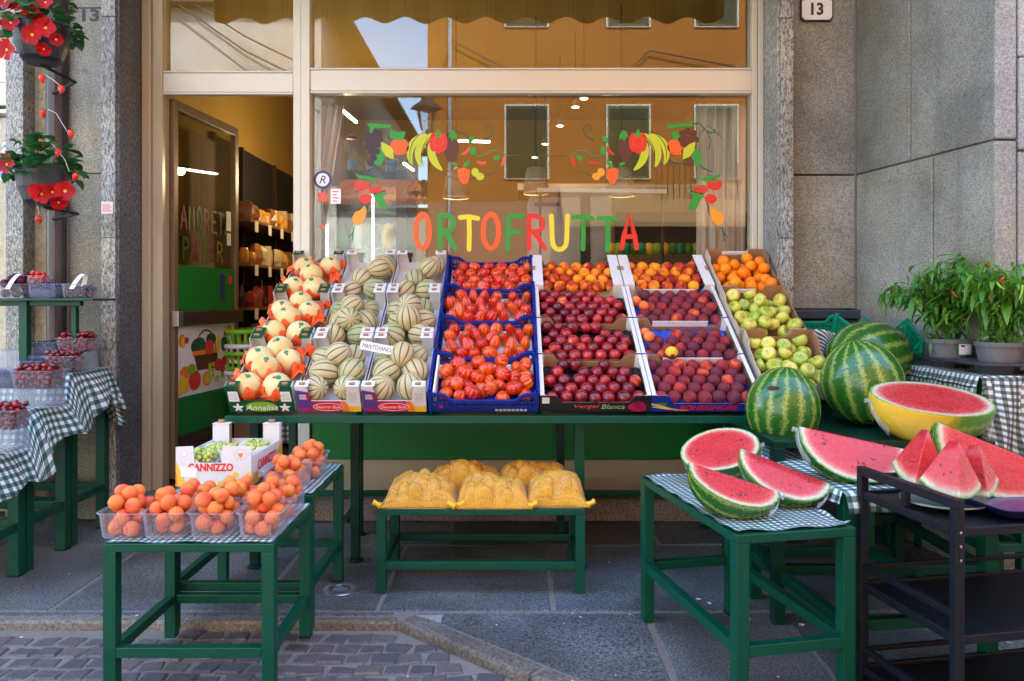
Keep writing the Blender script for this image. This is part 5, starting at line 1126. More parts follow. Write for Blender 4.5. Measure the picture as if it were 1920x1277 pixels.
# ---- blue tomato crates
def crate_parts(T, w, d, h, m_, solid_front=False):
    a = w / 2
    obj('floor', MB().box(-a + .004, a - .004, .004, d - .004, 0, .006), M[m_], T)
    def lattice(name, L, mw, dip=True):
        mb = MB(); t_ = .006
        n = max(4, int(L / .021))
        def topz(u): 
            e = abs(u - .5) * 2
            return h if e > .80 else (h - .045 + .045 * sm(.55, .80, e) if dip else h)
        for i in range(n):
            u0 = i / n; u1 = u0 + 1 / n; x0, x1 = -L / 2 + L * u0, -L / 2 + L * u1; zt = min(topz(u0 + .01), topz(u1 - .01))
            if i % 1 == 0: mb.box(x0, x0 + .006, 0, t_, .0, zt, mat=mw)
            for zz in (.0, .024, .052):
                if zz + .014 < zt: mb.box(x0 + .006, x1, .001, t_ - .001, zz, zz + (.014 if zz else .018), mat=mw)
            mb.prism([(x0, topz(u0) - .017), (x1, topz(u1) - .017), (x1, topz(u1)), (x0, topz(u0))], -.003, t_ + .006, mat=mw, axis='y')
        obj(name, mb, M[m_], T)
    lattice('front_panel', w - .02, Matrix.Translation((0, .0, 0))); lattice('rear_panel', w - .02, Matrix.Translation((0, d - .006, 0)))
    lattice('side_panel', d - .02, Matrix.Translation((-a + .006, d / 2, 0)) @ Matrix.Rotation(R(90), 4, 'Z'), False); lattice('side_panel', d - .02, Matrix.Translation((a, d / 2, 0)) @ Matrix.Rotation(R(90), 4, 'Z'), False)
    for sx in (-1, 1):
        for yy in (0, d): obj('corner_post', MB().lathe([(.0, 0), (.014, 0), (.014, h + .012), (.009, h + .012), (.009, h)], 12, mat=Matrix.Translation((sx * (a - .011), yy + (.010 if yy == 0 else -.010), 0))), M[m_], T, smooth=False)
rowname = ['front', 'second', 'third', 'top']
TX = -.150
for k in range(4):
    mw = slope(TX, k * .386)
    T = boxthing('tomato_crate', 'blue plastic crate of ribbed tomatoes, %s' % ['lowest of four, at the table edge', 'second from the bottom', 'third from the bottom', 'topmost of four'][k], 'crate', mw, 'blue tomato crates')
    crate_parts(T, .588, .382, .118, 'blue_plastic')
    if k == 0:
        ln = obj('paper_liner', MB().box(-.27, .27, .25, .365, .03, .045).box(-.272, -.262, .02, .36, .01, .115), M['paper'], T, rot=(0, 0, 0))
        for q in range(8): obj('crate_print', MB().box(.06 + q * .022, .076 + q * .022, -.0075, -.0045, .008, .020), P['lgrey'], T)
        obj('crate_print', MB().box(-.235, -.215, -.0075, -.0045, .03, .047), P['magenta'], T)
    else: obj('paper_liner', MB().box(-.27, .27, .02, .365, .012, .016), M['paper'], T)
    if k in (0, 3):
        ps_ = heap(33 if k == 0 else 25, .275, .178, .041, .2, .1, 90); kind = 'tomf'
        ps_ = [(x, y + .191, min(z, .085 if z > .06 else .05) + .012) for x, y, z in ps_]
        if k == 3: ps_ = [(-.225 + c * .09 + (.03 if r_ % 2 else 0) + random.uniform(-.006, .006), .05 + r_ * .088, .065 + random.uniform(-.004, .008)) for r_ in range(4) for c in range(6)]
    else:
        ps_ = [(-.228 + c * .086 + (.035 if r_ % 2 else 0) + random.uniform(-.016, .016), .05 + r_ * .082 + random.uniform(-.012, .012), .07 + random.uniform(-.008, .016)) for r_ in range(4) for c in range(6)]; kind = 'tomp'
    nn = names(ps_, rowd=.09, lz=.06)
    for p, s in zip(ps_, nn):
        t3 = (random.uniform(-.9, .25) + (-.25 if kind == 'tomf' else .15), random.uniform(-.5, .5), random.uniform(0, 6.28))
        if kind == 'tomp': t3 = (random.uniform(-.8, .3), random.uniform(-.55, .55), random.uniform(0, 6.28))
        o = put(kind, 'tomato', mw @ Matrix.Translation(p), random.uniform(.93, 1.08), t3, label='ribbed red tomato in the %s blue crate, %s' % (rowname[k], s), cat='tomato', group='tomatoes in the %s blue crate' % rowname[k])
        zt = max(v.co.z for v in o.data.vertices); c = link('calyx', CAL, o, loc=(0, 0, zt - .004 - (.0 if kind == 'tomp' else .003)), rot=(0, 0, random.random() * 6), scale=(.9, .9, .9) if random.random() < .75 else (.5, .5, .8))

# ---- cardboard trays (nectarines, dark peaches, peaches)
def tray(T, w, d, h, outer, inner, fh=.075, wing=.10, rear=True, side_top=None, wl=None):
    a = w / 2; wl = wl or wing
    obj('floor', MB().box(-a + .003, a - .003, .003, d - .003, 0, .004), M[inner], T)
    for nm, y in (('front_panel', 0), ('rear_panel', d)):
        poly = [(-a, 0), (a, 0), (a, h), (a - wing, h), (a - wing - .03, fh), (-a + wl + .03, fh), (-a + wl, h), (-a, h)]
        yy = (y, y + .004) if y == 0 else (y - .004, y)
        o = obj(nm, MB().prism(poly, yy[0], yy[1], axis='y'), [M[outer] if y == 0 else M[inner]], T)
        if y == 0: obj('inner_face', MB().prism(poly, yy[1] + .0003, yy[1] + .0018, axis='y'), M[inner], T)
        else: obj('inner_face', MB().prism(poly, yy[0] - .0018, yy[0] - .0003, axis='y'), M[inner], T)
    for sx in (-1, 1):
        obj('side_panel', MB().box(min(sx * a, sx * (a - .003)), max(sx * a, sx * (a - .003)), .0045, d - .0045, 0, h), M[outer], T)
        obj('side_rim', MB().box(min(sx * a, sx * (a - .022)), max(sx * a, sx * (a - .022)), .004, d - .004, h + .0005, h + .003), M[side_top or 'white_card'], T, 0)
        obj('inner_side', MB().box(min(sx * (a - .0035), sx * (a - .005)), max(sx * (a - .0035), sx * (a - .005)), .006, d - .006, 0.004, h), M[inner], T)
        for yy in (.006, d - .026): obj('corner_post', MB().prism([(sx * (a - .006), yy), (sx * (a - .035), yy if yy < .1 else yy + .02), (sx * (a - .006), yy + .02 if yy < .1 else yy + .02)], .004, h - .001), M['white_card'] if outer != 'card' else M['card'], T)
def inlay(T, w, d, m_, z=.012):    # moulded tray with cups
    n, k = 28, 20
    obj('moulded_tray', MB().grid(n, k, lambda u, v: ((u - .5) * (w - .014), .008 + v * (d - .016), z + .014 * abs(math.sin(u * PI * 6.5) * math.sin(v * PI * 4.5)))), M[m_], T, smooth=True, solid=.002)
NX = .444
for k in range(3):
    mw = slope(NX, k * .386)
    T = boxthing('nectarine_box', 'black cardboard box of dark red nectarines, %s' % ['lowest of three', 'in the middle of three', 'highest of three'][k], 'box', mw, 'black nectarine boxes')
    tray(T, .588, .380, .105, 'black_card', 'card', .06, .085); inlay(T, .588, .380, 'black_tray')
    if k == 0:
        lettering('box_print', 'Vergel', .135, .034, P['salmon'], T, Matrix.Translation((-.045, -.0009, .032)) @ FP, shear=.25)
        lettering('box_print', 'Blanca', .125, .030, simple('print_sage', (.35, .48, .28), .5), T, Matrix.Translation((.095, -.0009, .034)) @ FP, shear=.25)
        obj('print_petal', MB().poly([(x, -.0012, z) for x, z in leafp(.17, .02, .10, .045, .5)]).poly([(x, -.0012, z) for x, z in leafp(.275, .015, -.09, .05, -.6)]).poly([(x, -.0012, z) for x, z in leafp(.19, .012, .09, .03, .05)]), P['magenta'], T)
    obj('label_sticker', MB().box(-.284, -.245, -.0012, -.0004, .055, .095), M['paper'], T)
    rows_ = [(0, 7), (1, 6), (2, 7), (3, 6), (4, 5)]; ps_ = []
    for r_, c_n in rows_:
        for c in range(c_n):
            if k == 0 and r_ == 4 and c in (0, 3): continue
            if k == 0 and r_ == 3 and c in (1,): continue
            if k == 1 and r_ == 3 and c in (2, 3): continue
            x = -.235 + c * .078 + (.039 if r_ % 2 else 0) + random.uniform(-.007, .007); ps_.append((x, .044 + r_ * .074 + random.uniform(-.006, .006), .056 + random.uniform(0, .008)))
    for p, s in zip(ps_, names(ps_, rowd=.074, layers=False)):
        put('nectarine', 'nectarine', mw @ Matrix.Translation(p), 1.0, label='glossy dark red nectarine in the %s black box, %s' % (['lowest', 'middle', 'highest'][k], s), cat='nectarine', group='nectarines in the %s black box' % ['lowest', 'middle', 'highest'][k])
BX = 1.032
for k in range(3):
    mw = slope(BX, k * .386)
    T = boxthing('peach_box', 'blue cardboard box of dark purple peaches, %s' % ['lowest of three', 'in the middle of three', 'highest of three'][k], 'box', mw, 'blue dark peach boxes')
    tray(T, .580, .380, .105, 'blue_card', 'card', .052, .03, wl=.09); inlay(T, .58, .38, 'blue_tray')
    obj('inner_flap', MB().box(-.17, .17, .366, .372, .05, .088), M['white_card'], T)
    if k == 0:
        lettering('box_print', 'BONSIGNORE', .315, .032, P['pred'], T, Matrix.Translation((.02, -.0009, .026)) @ FP, bold=.02, shear=.2)
        obj('print_swoosh', MB().poly([(x, -.0011, z) for x, z in ((-.29, .058), (-.24, .044), (-.17, .02), (-.08, .006), (-.12, .006), (-.2, .014), (-.29, .046))]), P['pyellow'], T)
        obj('print_shape', MB().poly([(x, -.0011, z) for x, z in ((-.265, .062), (-.205, .06), (-.215, .048), (-.212, .035), (-.232, .04))]), P['pgreen'], T)
        obj('print_line', MB().poly([(x, -.0011, z) for x, z in ((-.285, .036), (-.285, .031), (-.20, .014), (-.20, .019))]), P['white'], T)
    ps_ = []
    for r_ in range(5 if k != 1 else 4):
        for c in range(7 if (r_ % 2 == 0) else 6):
            if k and c == 0 and r_ >= 2: continue
            if k == 1 and r_ == 3 and c < 2: continue
            ps_.append((-.24 + c * .079 + (.039 if r_ % 2 else 0) + random.uniform(-.006, .006), .044 + r_ * .072 + random.uniform(-.005, .005), .058 + random.uniform(-.003, .006)))
    for p, s in zip(ps_, names(ps_, rowd=.073, layers=False)):
        put('dpeach', 'dark_peach', mw @ Matrix.Translation(p), 1.0, label='dark purple red peach in the %s blue box, %s' % (['lowest', 'middle', 'highest'][k], s), cat='peach', group='peaches in the %s blue box' % ['lowest', 'middle', 'highest'][k])
    if k:
        for q, (x, y, z, lb) in enumerate([((-.235, .245, .07, 'upper'), (-.20, .15, .095, 'lower')), ((-.235, .255, .075, 'upper'), (-.22, .18, .10, 'lower'))][k == 1]):
            put('apricot', 'apricot', mw @ Matrix.Translation((x, y, z)), 1.22, label='pale orange apricot lying at the left end of the %s blue box, the %s one' % (['', 'middle', 'highest'][k], lb), cat='apricot')
hp = boxthing('halved_peach', 'halved yellow peach lying on the lowest blue peach box', 'peach', slope(BX - .12, .39, .11))
obj('half', sph(16, 10, lambda v: Vector((v.x, min(v.y, -.0) if v.y < 0 else v.y * .9, max(v.z, -.1))) * .038), P['pyellow'], hp, smooth=True); obj('stone', sph(8, 6, lambda v: v * .012), P['brown'], hp, loc=(0, -.036, .004)); obj('skin', sph(16, 10, lambda v: Vector((v.x, v.y, min(v.z, -.35))) * .0395), M['dpeach'], hp, smooth=True)
for k, X_ in ((0, .435), (1, 1.033)):
    mw = slope(X_, 3 * .386 - .012)
    T = boxthing('white_peach_box', ['white sided box of yellow peaches right of the top tomato crate', 'white sided box of yellow peaches left of the oranges'][k], 'box', mw, 'white sided peach boxes')
    tray(T, .592, .40, .115, 'grey_card', 'card', .05, .06)
    for sx in (-1, 1): obj('white_side', MB().box(sx * .262 - .033, sx * .262 + .033, -.003, .41, .116, .124), M['white_card'], T, .002); obj('white_end', MB().box(sx * .262 - .033, sx * .262 + .033, -.004, -.001, .002, .115), M['white_card'], T); obj('hand_hole', MB().box(sx * .286 - .009, sx * .286 + .009, .19, .245, .1245, .126), M['card'], T)
    obj('print_mark', MB().poly([(x, -.0014, z) for x, z in disc(.0, .034, .010, .007)]).poly([(x, -.0014, z) for x, z in disc(-.265, .03, .009)]).poly([(x, -.0014, z) for x, z in disc(.265, .03, .009)]), P['pred'], T)
    lettering('box_print', 'VERIFRUIT' if False else 'FRUTTA', .06, .010, P['pred'], T, Matrix.Translation((0, -.0014, .018)) @ FP, bold=.02)
    obj('print_mark', MB().poly([(x, -.0014, z) for x, z in ((-.15, .015), (-.10, .015), (-.11, .043), (-.145, .043))]).poly([(x, -.0014, z) for x, z in ((.11, .015), (.155, .015), (.15, .043), (.115, .043))]), P['brown'], T)
    if k: inlay(T, .52, .39, 'blue_tray')
    ps_ = [(-.205 + c * .0865 + (.043 if (r_ + k) % 2 else 0) - (0.0 if k == 0 else .015) + random.uniform(-.003, .003), .055 + r_ * .086, .075 + random.uniform(-.004, .004)) for r_ in range(4) for c in range(6 if (r_ + k) % 2 == 0 else 5)]
    for p, s in zip(ps_, names(ps_, rowd=.0861, layers=False)):
        put('peach', 'peach', mw @ Matrix.Translation(p), 1.0, label='orange yellow peach in the %s white sided box, %s' % (['left', 'right'][k], s), cat='peach', group='peaches in the %s white sided box' % ['left', 'right'][k])

# ---- oranges and apples, deep brown boxes at the right end
def tall_box(T, w, d, h, rear=True):
    a = w / 2
    for nm, y0, y1 in (('front_panel', 0, .004), ('rear_panel', d - .004, d)):
        poly = [(-a, 0), (a, 0), (a, h), (a - .12, h), (a - .13, h - .05), (-a + .13, h - .05), (-a + .12, h), (-a, h)]
        if y0 == 0: poly = [(-a, 0), (a, 0), (a, h * .8), (a - .10, h * .8), (a - .12, h * .42), (-a + .12, h * .42), (-a + .10, h * .8), (-a, h * .8)]
        obj(nm, MB().prism(poly, y0, y1, axis='y'), M['grey_card'] if y0 == 0 else M['card'], T)
    for sx in (-1, 1):
        poly = [(0.004, 0), (d - .004, 0), (d - .004, h), (d - .12, h), (d - .14, h - .03), (.14, h - .04), (.12, h * .8), (.004, h * .8)]
        obj('side_panel', MB().prism(poly, -.002, .002, mat=Matrix.Translation((sx * (a - .002), 0, 0)) @ Matrix(((0, 0, 1, 0), (1, 0, 0, 0), (0, 1, 0, 0), (0, 0, 0, 1)))), M['card'] if sx > 0 else M['grey_card'], T)
    obj('floor', MB().box(-a + .003, a - .003, .004, d - .004, 0, .004), M['card'], T)
OXs = [1.545, 1.54, 1.545]
for k in range(3):
    mw = Matrix.Translation((OXs[k], 4.20 + k * .42, .955 + k * .262)) @ Matrix.Rotation(R(31), 4, 'X') @ Matrix.Rotation(R([-1.5, 1, 0][k]), 4, 'Z')
    T = boxthing('fruit_box', ['brown cardboard box of green apples, the lower of two', 'brown cardboard box of green apples, directly below the oranges', 'brown cardboard box of oranges at the top right of the display'][k], 'box', mw, 'brown boxes at the right end')
    tall_box(T, .40, .46, .15)
    if k == 2:
        obj('rear_label', MB().box(-.09, .09, .448, .4555, .112, .135), M['white_card'], T)
        obj('black_label', MB().box(-.07, .07, -.0016, -.0004, .004, .032), P['black'], T); lettering('box_print', 'Afrodite', .10, .017, P['white'], T, Matrix.Translation((0, -.0024, .018)) @ FP, shear=.3)
    if k == 1: obj('rear_label', MB().box(-.11, .03, .449, .4555, .10, .13), M['white_card'], T)
    if k == 2: ps_ = heap(26, .192, .205, .041, .2, .25, 90)
    else: ps_ = heap(30, .192, .215, .043, .2, .3, 90)
    ps_ = [(x, y + .225, z + .012) for x, y, z in ps_]
    for p, s in zip(ps_, names(ps_, rowd=.08, lz=.055)):
        if k == 2: put('orange', 'orange', mw @ Matrix.Translation(p), 1.0, label='round orange in the top right cardboard box, %s' % s, cat='orange', group='oranges in the cardboard box')
        else:
            o = put('apple', 'apple', mw @ Matrix.Translation(p), 1.0, (random.uniform(-1.2, .8), random.uniform(-.9, .9), random.random() * 6), label='yellow green apple in the %s apple box, %s' % (['lower', 'upper'][k], s), cat='apple', group='apples in the %s apple box' % ['lower', 'upper'][k])
            link('stem', STG, o, loc=(0, 0, .0225))
sp0 = obj('box_support', MB().bar((1.36, 4.22, .95), (1.36, 5.4, .95 + 1.18 * .6), .03).bar((1.72, 4.22, .95), (1.72, 5.4, .95 + 1.18 * .6), .03).box(1.33, 1.75, 4.23, 4.27, .846, .94).box(1.33, 1.75, 5.2, 5.24, .0, 1.5), M['green_dk']); tag(sp0, 'dark green support frame under the apple and orange boxes', 'rack')

# ---- melon boxes
def melon_box(T, w, d, body, green, liner=None):
    a = w / 2; h = .085; ph = .165
    out = 'green_card' if green else 'white_card'
    obj('floor', MB().box(-a + .003, a - .003, .004, d - .004, 0, .004), M['white_card'], T)
    obj('front_panel', MB().box(-a, a, 0, .004, 0, h * .85), M[out], T); obj('rear_panel', MB().box(-a, a, d - .004, d, 0, h * .85), M['white_card'], T)
    for sx in (-1, 1):
        obj('side_panel', MB().box(min(sx * a, sx * (a - .004)), max(sx * a, sx * (a - .004)), .0045, d - .0045, 0, h), M['white_card'], T)
        obj('side_stripe', MB().box(sx * (a + .0012) - .0008, sx * (a + .0012) + .0008, .03, d - .03, .01, h - .012), P['limeg'] if green else P['violet'], T)
        for yy, fr in ((0, 1), (d - .03, 0)):
            x0, x1 = sorted((sx * a, sx * (a - .075))); 
            pn = [(x0, h * .85), (x1, h * .85), (x1 - (.0 if sx > 0 else .012), ph), (x0 + (.012 if sx > 0 else 0), ph)]
            y1 = 0 if fr else d - .004
            obj('corner_post', MB().prism(pn, y1, y1 + .004, axis='y'), M[out if fr else 'white_card'], T)
            xs2 = sx * (a - .0045); obj('corner_wing', MB().box(min(sx * a, xs2), max(sx * a, xs2), y1 + .005 if fr else d - .055, y1 + .055 if fr else d - .005, h, ph), M['white_card'], T)
            zc = MB().prism([(x0 + .004, y1 + (.0 if fr else -.05)), (x1 - .004, y1 + (.0 if fr else -.05)), (x1 - .004, y1 + .05 if fr else y1 + .002), (x0 + .004, y1 + .05 if fr else y1 + .002)], ph + .0005, ph + .0035)
            obj('post_cap', zc, M['green_card'] if green else M['white_card'], T); obj('post_tab', MB().box((x0 + x1) / 2 - .015, (x0 + x1) / 2 + .015, y1 + (.012 if fr else -.03), y1 + (.027 if fr else -.015), ph + .004, ph + .012), M['card'], T)
def mprint(T, w, green):
    a = w / 2; z = -.0012
    pl_ = lambda nm, polys, c, l=0: obj(nm, (lambda mb: [mb.poly([(x, z - .0005 * l, y) for x, y in q]) for q in polys] and mb)(MB()), P[c], T)
    if green:
        for sx in (-1, 1):
            cx = sx * (a - .038); pl_('label_sticker', [[(cx - .028, .068), (cx + .028, .068), (cx + .026, .135), (cx - .026, .135)]], 'white')
            pl_('sticker_line', [[(cx - .02, .08 + .012 * q), (cx + .02, .08 + .012 * q), (cx + .02, .083 + .012 * q), (cx - .02, .083 + .012 * q)] for q in range(4)], 'lgrey', 1)
            for q in range(5): pl_('print_flower', [leafp(sx * .125, .028, .032, .015, q * 1.257 + .3)], 'white', 2)
        pl_('print_oval', [disc(0, .034, .085, .034, 24)], 'limeg')
        lettering('box_print', 'Annalisa', .175, .036, P['white'], T, Matrix.Translation((0, z - .002, .030)) @ FP, shear=.35, bold=.01)
    else:
        pl_('print_violet', [[(-a + .001, .001), (-a + .075, .001), (-a + .078, .07), (-a + .070, .13), (-a + .001, .145)]], 'violet')
        pl_('print_cloud', [disc(-a + .04, .015, .03, .012, wob=.3), disc(-a + .055, .10, .02, .02, wob=.3)], 'navy' if False else 'magenta', 1)
        pl_('print_magenta', [[(-a + .0745, .001), (.07, .001), (.06, .072), (-a + .078, .072)]], 'magenta'); pl_('print_orange', [[(.07, .001), (.12, .001), (.10, .05), (.085, .0725), (.06, .0725)]], 'porange', 1); pl_('print_yellow', [[(.11, .001), (a - .002, .001), (a - .002, .04), (.12, .035), (.10, .045)]], 'pyellow', 2)
        pl_('print_frame', [disc(-.005, .034, .082, .027, 20)], 'white', 3); pl_('print_frame_fill', [disc(-.005, .034, .078, .0235, 20)], 'pred', 4)
        lettering('box_print', 'Diamante Giulia', .135, .018, P['white'], T, Matrix.Translation((-.005, z - .003, .034)) @ FP, shear=.3)
        pl_('box_text_line', [[(-a + .018, .085 + q * .012), (-a + .055, .085 + q * .012), (-a + .055, .091 + q * .012), (-a + .018, .091 + q * .012)] for q in range(3)], 'white', 3)
        pl_('box_text_line', [[(a - .06, .07 + q * .009), (a - .015, .07 + q * .009), (a - .015, .073 + q * .009), (a - .06, .073 + q * .009)] for q in range(7)], 'lgrey', 1)
cols = [(-1.336, .352, True), (-.975, .338, False), (-.626, .338, False)]
cn_ = ['leftmost', 'middle', 'right']
for ci, (cx, w, gr) in enumerate(cols):
    for k in range(3):
        mw = slope(cx, k * .514); d = .508
        T = boxthing('melon_box', '%s cardboard melon box, %s column, %s row' % ('green and white' if gr else 'white and violet', cn_[ci], ['front', 'middle', 'back'][k]), 'box', mw, 'melon boxes')
        melon_box(T, w, d, None, gr)
        if k == 0: mprint(T, w, gr)
        elif not gr: obj('print_strip', MB().box(-w / 2 + .075, w / 2 - .075, -.0016, -.0004, .04, .072), P['magenta'], T)
        a = w / 2
        if gr:
            base = [(-.085, .09), (.075, .075), (-.02, .205), (-.09, .325), (.08, .31), (.0, .43)] if k < 2 else [(-.09, .10), (.05, .09), (.0, .22), (-.08, .37), (.09, .38)]
            for q in range(8):
                x, y = [(-a + .02, .16), (a - .02, .22), (-a + .03, .36), (a - .03, .40), (.0, .13), (.0, .32), (-.04, .42), (.05, .05)][q]; s_ = random.uniform(.035, .05)
                tp = obj('tissue_paper', MB().grid(5, 5, lambda u, v: (x + (u - .5) * 2 * s_ * (1 + .3 * math.sin(v * 7 + q)), y + (v - .5) * 2.2 * s_ * (1 + .3 * math.sin(u * 6)), .105 + .04 * math.sin(u * 6 + q) * math.cos(v * 7 + q * 2) + random.uniform(-.008, .008))), M['orange_tissue'] if q % 2 else M['pink_tissue'], smooth=False, solid=.001); tp.matrix_basis = mw
                tag(tp, '%s tissue paper between the pale melons, %s row, sheet %s from front' % ('bright orange' if q % 2 else 'salmon', ['front', 'middle', 'back'][k], ORD[q]), 'tissue paper', 'tissue sheets in the %s pale melon box' % ['front', 'middle', 'back'][k])
            ps_ = [(x, y, .105 + (.03 if i == 2 else 0)) for i, (x, y) in enumerate(base)]
            for (p, s) in zip(ps_, names(ps_, rowd=.12, layers=False)):
                o = put('wmelon', 'pale_melon', mw @ Matrix.Translation(p), 1.08, (random.uniform(-.6, .6), random.uniform(-.6, .6), random.random() * 6), label='round pale yellow melon in the %s green box, %s' % (['front', 'middle', 'back'][k], s), cat='melon', group='pale melons in the %s green box' % ['front', 'middle', 'back'][k])
                j_ = random.uniform(0, 6); a0 = random.uniform(-2.9, -.6)
                cu_ = obj('tissue_wrap', MB().grid(20, 5, lambda u, v: ((.084 + .004 * math.sin(u * 31 + j_)) * math.cos(v * 1.5 - 1.25 + .3 * math.sin(u * 17 + j_) * v) * math.cos(a0 - 1.3 + 2.9 * u), (.084 + .004 * math.sin(u * 31 + j_)) * math.cos(v * 1.5 - 1.25 + .3 * math.sin(u * 17 + j_) * v) * math.sin(a0 - 1.3 + 2.9 * u), .084 * math.sin(v * 1.5 - 1.25 + .3 * math.sin(u * 17 + j_) * v))), random.choice([M['orange_tissue'], M['pink_tissue']]), smooth=False, solid=.0008)
                cu_.matrix_basis = mw @ Matrix.Translation(p); tag(cu_, 'thin tissue sheet wrapped under a pale melon, %s row, %s' % (['front', 'middle', 'back'][k], s), 'tissue paper', 'tissue wraps in the %s pale melon box' % ['front', 'middle', 'back'][k])
                iv = (o.matrix_basis.to_3x3().inverted() @ Vector((random.uniform(-.35, .35), -.62, .75))).normalized()
                for c_, off, sz in (('pgreen', .0, .014), ('red', .25, .008)):
                    dv = (iv + Vector((off, off * .4, 0))).normalized(); qt = dv.to_track_quat('Z', 'Y')
                    sk = obj('sticker', MB().lathe([(0, .002), (sz * .7, .0012), (sz, -.0005)], 12, cap=False), P[c_], o, smooth=True); sk.location = dv * .0715; sk.rotation_euler = qt.to_euler()
        else:
            base = [(-.085, .085, .09), (.075, .09, .09), (-.06, .215, .10), (.085, .225, .095), (-.085, .35, .09), (.07, .36, .095), (-.01, .29, .175), (.0, .155, .165)] if k < 2 else [(-.085, .09, .09), (.075, .095, .09), (-.02, .22, .10), (.075, .30, .14), (.09, .40, .10)]
            if k == 0: base = base[:6] + [(.01, .29, .17)]
            base = [(x + random.uniform(-.008, .008), y + random.uniform(-.008, .008), z) for x, y, z in base]
            for (p, s) in zip(base, names(base, rowd=.11, lz=.12)):
                put('melon', 'striped_melon', mw @ Matrix.Translation(p), random.uniform(.98, 1.12), label='striped cream melon in the %s %s box, %s' % (['front', 'middle', 'back'][k], ['', 'left violet', 'right violet'][ci], s), cat='melon', group='striped melons in the violet boxes')
sg = thing('price_card', 'white hand written card stuck among the striped melons', 'sign', U(706, 652, 4.28)); sg.rotation_euler = (R(-12), 0, R(0))
obj('card', MB().box(-.092, .092, 0, .0015, -.024, .024), M['paper'], sg, rot=(0, R(11), 0)); lettering('writing', 'MANTOVANO', .16, .026, M['ink'], sg, Matrix.Rotation(R(11), 4, 'Y') @ Matrix.Translation((0, -.001, 0)) @ FP, shear=.15)

# ================================================================== PUNNETS
def punnet_mesh(a, b, h, name='tub'):
    mb = tub(MB(), [(a * .80, b * .84, .02, .0), (a * .86, b * .88, .024, .006), (a * .95, b * .96, .028, h - .012), (a * .96, b * .965, .028, h - .006), (a * 1.04, b * 1.03, .032, h - .004), (a * 1.045, b * 1.035, .032, h)])
    return mb.mesh(name, [M['clear']], False)
PUN = {}
def punnet(label, loc, a, b, h, rz=0, m_='clear', group=None, upside=False, name='punnet'):
    key = (a, b, h, m_)
    if key not in PUN:
        me = punnet_mesh(a, b, h)
        me.materials[0] = M[m_]; PUN[key] = me
    T = thing(name, label, 'punnet', loc, rz, group)
    if upside: T.rotation_euler = (PI, 0, rz); T.location.z += h
    link('tub', PUN[key], T, solid=.0012)
    mb = MB()
    for i in range(9):
        x = -a * .7 + i * a * 1.4 / 8
        for sy in (-1, 1): mb.bar((x, sy * b * .885, .01), (x, sy * b * .965, h - .016), .004, .0015, up=(0, 1, 0))
    for i in range(11):
        y = -b * .75 + i * b * 1.5 / 10
        for sx in (-1, 1): mb.bar((sx * a * .865, y, .01), (sx * a * .955, y, h - .016), .004, .0015, up=(1, 0, 0))
    obj('ribs', mb, M[m_], T)
    obj('rim', MB().tube([(x * 1.0, y * 1.0, h) for x, y in rrect(a * 1.04, b * 1.03, .03)] + [(a * 1.04, b * 1.03 - .03, h)], .0022, 6), M['frost'], T, smooth=True)
    return T
def fill(ps_, kind, loc, rz, scale, what, where, cat, name, group, child=None, tilt=None, lz=.05, rowd=.055):
    mw = Matrix.Translation(loc) @ Matrix.Rotation(rz, 4, 'Z')
    for p, s in zip(ps_, names(ps_, rowd=rowd, lz=lz)):
        o = put(kind, name, mw @ Matrix.Translation(p), scale, label='%s %s, %s' % (what, where, s), cat=cat, group=group)
        if child and random.random() < child[1]: link('stem', child[0], o)
ap = [(U(244, 0, 3.03).x, 3.03, .586, 0, 'leftmost'), (U(323, 0, 3.03).x, 3.03, .586, 0, 'second from left'), (U(410, 0, 3.03).x, 3.03, .586, 0, 'third from left'), (U(497, 0, 3.03).x, 3.03, .586, 0, 'rightmost')]
for i, (x, y, z, rz, nm) in enumerate(ap):
    punnet('clear punnet heaped with apricots, %s of the four in front' % nm, (x, y, z), .084, .10, .098, R(random.uniform(-3, 3)), group='apricot punnets')
    fill(heap(30, .077, .092, .0300, .10, .5, 60), 'apricot', (x, y, z), 0, 1.0, 'apricot', 'in the %s front punnet' % nm.replace(' from left', ''), 'apricot', 'apricot', 'apricots in the %s front punnet' % nm)
ap2 = [(U(372, 0, 3.27).x, 3.27, .586, 'left'), (U(452, 0, 3.27).x, 3.27, .586, 'middle'), (U(528, 0, 3.27).x, 3.27, .586, 'right')]
for i, (x, y, z, nm) in enumerate(ap2):
    punnet('clear punnet of apricots in the second row of the front table, %s' % nm, (x, y, z), .084, .10, .098, 0, group='apricot punnets')
    fill(heap(22, .077, .092, .0300, .08, .5, 50), 'apricot', (x, y, z), 0, 1.0, 'apricot', 'in the %s second row punnet' % nm, 'apricot', 'apricot', 'apricots in the %s punnet of the second row' % nm)
for i, (px, y, z, rz, nm) in enumerate(((540, 3.60, .62, -4, 'front'), (578, 3.87, .62, 3, 'back'))):
    x = U(px, 0, y).x; punnet('clear punnet heaped with apricots beside the grape box, the %s one' % nm, (x, y, z), .088, .115, .10, R(rz), group='apricot punnets')
    fill(heap(30, .080, .106, .0290, .085, .6, 60), 'apricot', (x, y, z), 0, 1.0, 'apricot', 'in the %s punnet beside grapes' % nm, 'apricot', 'apricot', 'apricots in the %s punnet beside the grapes' % nm)

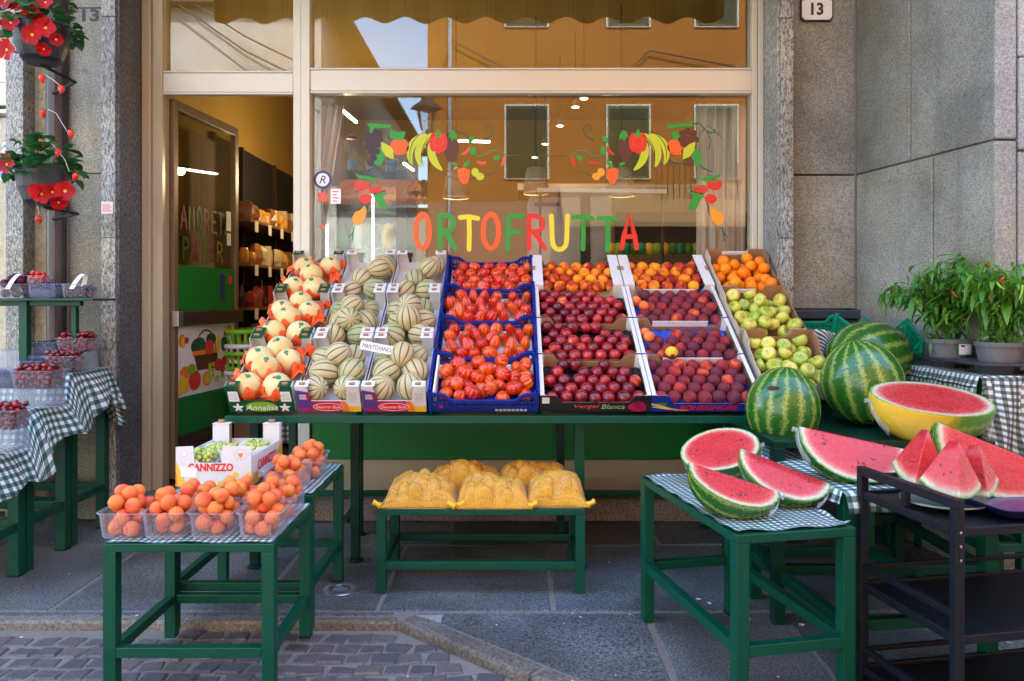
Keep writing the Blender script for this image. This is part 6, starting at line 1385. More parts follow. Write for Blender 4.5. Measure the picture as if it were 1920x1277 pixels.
# ---- grape box
gb = thing('grape_box', 'white cardboard box of green grapes with yellow and red print', 'box', (-1.367, 3.54, .640)); gw, gd, gh, gp = .345, .48, .135, .215; a = gw / 2
obj('floor', MB().box(-a, a, .004, gd - .004, 0, .004), M['white_card'], gb)
fpoly = [(-a, 0), (a, 0), (a, gp * .86), (a - .13, gp * .86), (a - .135, gh * .8), (-a + .085, gh * .8), (-a + .08, gp * .86), (-a, gp * .84)]
obj('front_panel', MB().prism(fpoly, 0, .004, axis='y'), M['white_card'], gb); obj('rear_panel', MB().box(-a, a, gd - .004, gd, 0, gh), M['white_card'], gb)
for sx in (-1, 1): obj('side_panel', MB().box(min(sx * a, sx * (a - .004)), max(sx * a, sx * (a - .004)), .0045, gd - .0045, 0, gh), M['white_card'], gb)
for sx in (-1, 1):
    x0, x1 = sorted((sx * (a - .001), sx * (a - .085))); obj('corner_post', MB().box(x0, x1, gd - .045, gd - .041, .02, gp), M['white_card'], gb); obj('corner_wing', MB().box(x0 if sx < 0 else x1 - .004, x0 + .004 if sx < 0 else x1, gd - .0405, gd - .006, .02, gp), M['white_card'], gb)
    obj('corner_wing', MB().box(x1 - .004 if sx < 0 else x0, x1 if sx < 0 else x0 + .004, gd - .0405, gd - .006, .02, gp), M['card'], gb)
    obj('post_cap', MB().box(x0 - .002, x1 + .002, gd - .048, gd - .002, gp + .0005, gp + .004), M['white_card'], gb, .001); obj('post_tab', MB().box((x0 + x1) / 2 - .018, (x0 + x1) / 2 + .012, gd - .034, gd - .02, gp + .0045, gp + .022), M['card'], gb)
def gpr(nm, polys, c, l=0, side=False):
    mb = MB()
    for q in polys: mb.poly([((x, -.0012 - .0005 * l, z) if not side else (a + .0012 + .0005 * l, x, z)) for x, z in q])
    obj(nm, mb, P[c], gb)
gpr('print_corner', [[(-a, .001), (-a + .045, .001), (-a + .035, .05), (-a + .012, .09), (-a, .115)]], 'pyellow'); gpr('print_corner', [[(-a, .001), (-a + .012, .001), (-a + .006, .05), (-a, .07)]], 'porange', 1)
gpr('print_grapes', [disc(.03 + .022 * i + .006 * (i % 2), .012 + .011 * (i % 4) + .003 * i, .014, .013, 10) for i in range(7)], 'pyellow', 1); gpr('print_grapes', [disc(.02 + .06 * (i / 5), .012 + .05 * (i % 3) / 3, .016, .015, 10) for i in range(7)], 'pyellow', 1, True)
gpr('print_stripe', [[(.10, .002), (.40, .002), (.40, .022), (.10, .012)]], 'pred', 0, True); gpr('print_stripe', [[(.36, .002), (.474, .002), (.474, .13), (.41, .10)]], 'pyellow', 1, True)
lettering('box_print', 'CANNIZZO', .205, .036, P['pred'], gb, Matrix.Translation((-.012, -.0016, .088)) @ FP, bold=.03)
lettering('box_print', 'CANNIZZO', .285, .046, P['pred'], gb, Matrix.Translation((a + .0016, .235, .078)) @ Matrix.Rotation(R(90), 4, 'Z') @ FP, bold=.03)
gpr('label_sticker', [[(-a + .025, .045), (-a + .095, .04), (-a + .10, .085), (-a + .02, .092)]], 'lgrey' if False else 'white', 3)
gpr('print_emblem', [disc(.125 + .028 * math.cos(i * .524), .145 + .024 * math.sin(i * .524), .003, n=6) for i in range(12)], 'lgrey', 1); gpr('print_emblem', [[(.111, .152), (.139, .152), (.125, .13)]], 'porange', 1); gpr('print_emblem', [disc(-a + .04, .15, .013)], 'lgrey', 0); gpr('print_emblem', [disc(-a + .04, .15, .011)], 'white', 1)
GM = Matrix.Translation(gb.location)
for q, (x, y, w_, d_) in enumerate(((-.085, .10, .075, .085), (.065, .12, .06, .09), (-.07, .28, .085, .10), (.08, .33, .08, .11))):
    ln = thing('paper_wrap', 'white paper cone round the grapes, %s' % ['front left of the box', 'front right of the box', 'back left of the box', 'back right of the box'][q], 'paper', GM @ Vector((x, y, .005)), R([10, -8, -14, 12][q]), 'paper cones in the grape box')
    obj('sheet', MB().grid(24, 4, lambda u, v: ((w_ * (.7 + .35 * v)) * math.cos(u * 2 * PI), (d_ * (.7 + .35 * v)) * math.sin(u * 2 * PI), .02 + (.09 + .022 * math.sin(u * 13 + q)) * v)), M['paper'], ln, smooth=True, solid=.001)
    if q == 1: continue
    gt = thing('grape_bunch', 'bunch of pale green grapes, %s' % ['front left in the white box', '', 'back left in the white box', 'back right in the white box'][q], 'grapes', GM @ Vector((x, y, .03)), 0, 'green grapes in the white box')
    bp = heap(64, w_ * .80, d_ * .80, .0112, .2, 1.2, 30, zs=.055)
    for x2, y2, z2 in bp: o = link('grape_berry', FM['ggrape'][0], gt, loc=(x2, y2, z2 + .012), rot=(random.random() * 6, random.random() * 6, 0))
    obj('stalk', MB().tube([(-.02, d_ * .3, .12), (.0, 0, .125), (.03, -d_ * .4, .10)], .0022, 6), M['calyx'], gt)

# ---- berry stand punnets
def cherries(label, loc, n, a=.10, b=.075, h=.085, kind='cherry', upon=None, m_='clear', rz=0, where='', big=None):
    punnet(label, loc, a, b, h, rz, m_, group='berry punnets on the left stand')
    r = {'cherry': .0152, 'berry': .0078, 'plum': .028, 'grape': .0135, 'straw': .017}[kind]
    nm = {'cherry': ('shiny dark red cherry', 'cherry'), 'berry': ('blueberry', 'blueberry'), 'plum': ('dark purple plum', 'plum'), 'grape': ('dark purple grape', 'grape'), 'straw': ('red strawberry', 'strawberry')}[kind]
    if kind == 'berry':
        mb = MB(); me = FM['berry'][0]
        for x, y, z in heap(int(n * 1.6), a * .93, b * .93, r, h, .2, 14, zs=h * .62):
            q = sph(8, 5, lambda v: Vector((x, y, z)) + v * .0076); s0 = len(mb.v); mb.v += q.v; mb.f += [tuple(i + s0 for i in f) for f in q.f]; mb.m += q.m
        mb.box(-a * .8, a * .8, -b * .8, b * .8, .003, h * .66)
        o = obj('blueberries', mb, M['berry'], smooth=True, loc=loc, rot=(0, 0, rz)); tag(o, 'blueberries filling the punnet %s' % where, 'blueberries'); o['kind'] = 'stuff'; return
    ps_ = heap(n, a * .90, b * .90, r, h, .8, 40)
    if kind == 'cherry':          # the ones buried in the tub become one mass
        low = [q for q in ps_ if q[2] < h * .62]; ps_ = [q for q in ps_ if q[2] >= h * .62]; mb = MB()
        for x, y, z in low:
            q = sph(10, 6, lambda v: Vector((x, y, z)) + v * r); s0 = len(mb.v); mb.v += q.v; mb.f += [tuple(i + s0 for i in f) for f in q.f]; mb.m += q.m
        o = obj('cherries', mb, M['cherry'], smooth=True, loc=loc, rot=(0, 0, rz)); tag(o, 'dark red cherries inside the tub %s' % where, 'cherries'); o['kind'] = 'stuff'
    fill(ps_, kind, loc, rz, 1.0, nm[0], where, nm[1], nm[1], '%s %s' % ({'cherry': 'cherries', 'plum': 'plums', 'grape': 'grapes', 'straw': 'strawberries'}[kind], where), (CHS, .35) if kind == 'cherry' else None, lz=.03, rowd=.035)
def upturned(label, loc, a=.10, b=.075, h=.09): punnet(label, loc, a, b, h, 0, 'frost', upside=True, group='upturned tubs on the left stand')
p = U(147, 0, 4.90); upturned('upturned empty tub under the rightmost cherry punnet', (p.x, 4.90, 1.05), h=.115, a=.105); cherries('punnet heaped with cherries, rightmost on the berry stand', (p.x, 4.90, 1.166), 150, .112, where='in the rightmost punnet')
p = U(119, 0, 4.72); cherries('punnet heaped with cherries in the middle of the berry stand', (p.x, 4.74, 1.05), 150, .105, h=.10, where='in the middle punnet')
p = U(84, 0, 4.86); cherries('clear punnet of blueberries behind the cherries on the stand', (p.x, 4.92, 1.14), 120, .095, kind='berry', where='behind the cherries'); upturned('upturned empty tub under the rear blueberry punnet', (p.x, 4.92, 1.05), h=.088)
p = U(74, 0, 4.40); upturned('upturned empty tub under the nearest full cherry punnet', (p.x, 4.40, .889), h=.105, a=.12, b=.085); cherries('punnet heaped with cherries nearest the cloth edge', (p.x, 4.40, .995), 180, .125, .085, .10, where='nearest the cloth edge')
p = U(15, 0, 4.40); upturned('upturned empty tub under the left blueberry punnet', (p.x, 4.42, .889), h=.105, a=.11); cherries('clear punnet of blueberries left of the near cherries', (p.x, 4.42, .995), 130, .115, h=.10, kind='berry', where='left of the near cherries')
p = U(78, 0, 4.72); cherries('shallow punnet of blueberries between two cherry punnets', (p.x - .02, 4.70, 1.05), 90, .08, .07, .075, kind='berry', where='between two cherry punnets')
p = U(5, 0, 4.02); upturned('upturned empty tub at the far left of the lowest step', (p.x, 4.02, .71), h=.115, a=.12); cherries('punnet of cherries cut by the left edge of the picture', (p.x, 4.02, .826), 140, .12, .08, .10, where='at the left edge')
upturned('tall upturned tub at the back left of the berry stand', (-3.15, 4.85, 1.05), a=.17, h=.13)
p = U(28, 0, 4.84); cherries('handled punnet of dark plums on the high shelf', (p.x, 4.86, 1.505), 15, .095, .07, .085, kind='plum', where='on the high shelf')
p2 = U(88, 0, 4.84); cherries('clear punnet of blueberries in the middle of the high shelf', (p2.x, 4.86, 1.505), 130, .105, .07, .085, kind='berry', where='on the high shelf')
cherries('small punnet of strawberries stacked on the blueberries', (p2.x - .055, 4.86, 1.592), 16, .062, .055, .05, kind='straw', where='on the high shelf')
p3 = U(147, 0, 4.84); cherries('handled punnet of dark grapes at the right of the high shelf', (p3.x, 4.86, 1.505), 60, .09, .07, .085, kind='grape', where='on the high shelf')
for i, q in enumerate((p, p3)):
    hb_ = obj('handle', MB().grid(14, 1, lambda u, v: (q.x - .03 + .05 * math.sin(u * 3), 4.80 + .10 * (1 - math.cos(u * PI)) / 2 - .01, 1.56 + .095 * math.sin(u * PI)) if v < .5 else (q.x + .0 + .05 * math.sin(u * 3), 4.80 + .10 * (1 - math.cos(u * PI)) / 2 - .01, 1.56 + .095 * math.sin(u * PI))), M['paper'], solid=.001); tag(hb_, ['white strap handle over the plums', 'white strap handle over the dark grapes'][i], 'handle')

# ================================================================== WATERMELONS
def whole(label, loc, ax, rot, name='watermelon', stem=True, skin='wskin'):
    T = thing(name, label, 'watermelon', loc, 0, 'whole watermelons'); T.rotation_euler = rot
    b = obj('rind', sph(48, 28, lambda v: Vector((v.z, v.x, v.y)) * (1 + .015 * math.sin(4 * v.x + 2 * v.z))), M[skin], T, smooth=True, scale=ax)
    if stem: obj('stem', MB().tube([(ax[0] * .985, 0, 0), (ax[0] + .015, .004, .004), (ax[0] + .03, .018, .01)], [.007, .005, .006], 8), M['stem'], T, smooth=True)
    return T
p = U(1468, 763, 3.86); whole('striped round watermelon with an oval sticker, standing in the middle', (p.x, 3.86, .752 + .203), (.203, .180, .180), (0, R(-84), R(20)), stem=False)
stw = obj('melon_sticker', MB().prism(disc(0, 0, .030, .011, 20), 0, .0012).prism(disc(0, 0, .026, .008, 20), .0013, .0018, 0), [P['black']], loc=U(1450, 728, 3.675), rot=(R(72), 0, R(-6))); tag(stw, 'oval dark sticker on the standing middle watermelon', 'sticker')
p = U(1617, 0, 4.02); whole('large striped watermelon behind the halved one on the dark table', (p.x, 4.02, .848 + .215), (.222, .203, .203), (0, R(-78), R(160)))
p = U(1632, 0, 4.50); whole('large striped watermelon lying furthest back by the wall', (2.06, 4.47, .95 + .20), (.255, .225, .215), (R(10), R(-12), R(15)), stem=False)
o = obj('melon_rest', MB().lathe([(.12, 0), (.13, .06), (.10, .10)], 20), M['green_dk'], loc=(2.06, 4.35, .846)); tag(o, 'dark ring that props up the rearmost watermelon', 'stand')

def cut(name, label, loc, ax, rot, planes, seeds=40, skin='wskin', group='cut watermelons', film=True, seedline=None):
    """planes: (point, outward normal) in unit-sphere space; what lies beyond is removed"""
    bm = bmesh.new(); base = sph(56, 32, lambda v: Vector((v.z, v.x, v.y))).mesh('t', [], True); bm.from_mesh(base); bpy.data.meshes.remove(base)
    for pt_, nr in planes:
        nr = Vector(nr).normalized(); r_ = bmesh.ops.bisect_plane(bm, geom=bm.verts[:] + bm.edges[:] + bm.faces[:], plane_co=pt_, plane_no=nr, clear_outer=True)
        ed = [e for e in bm.edges if e.is_boundary]
        if ed:
            f = bmesh.ops.contextual_create(bm, geom=ed)['faces']
            for q in f: q.material_index = 1; q.smooth = False
    fl_faces = [f for f in bm.faces if f.material_index == 1]
    T = thing(name, label, 'watermelon', loc, 0, group); T.rotation_euler = rot
    for part, idx, mm in (('rind', 0, M[skin]), ('flesh', 1, M['flesh'])):
        b2 = bm.copy(); bmesh.ops.delete(b2, geom=[f for f in b2.faces if f.material_index != idx], context='FACES')
        if idx == 1: bmesh.ops.triangulate(b2, faces=b2.faces[:]); bmesh.ops.subdivide_edges(b2, edges=b2.edges[:], cuts=3, use_grid_fill=True)
        for f in b2.faces: f.material_index = 0; f.smooth = True
        if idx == 1:
            for v in b2.verts:
                L = v.co.length
                if L < .93: v.co *= 1 - .012 * abs(math.sin(9 * v.co.x + 7 * v.co.z) * math.cos(8 * v.co.y + 3 * v.co.x))
        me = bpy.data.meshes.new(part); b2.to_mesh(me); b2.free(); me.materials.append(mm); link(part, me, T, scale=ax)
    # seeds scattered in arcs over the cut faces
    mb = MB(); s0 = sph(6, 4, lambda v: Vector((v.x * .006, v.y * .0035, v.z * .0022)))
    A3 = Matrix.Diagonal(ax)
    for pt_, nr in planes[:2]:
        nr = Vector(nr).normalized(); u_ = nr.orthogonal().normalized(); w_ = nr.cross(u_); got = 0; seeds = seeds if seeds < 4 else int(seeds * .62)
        for _ in range(900):
            if got >= seeds: break
            an = random.gauss(random.choice([.6, 2.4, 4.2, 5.6]), .28); rr = random.gauss(.60, .05); q = Vector(pt_) + (u_ * math.cos(an) + w_ * math.sin(an)) * rr
            if q.length > .80 or any((q - Vector(p2)).dot(Vector(n2).normalized()) > .002 for p2, n2 in planes): continue
            got += 1; c = Vector((q.x * ax[0], q.y * ax[1], q.z * ax[2])); nw_ = Vector((nr.x / ax[0], nr.y / ax[1], nr.z / ax[2])).normalized()
            rt = nw_.to_track_quat('Z', 'Y').to_matrix() @ Matrix.Rotation(random.random() * 3, 3, 'Z'); b0 = len(mb.v); mb.v += [tuple(rt @ Vector(v) * random.uniform(.6, 1) + c) for v in s0.v]; mb.f += [tuple(i + b0 for i in f) for f in s0.f]; mb.m += s0.m
    if mb.v: so_ = obj('seeds', mb, M['ink'], T); so_['kind'] = 'stuff'
    if film:
        sk = []
        for e_ in ((1, .16), (-1, .16)):
            mb = MB()
            mb.grid(10, 14, lambda u, v: (e_[0] * (ax[0] * (.80 + .30 * u) ), (ax[1] * math.sqrt(max(.0, 1 - min(1, (.80 + .30 * u)) ** 2)) + .008 + .014 * math.sin(v * 31 + u * 9) * u) * math.cos(-.25 * PI - PI * .95 * v), (ax[2] * math.sqrt(max(.0, 1 - min(1, (.80 + .30 * u)) ** 2)) + .008 + .014 * math.cos(v * 27) * u) * math.sin(-.25 * PI - PI * .5 * v) ))
            if e_[0] == film or film is True: obj('cling_film', mb, M['film'], T, smooth=False)
    bm.free(); return T
X_ = (1, 0, 0)
# half lying on its back, cut face up and tilted to the street
p = U(1745, 0, 3.62); cut('halved_watermelon', 'big halved watermelon with yellow patched rind on the dark table', (p.x, 3.62, .848 + .165), (.275, .205, .20), (R(16), R(3), R(-3)), [((0, 0, .12), (0, 0, 1))], 46, 'wskin_y')
p = U(1368, 840, 3.30); cut('halved_watermelon', 'halved watermelon at the left back of the front table, cut face showing', (p.x, 3.45, .675 + .145), (.175, .15, .15), (R(26), R(-13), R(-10)), [((0, 0, .1), (0, 0, 1))], 40, film=1)
p = U(1612, 0, 3.13); cut('watermelon_quarter', 'long quarter of watermelon on the draped gingham cloth', (p.x, 3.20, .75 + .165), (.225, .185, .185), (R(12), R(12), R(-3)), [((0, 0, .03), (0, -1, 1.15)), ((0, .03, .03), (0, 1, .8))], 40, film=-1)
p = U(1377, 0, 2.97); cut('watermelon_quarter', 'watermelon quarter nearest the corner of the front right table', (p.x, 2.98, .672 + .135), (.178, .155, .155), (R(-10), R(17), R(-9)), [((0, 0, .02), (0, -1, 1.5)), ((0, .03, .03), (0, 1, .7))], 30, film=1)
p = U(1476, 0, 3.10); cut('watermelon_quarter', 'watermelon quarter leaning behind the nearest one, film at its right end', (p.x, 3.13, .672 + .145), (.185, .16, .16), (R(-4), R(20), R(-15)), [((0, 0, .02), (0, -1, 1.3)), ((0, .03, .03), (0, 1, .7))], 18, film=1)
def wedge(label, px, py, Y, r, half, rot, d=.9, ay=None):
    loc = U(px, py, Y); h = R(half)
    cut('watermelon_wedge', label, loc, (ay or r, r, r), rot, [((0, 0, 0), (0, -math.cos(h), math.sin(h))), ((0, 0, 0), (0, math.cos(h), math.sin(h))), ((.0, 0, 0), (1, 0, 0)), ((-d * .25, 0, 0), (-1, 0, .85))], 3, group='watermelon wedges on the trolley', film=False)
# the apex is the local origin; local +x faces the street after turning
wedge('tall pointed watermelon wedge, leftmost on the trolley plate', 1740, 806, 2.78, .205, 20, (R(0), R(-6), R(-80)), .7)
wedge('upright watermelon wedge in the middle of the trolley', 1798, 826, 2.66, .195, 24, (R(6), R(-10), R(-56)), .7)
wedge('upright watermelon wedge leaning right of the middle one', 1836, 834, 2.74, .185, 20, (R(20), R(-10), R(-50)), .7)
p = U(1850, 0, 2.98); cut('watermelon_quarter', 'large watermelon quarter at the right edge of the picture', (p.x + .03, 2.97, .765 + .16), (.24, .19, .19), (R(8), R(22), R(-4)), [((0, 0, .02), (0, -1, .62)), ((0, .03, .03), (0, .9, 1))], 20, film=False)
o = obj('red_cup', MB().lathe([(.0, 0), (.03, 0), (.045, .03), (.035, .06), (.0, .065)], 14), P['red'], loc=TM @ Vector((.36, -.12, .083)), smooth=True); tag(o, 'red rounded object on the lowest trolley shelf', 'container')

# ================================================================== SACKS
def sack(label, loc, w, d, h, seed, rz=0):
    rs = random.Random(seed); T = thing('potato_sack', label, 'sack', loc, rz, 'yellow net sacks on the bench')
    pot = [(rs.uniform(-.85, .85) * w, rs.uniform(-.85, .85) * d, rs.uniform(.028, .043)) for _ in range(64)]
    def base(x, y):
        e = max(0, 1 - abs(x / w) ** 2.2) ** .62 * max(0, 1 - abs(y / d) ** 2.4) ** .55
        z = e * h * (.58 + .08 * math.sin(x * 17 + seed * 2) + .06 * math.sin(y * 21 + x * 9 + seed))
        bmp = 0
        for px, py, pr_ in pot:
            dd_ = (x - px) ** 2 + ((y - py) * 1.15) ** 2
            if dd_ < pr_ * pr_: bmp = max(bmp, math.sqrt(pr_ * pr_ - dd_))
        return z + bmp * 1.1 * min(1, e * 2.0)
    def f(u, v):
        x = (u - .5) * 2 * w; y = (v - .5) * 2 * d; s = 1 - .10 * (1 - abs(u - .5) * 2) * 0
        k = abs(u - .5) * 2; m_ = abs(v - .5) * 2; pull = 1 - .10 * (1 - k ** 3) * m_ ** 3
        return (x * (1 - .09 * (1 - m_ ** 2) * k ** 4), y * pull, base(x, y) + .004)
    obj('net', MB().grid(64, 52, f, uvf=lambda u, v: (u * w * 2 / .3, v * d * 2 / .3)), M['net'], T, smooth=True)
    obj('net_bottom', MB().grid(10, 8, lambda u, v: ((u - .5) * 1.96 * w, (v - .5) * 1.94 * d, .001), uvf=lambda u, v: (u, v)), M['net'], T)
    for sx in (-1, 1):
        for sy in (-1,): obj('ear', MB().lathe([(.022, 0), (.012, .02), (.016, .045)], 8, mat=Matrix.Translation((sx * w * .95, sy * d * .93, .012)) @ Matrix.Rotation(sx * R(60), 4, 'Y')), P['pyellow'], T, smooth=True)
    return T
sack('yellow net sack of potatoes, left of the three in front', (-.475, 4.10, .43), .205, .17, .17, 1)
sack('yellow net sack of potatoes, middle of the three in front', (-.10, 4.09, .43), .20, .17, .17, 2)
sack('yellow net sack of potatoes, right of the three in front', (.23, 4.12, .43), .165, .17, .19, 3)
sack('yellow net sack of potatoes, left one behind the front row', (-.26, 4.32, .43), .24, .11, .21, 4)
sack('yellow net sack of potatoes, right one behind the front row', (.12, 4.33, .43), .22, .10, .22, 5)

# ================================================================== PLANTS
def leaf_mesh(L, Wd, m_, name='leaf', bend=.25, n=4):
    mb = MB()
    for i in range(n + 1):
        t_ = i / n; w_ = Wd * math.sin(PI * (t_ * .92 + .06)) ** .8 / 2 if i < n else .0008; z = -bend * L * t_ * t_
        mb.v += [(t_ * L, -w_, z + w_ * .35), (t_ * L, 0, z), (t_ * L, w_, z + w_ * .35)]
    for i in range(n):
        b = i * 3; mb.face((b, b + 3, b + 4, b + 1)); mb.face((b + 1, b + 4, b + 5, b + 2))
    return mb.mesh(name, [m_], True)
LF = [leaf_mesh(.085, .020, M['leaf'], bend=.45), leaf_mesh(.065, .017, M['leaf'], bend=.7), leaf_mesh(.10, .025, M['leaf'], bend=.4)]
LF2 = [leaf_mesh(.062, .075, M['leaf2'], bend=.25), leaf_mesh(.05, .06, M['leaf2'], bend=.1)]
def chili_mesh(m_, L=.06): return MB().tube([(0, 0, 0), (.004, 0, -L * .2), (.008, 0, -L * .5), (.006, 0, -L * .8), (-.002, 0, -L)], [.0045, .0062, .0055, .0035, .0006], 7).mesh('chili', [m_], True)
CH = [chili_mesh(M['chili']), chili_mesh(M['chili'], .045)]; CHG = [chili_mesh(M['chili_g'], .075), chili_mesh(M['chili_g'], .06)]
def pepper_plant(label, loc, rad, ht, nleaf, seed, lean=0, wall=None, pot=True):
    rs = random.Random(seed); T = thing('pepper_plant', label, 'plant', loc, 0, 'chili pepper plants in pots')
    if pot:
        obj('pot', MB().lathe([(.085, -.02), (.095, .0), (.108, .085), (.116, .086), (.118, .105), (.11, .106)], 32, cap=False), M['grey_pot'], T, smooth=False, solid=.003)
        obj('soil', MB().lathe([(.0, .088), (.105, .085)], 20, cap=False), M['soil'], T)
        if seed == 1: obj('pot_label', MB().grid(6, 1, lambda u, v: (.112 * math.sin(-.1 + .75 * u), -.113 * math.cos(-.1 + .75 * u) - .001, .028 + .055 * v)), M['paper'], T, solid=.0006); obj('label_mark', MB().grid(2, 1, lambda u, v: (.114 * math.sin(-.02 + .2 * u), -.115 * math.cos(-.02 + .2 * u) - .0012, .068 + .010 * v)), P['black'], T)
    mb = MB(); tips = []
    nb_ = 15
    for i in range(nb_):
        a = i * 2.399; e = rs.uniform(.25, 1.0); r1 = rad * e; 
        top = Vector((r1 * math.cos(a) * .9 + lean * e, r1 * math.sin(a) * .75, .09 + ht * (1.0 - .45 * e * e) * rs.uniform(.82, 1.05)))
        mid = Vector((top.x * .35, top.y * .35, .09 + ht * .45)); pts = [Vector((0, 0, .085)), mid * .6 + Vector((0, 0, .03)), mid, (mid + top) / 2 + Vector((0, 0, .02)), top]
        if wall:
            for q in pts: q.x = min(q.x, wall)
        mb.tube(pts, [.0055, .0045, .004, .003, .0015], 5, caps=False); tips.append(pts)
    obj('stems', mb, M['calyx'], T)
    for i in range(nleaf):
        pts = rs.choice(tips); k = rs.choice([1, 2, 2, 3, 3, 3]); t_ = rs.random(); c = pts[k].lerp(pts[k + 1], t_)
        a = rs.uniform(0, 2 * PI); up = rs.uniform(-.9, .55); d = Vector((math.cos(a) * math.cos(up), math.sin(a) * math.cos(up), math.sin(up)))
        c = c + Vector((rs.gauss(0, .018), rs.gauss(0, .018), rs.gauss(0, .018)))
        if wall and c.x + d.x * .08 > wall: d.x = -abs(d.x); c.x = min(c.x, wall)
        q = d.to_track_quat('X', 'Z'); s = rs.uniform(.85, 1.5); link('leaf', rs.choice(LF), T, loc=c, rot=q.to_euler(), scale=(s, s, s))
    mb = MB()                      # the rest of the foliage, past the 300 largest leaves
    for i in range(520):
        pts = rs.choice(tips); k = rs.choice([0, 1, 1, 2, 3, 3]); g_s = .055 if k < 2 else .022; c = pts[k].lerp(pts[k + 1], rs.random()) + Vector((rs.gauss(0, g_s), rs.gauss(0, g_s), abs(rs.gauss(0, .022))))
        a = rs.uniform(0, 2 * PI); up = rs.uniform(-1.0, .6); d = Vector((math.cos(a) * math.cos(up), math.sin(a) * math.cos(up), math.sin(up)))
        if wall and c.x + d.x * .08 > wall: d.x = -abs(d.x); c.x = min(c.x, wall)
        mt = Matrix.Translation(c) @ d.to_track_quat('X', 'Z').to_matrix().to_4x4() @ Matrix.Scale(rs.uniform(.6, 1.1), 4); me = rs.choice(LF); b0 = len(mb.v)
        mb.v += [tuple(mt @ v.co) for v in me.vertices]
        for f in me.polygons: mb.face([b0 + q for q in f.vertices])
    fo_ = obj('foliage', mb, M['leaf'], T, smooth=True); fo_['kind'] = 'stuff'
    for i in range(46):
        pts = rs.choice(tips); k = rs.choice([1, 2, 3]); c = pts[k].lerp(pts[k + 1], rs.random()) + Vector((rs.gauss(0, .02), -abs(rs.gauss(0, .02)), -.01)); red = rs.random() < .4
        link('chili', rs.choice(CH if red else CHG), T, loc=c, rot=(rs.uniform(-1, 1), rs.uniform(-1, 1), rs.uniform(0, 6)))
    return T
pepper_plant('chili plant in a grey pot with a white label, left of the black tray', (2.385, 4.22, 1.175), .36, .48, 290, 1, -.06, wall=.11)
pepper_plant('chili plant in the middle of the black tray with red pods', (2.475, 3.92, 1.175), .28, .48, 285, 2, .0)
pepper_plant('chili plant at the right picture edge', (2.72, 3.86, 1.175), .24, .36, 240, 3, -.02)
tr2 = thing('plant_tray', 'black plastic carrying tray under the chili pots', 'tray', (2.5, 4.0, 1.127))
mb = MB(); tub(mb, [(.30, .34, .03, .055), (.31, .35, .03, .068)]); 
W(obj('tray_sheet', MB().prism([(2.265, 4.42), (2.265, 3.72), (2.98, 3.70), (2.98, 4.0), (2.53, 4.05), (2.50, 4.42)][::-1], 1.172, 1.184), M['dark_pot'], tr2, .003))
for x, y in ((2.385, 4.22), (2.475, 3.92), (2.72, 3.86), (2.39, 3.83)): W(obj('tray_cup', MB().lathe([(.078, 0), (.095, .05)], 24, mat=Matrix.Translation((x, y, 1.128))), M['dark_pot'], tr2, smooth=False))
cd = thing('pepper_sign', 'white hand written card standing behind the chili plants', 'sign', (2.60, 4.10, 1.40)); cd.rotation_euler = (0, R(4), 0)
obj('card', MB().box(-.17, .20, 0, .003, -.20, .14), M['paper'], cd, loc=(.07, .0, 0)); lettering('writing', 'PEPERONCINI', .33, .035, M['ink'], cd, Matrix.Translation((.085, -.002, .09)) @ FP); lettering('writing', 'PIANTINE', .20, .035, M['ink'], cd, Matrix.Translation((.07, -.002, .03)) @ FP)
# green crates with loose peppers, by the wall
def green_crate(label, mw, w, d, h, cloth=False):
    T = boxthing('green_crate', label, 'crate', mw, 'bright green crates by the wall'); crate_parts(T, w, d, h, 'green_plastic'); return T
green_crate('bright green plastic crate leaning behind the rear watermelon', Matrix.Translation((2.21, 4.43, 1.14)) @ Matrix.Rotation(R(-10), 4, 'Z') @ Matrix.Rotation(R(24), 4, 'X'), .26, .30, .12)
gc = Matrix.Translation((1.93, 4.62, 1.17)) @ Matrix.Rotation(R(4), 4, 'Z') @ Matrix.Rotation(R(18), 4, 'X')
green_crate('bright green crate half covered by striped cloth, right of the apples', gc, .34, .36, .12)
o = obj('striped_cloth', MB().grid(24, 24, lambda u, v: (-.18 + .30 * u + .012 * math.sin(v * 8), -.01 - .02 * v + .012 * math.sin(u * 16), .14 - .36 * v + .02 * math.sin(u * 7)), uvf=lambda u, v: (u, v)), M['weave'], smooth=True, solid=.002); o.matrix_basis = gc; tag(o, 'blue and white striped cloth hanging over the green crate', 'cloth')
sp1 = obj('crate_stand', MB().box(1.78, 2.12, 4.66, 5.0, 0, 1.12), M['slate']); tag(sp1, 'dark stand under the green crate right of the apples', 'stand')

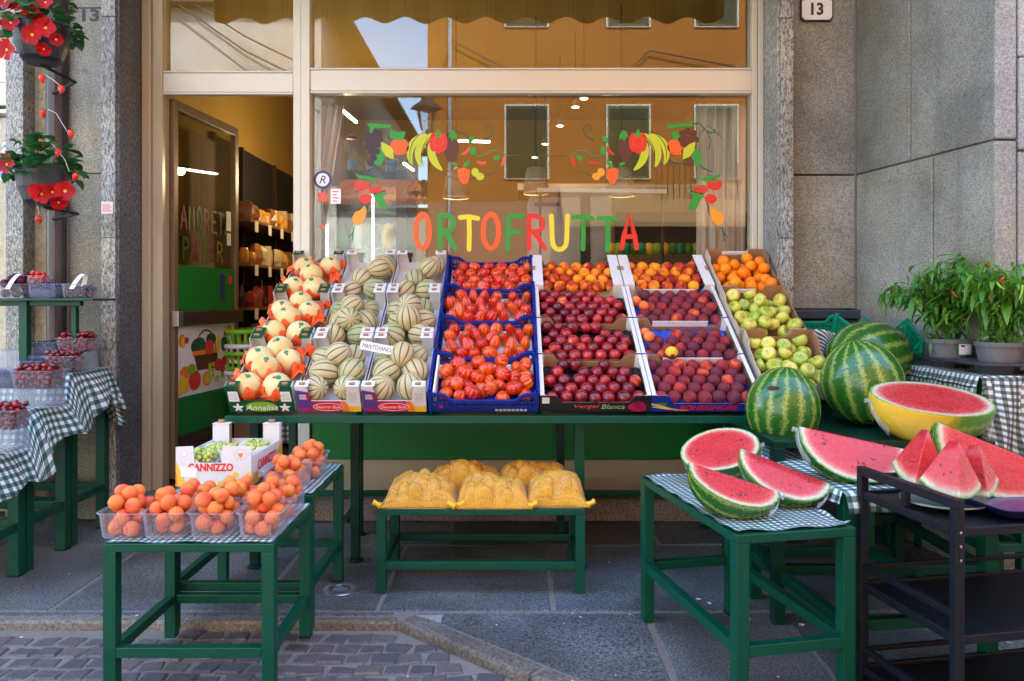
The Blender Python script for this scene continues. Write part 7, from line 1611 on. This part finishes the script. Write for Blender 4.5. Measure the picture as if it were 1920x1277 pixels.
# ---- hanging flower pots
def petunia():
    mb = MB(); 
    for k in range(5):
        a = k * 2 * PI / 5; b = len(mb.v); r = .036
        mb.v += [(0, 0, -.004)] + [(r * rr * math.cos(a + da), r * rr * math.sin(a + da), z) for rr, da, z in ((.70, -.66, .002), (1.0, -.52, .008), (1.10, 0, .002), (1.0, .52, .010), (.70, .66, .005))]
        mb.face((b, b + 1, b + 2, b + 3)); mb.face((b, b + 3, b + 4, b + 5))
    return mb
PET = petunia().mesh('blossom', [M['flower']], True); TRU = MB().lathe([(.003, -.05), (.004, -.03), (.009, -.006)], 8, cap=False).mesh('trumpet', [M['flower_pink']], True)
THR = MB().lathe([(.0, -.003), (.006, -.001)], 8, cap=False).mesh('throat', [P['amber']])
def hanging(label, loc, seed, fl, nleaf, rad=.17, up=.25):
    rs = random.Random(seed); T = thing('hanging_planter', label, 'planter', loc, 0, 'hanging flower pots on the downpipe')
    obj('pot', MB().lathe([(.085, -.20), (.11, -.185), (.138, -.11), (.152, -.0), (.16, .0), (.16, .012)], 30, cap=True, rad=lambda a, r, z: r * (1 + .008 * math.cos(30 * a))), M['dark_pot'], T, smooth=False)
    obj('saucer', MB().lathe([(.08, -.215), (.10, -.203)], 24), M['dark_pot'], T); obj('soil', MB().lathe([(.0, .0), (.148, .0)], 20, cap=False), M['soil'], T)
    for i in range(nleaf):
        a = rs.uniform(0, 2 * PI); r = rad * rs.random() ** .5 * 1.15; z = rs.uniform(0, up) * (1 - (r / rad) ** 2 * .5) - (.06 if r > rad * .9 else 0)
        d = Vector((math.cos(a), math.sin(a), rs.uniform(-.6, .8))); s = rs.uniform(.8, 1.4)
        link('leaf', rs.choice(LF2), T, loc=(r * math.cos(a), r * math.sin(a), z), rot=d.to_track_quat('X', 'Z').to_euler(), scale=(s, s, s))
    for x, y, z, s, dx_, dz_ in fl:
        d = Vector((dx_, -1, dz_)).normalized(); q = d.to_track_quat('Z', 'Y').to_euler(); F_ = link('blossom', PET, T, loc=(x, y, z), rot=q, scale=(s, s, s)); link('trumpet', TRU, F_); link('throat', THR, F_)
    mb = MB()
    for k in range(14):
        a = rs.uniform(0, 2 * PI); mb.tube([(0, 0, 0), (.1 * math.cos(a), .1 * math.sin(a), .12), (.17 * math.cos(a), .17 * math.sin(a), rs.uniform(-.05, .2))], .002, 4)
    obj('stems', mb, M['calyx'], T); return T
pB = U(83, 318, 4.55); pT = U(78, 52, 4.55); sc = 4.55 / 1450
def pxo(p, px, py, dy=-.17): q = U(px, py, 4.55 + dy); return (q.x - p.x, dy, q.z - p.z)
fB = [(*pxo(pB, x, y), s, dx_, dz_) for x, y, s, dx_, dz_ in ((12, 308, 1.5, -.2, .1), (78, 363, 1.5, .1, -.3), (98, 360, 1.3, .4, -.2), (122, 358, 1.5, .3, 0), (110, 380, 1.2, .6, -.8), (64, 358, 1.1, -.2, -.2))]
hanging('lower hanging planter with red trumpet flowers and trailing leaves', pB, 5, fB, 120, .17, .22)
fT = [(*pxo(pT, x, y), s, dx_, dz_) for x, y, s, dx_, dz_ in ((20, 42, 1.4, 0, .1), (57, 22, 1.3, .2, .3), (35, 10, 1.3, -.2, .4), (60, 65, 1.5, .1, -.2), (85, 52, 1.5, .3, 0), (12, 93, 1.6, -.2, -.1), (82, 92, 1.1, .2, -.9), (105, 74, 1.0, .9, -.3), (85, 4, 1.2, .1, .3), (10, 2, 1.3, 0, .2), (75, 38, 1.2, 0, 0))]
hanging('upper hanging planter crowded with red trumpet flowers', pT, 6, fT, 110, .18, .30)
for q_, pp, lb in ((0, pB, 'lower'), (1, pT, 'upper')): o = obj('planter_bracket', MB().tube([(-3.05, 5.14, pp.z - .23), (pp.x, 4.9, pp.z - .222), (pp.x, pp.y, pp.z - .22)], .010), M['black_metal']); tag(o, 'black metal bracket between the downpipe and the %s hanging planter' % lb, 'bracket')
# strawberry runners
for i, (pts, fr_) in enumerate((([(84, 140), (100, 150), (112, 160)], [(79, 148), (115, 168)]), ([(90, 205), (105, 212), (125, 245)], [(81, 213), (133, 251)]), ([(85, 262), (100, 272), (122, 300), (130, 322)], [(79, 269), (108, 287), (141, 332)]), ([(70, 385), (72, 395), (73, 403)], [(73, 412)]))):
    g_ = thing('strawberry_runner', ['thin runner with two strawberries, highest below the upper planter', 'thin runner with two strawberries, halfway between the planters', 'thin runner with three strawberries just above the lower planter', 'short runner with a single strawberry below the lower planter'][i], 'plant', U(*pts[0], 4.42), 0, 'strawberry runners')
    base = U(*pts[0], 4.42); obj('runner', MB().tube([U(x, y, 4.42) - base for x, y in pts], .0016, 5), M['cream_paper'], g_)
    for x, y in fr_:
        s_ = link('strawberry', FM['straw'][0], g_, loc=U(x, y, 4.42) - base, rot=(random.uniform(-.4, .4), random.uniform(-.5, .5), random.random() * 6), scale=(1.35,) * 3); link('calyx', CAL, s_, loc=(0, 0, .017), scale=(.55,) * 3)
    o = obj('stem', MB().tube([U(pts[0][0], pts[0][1], 4.42) - base, U(pts[0][0] - 6, pts[0][1] - 12, 4.5) - base], .0014, 5), M['calyx'], g_)
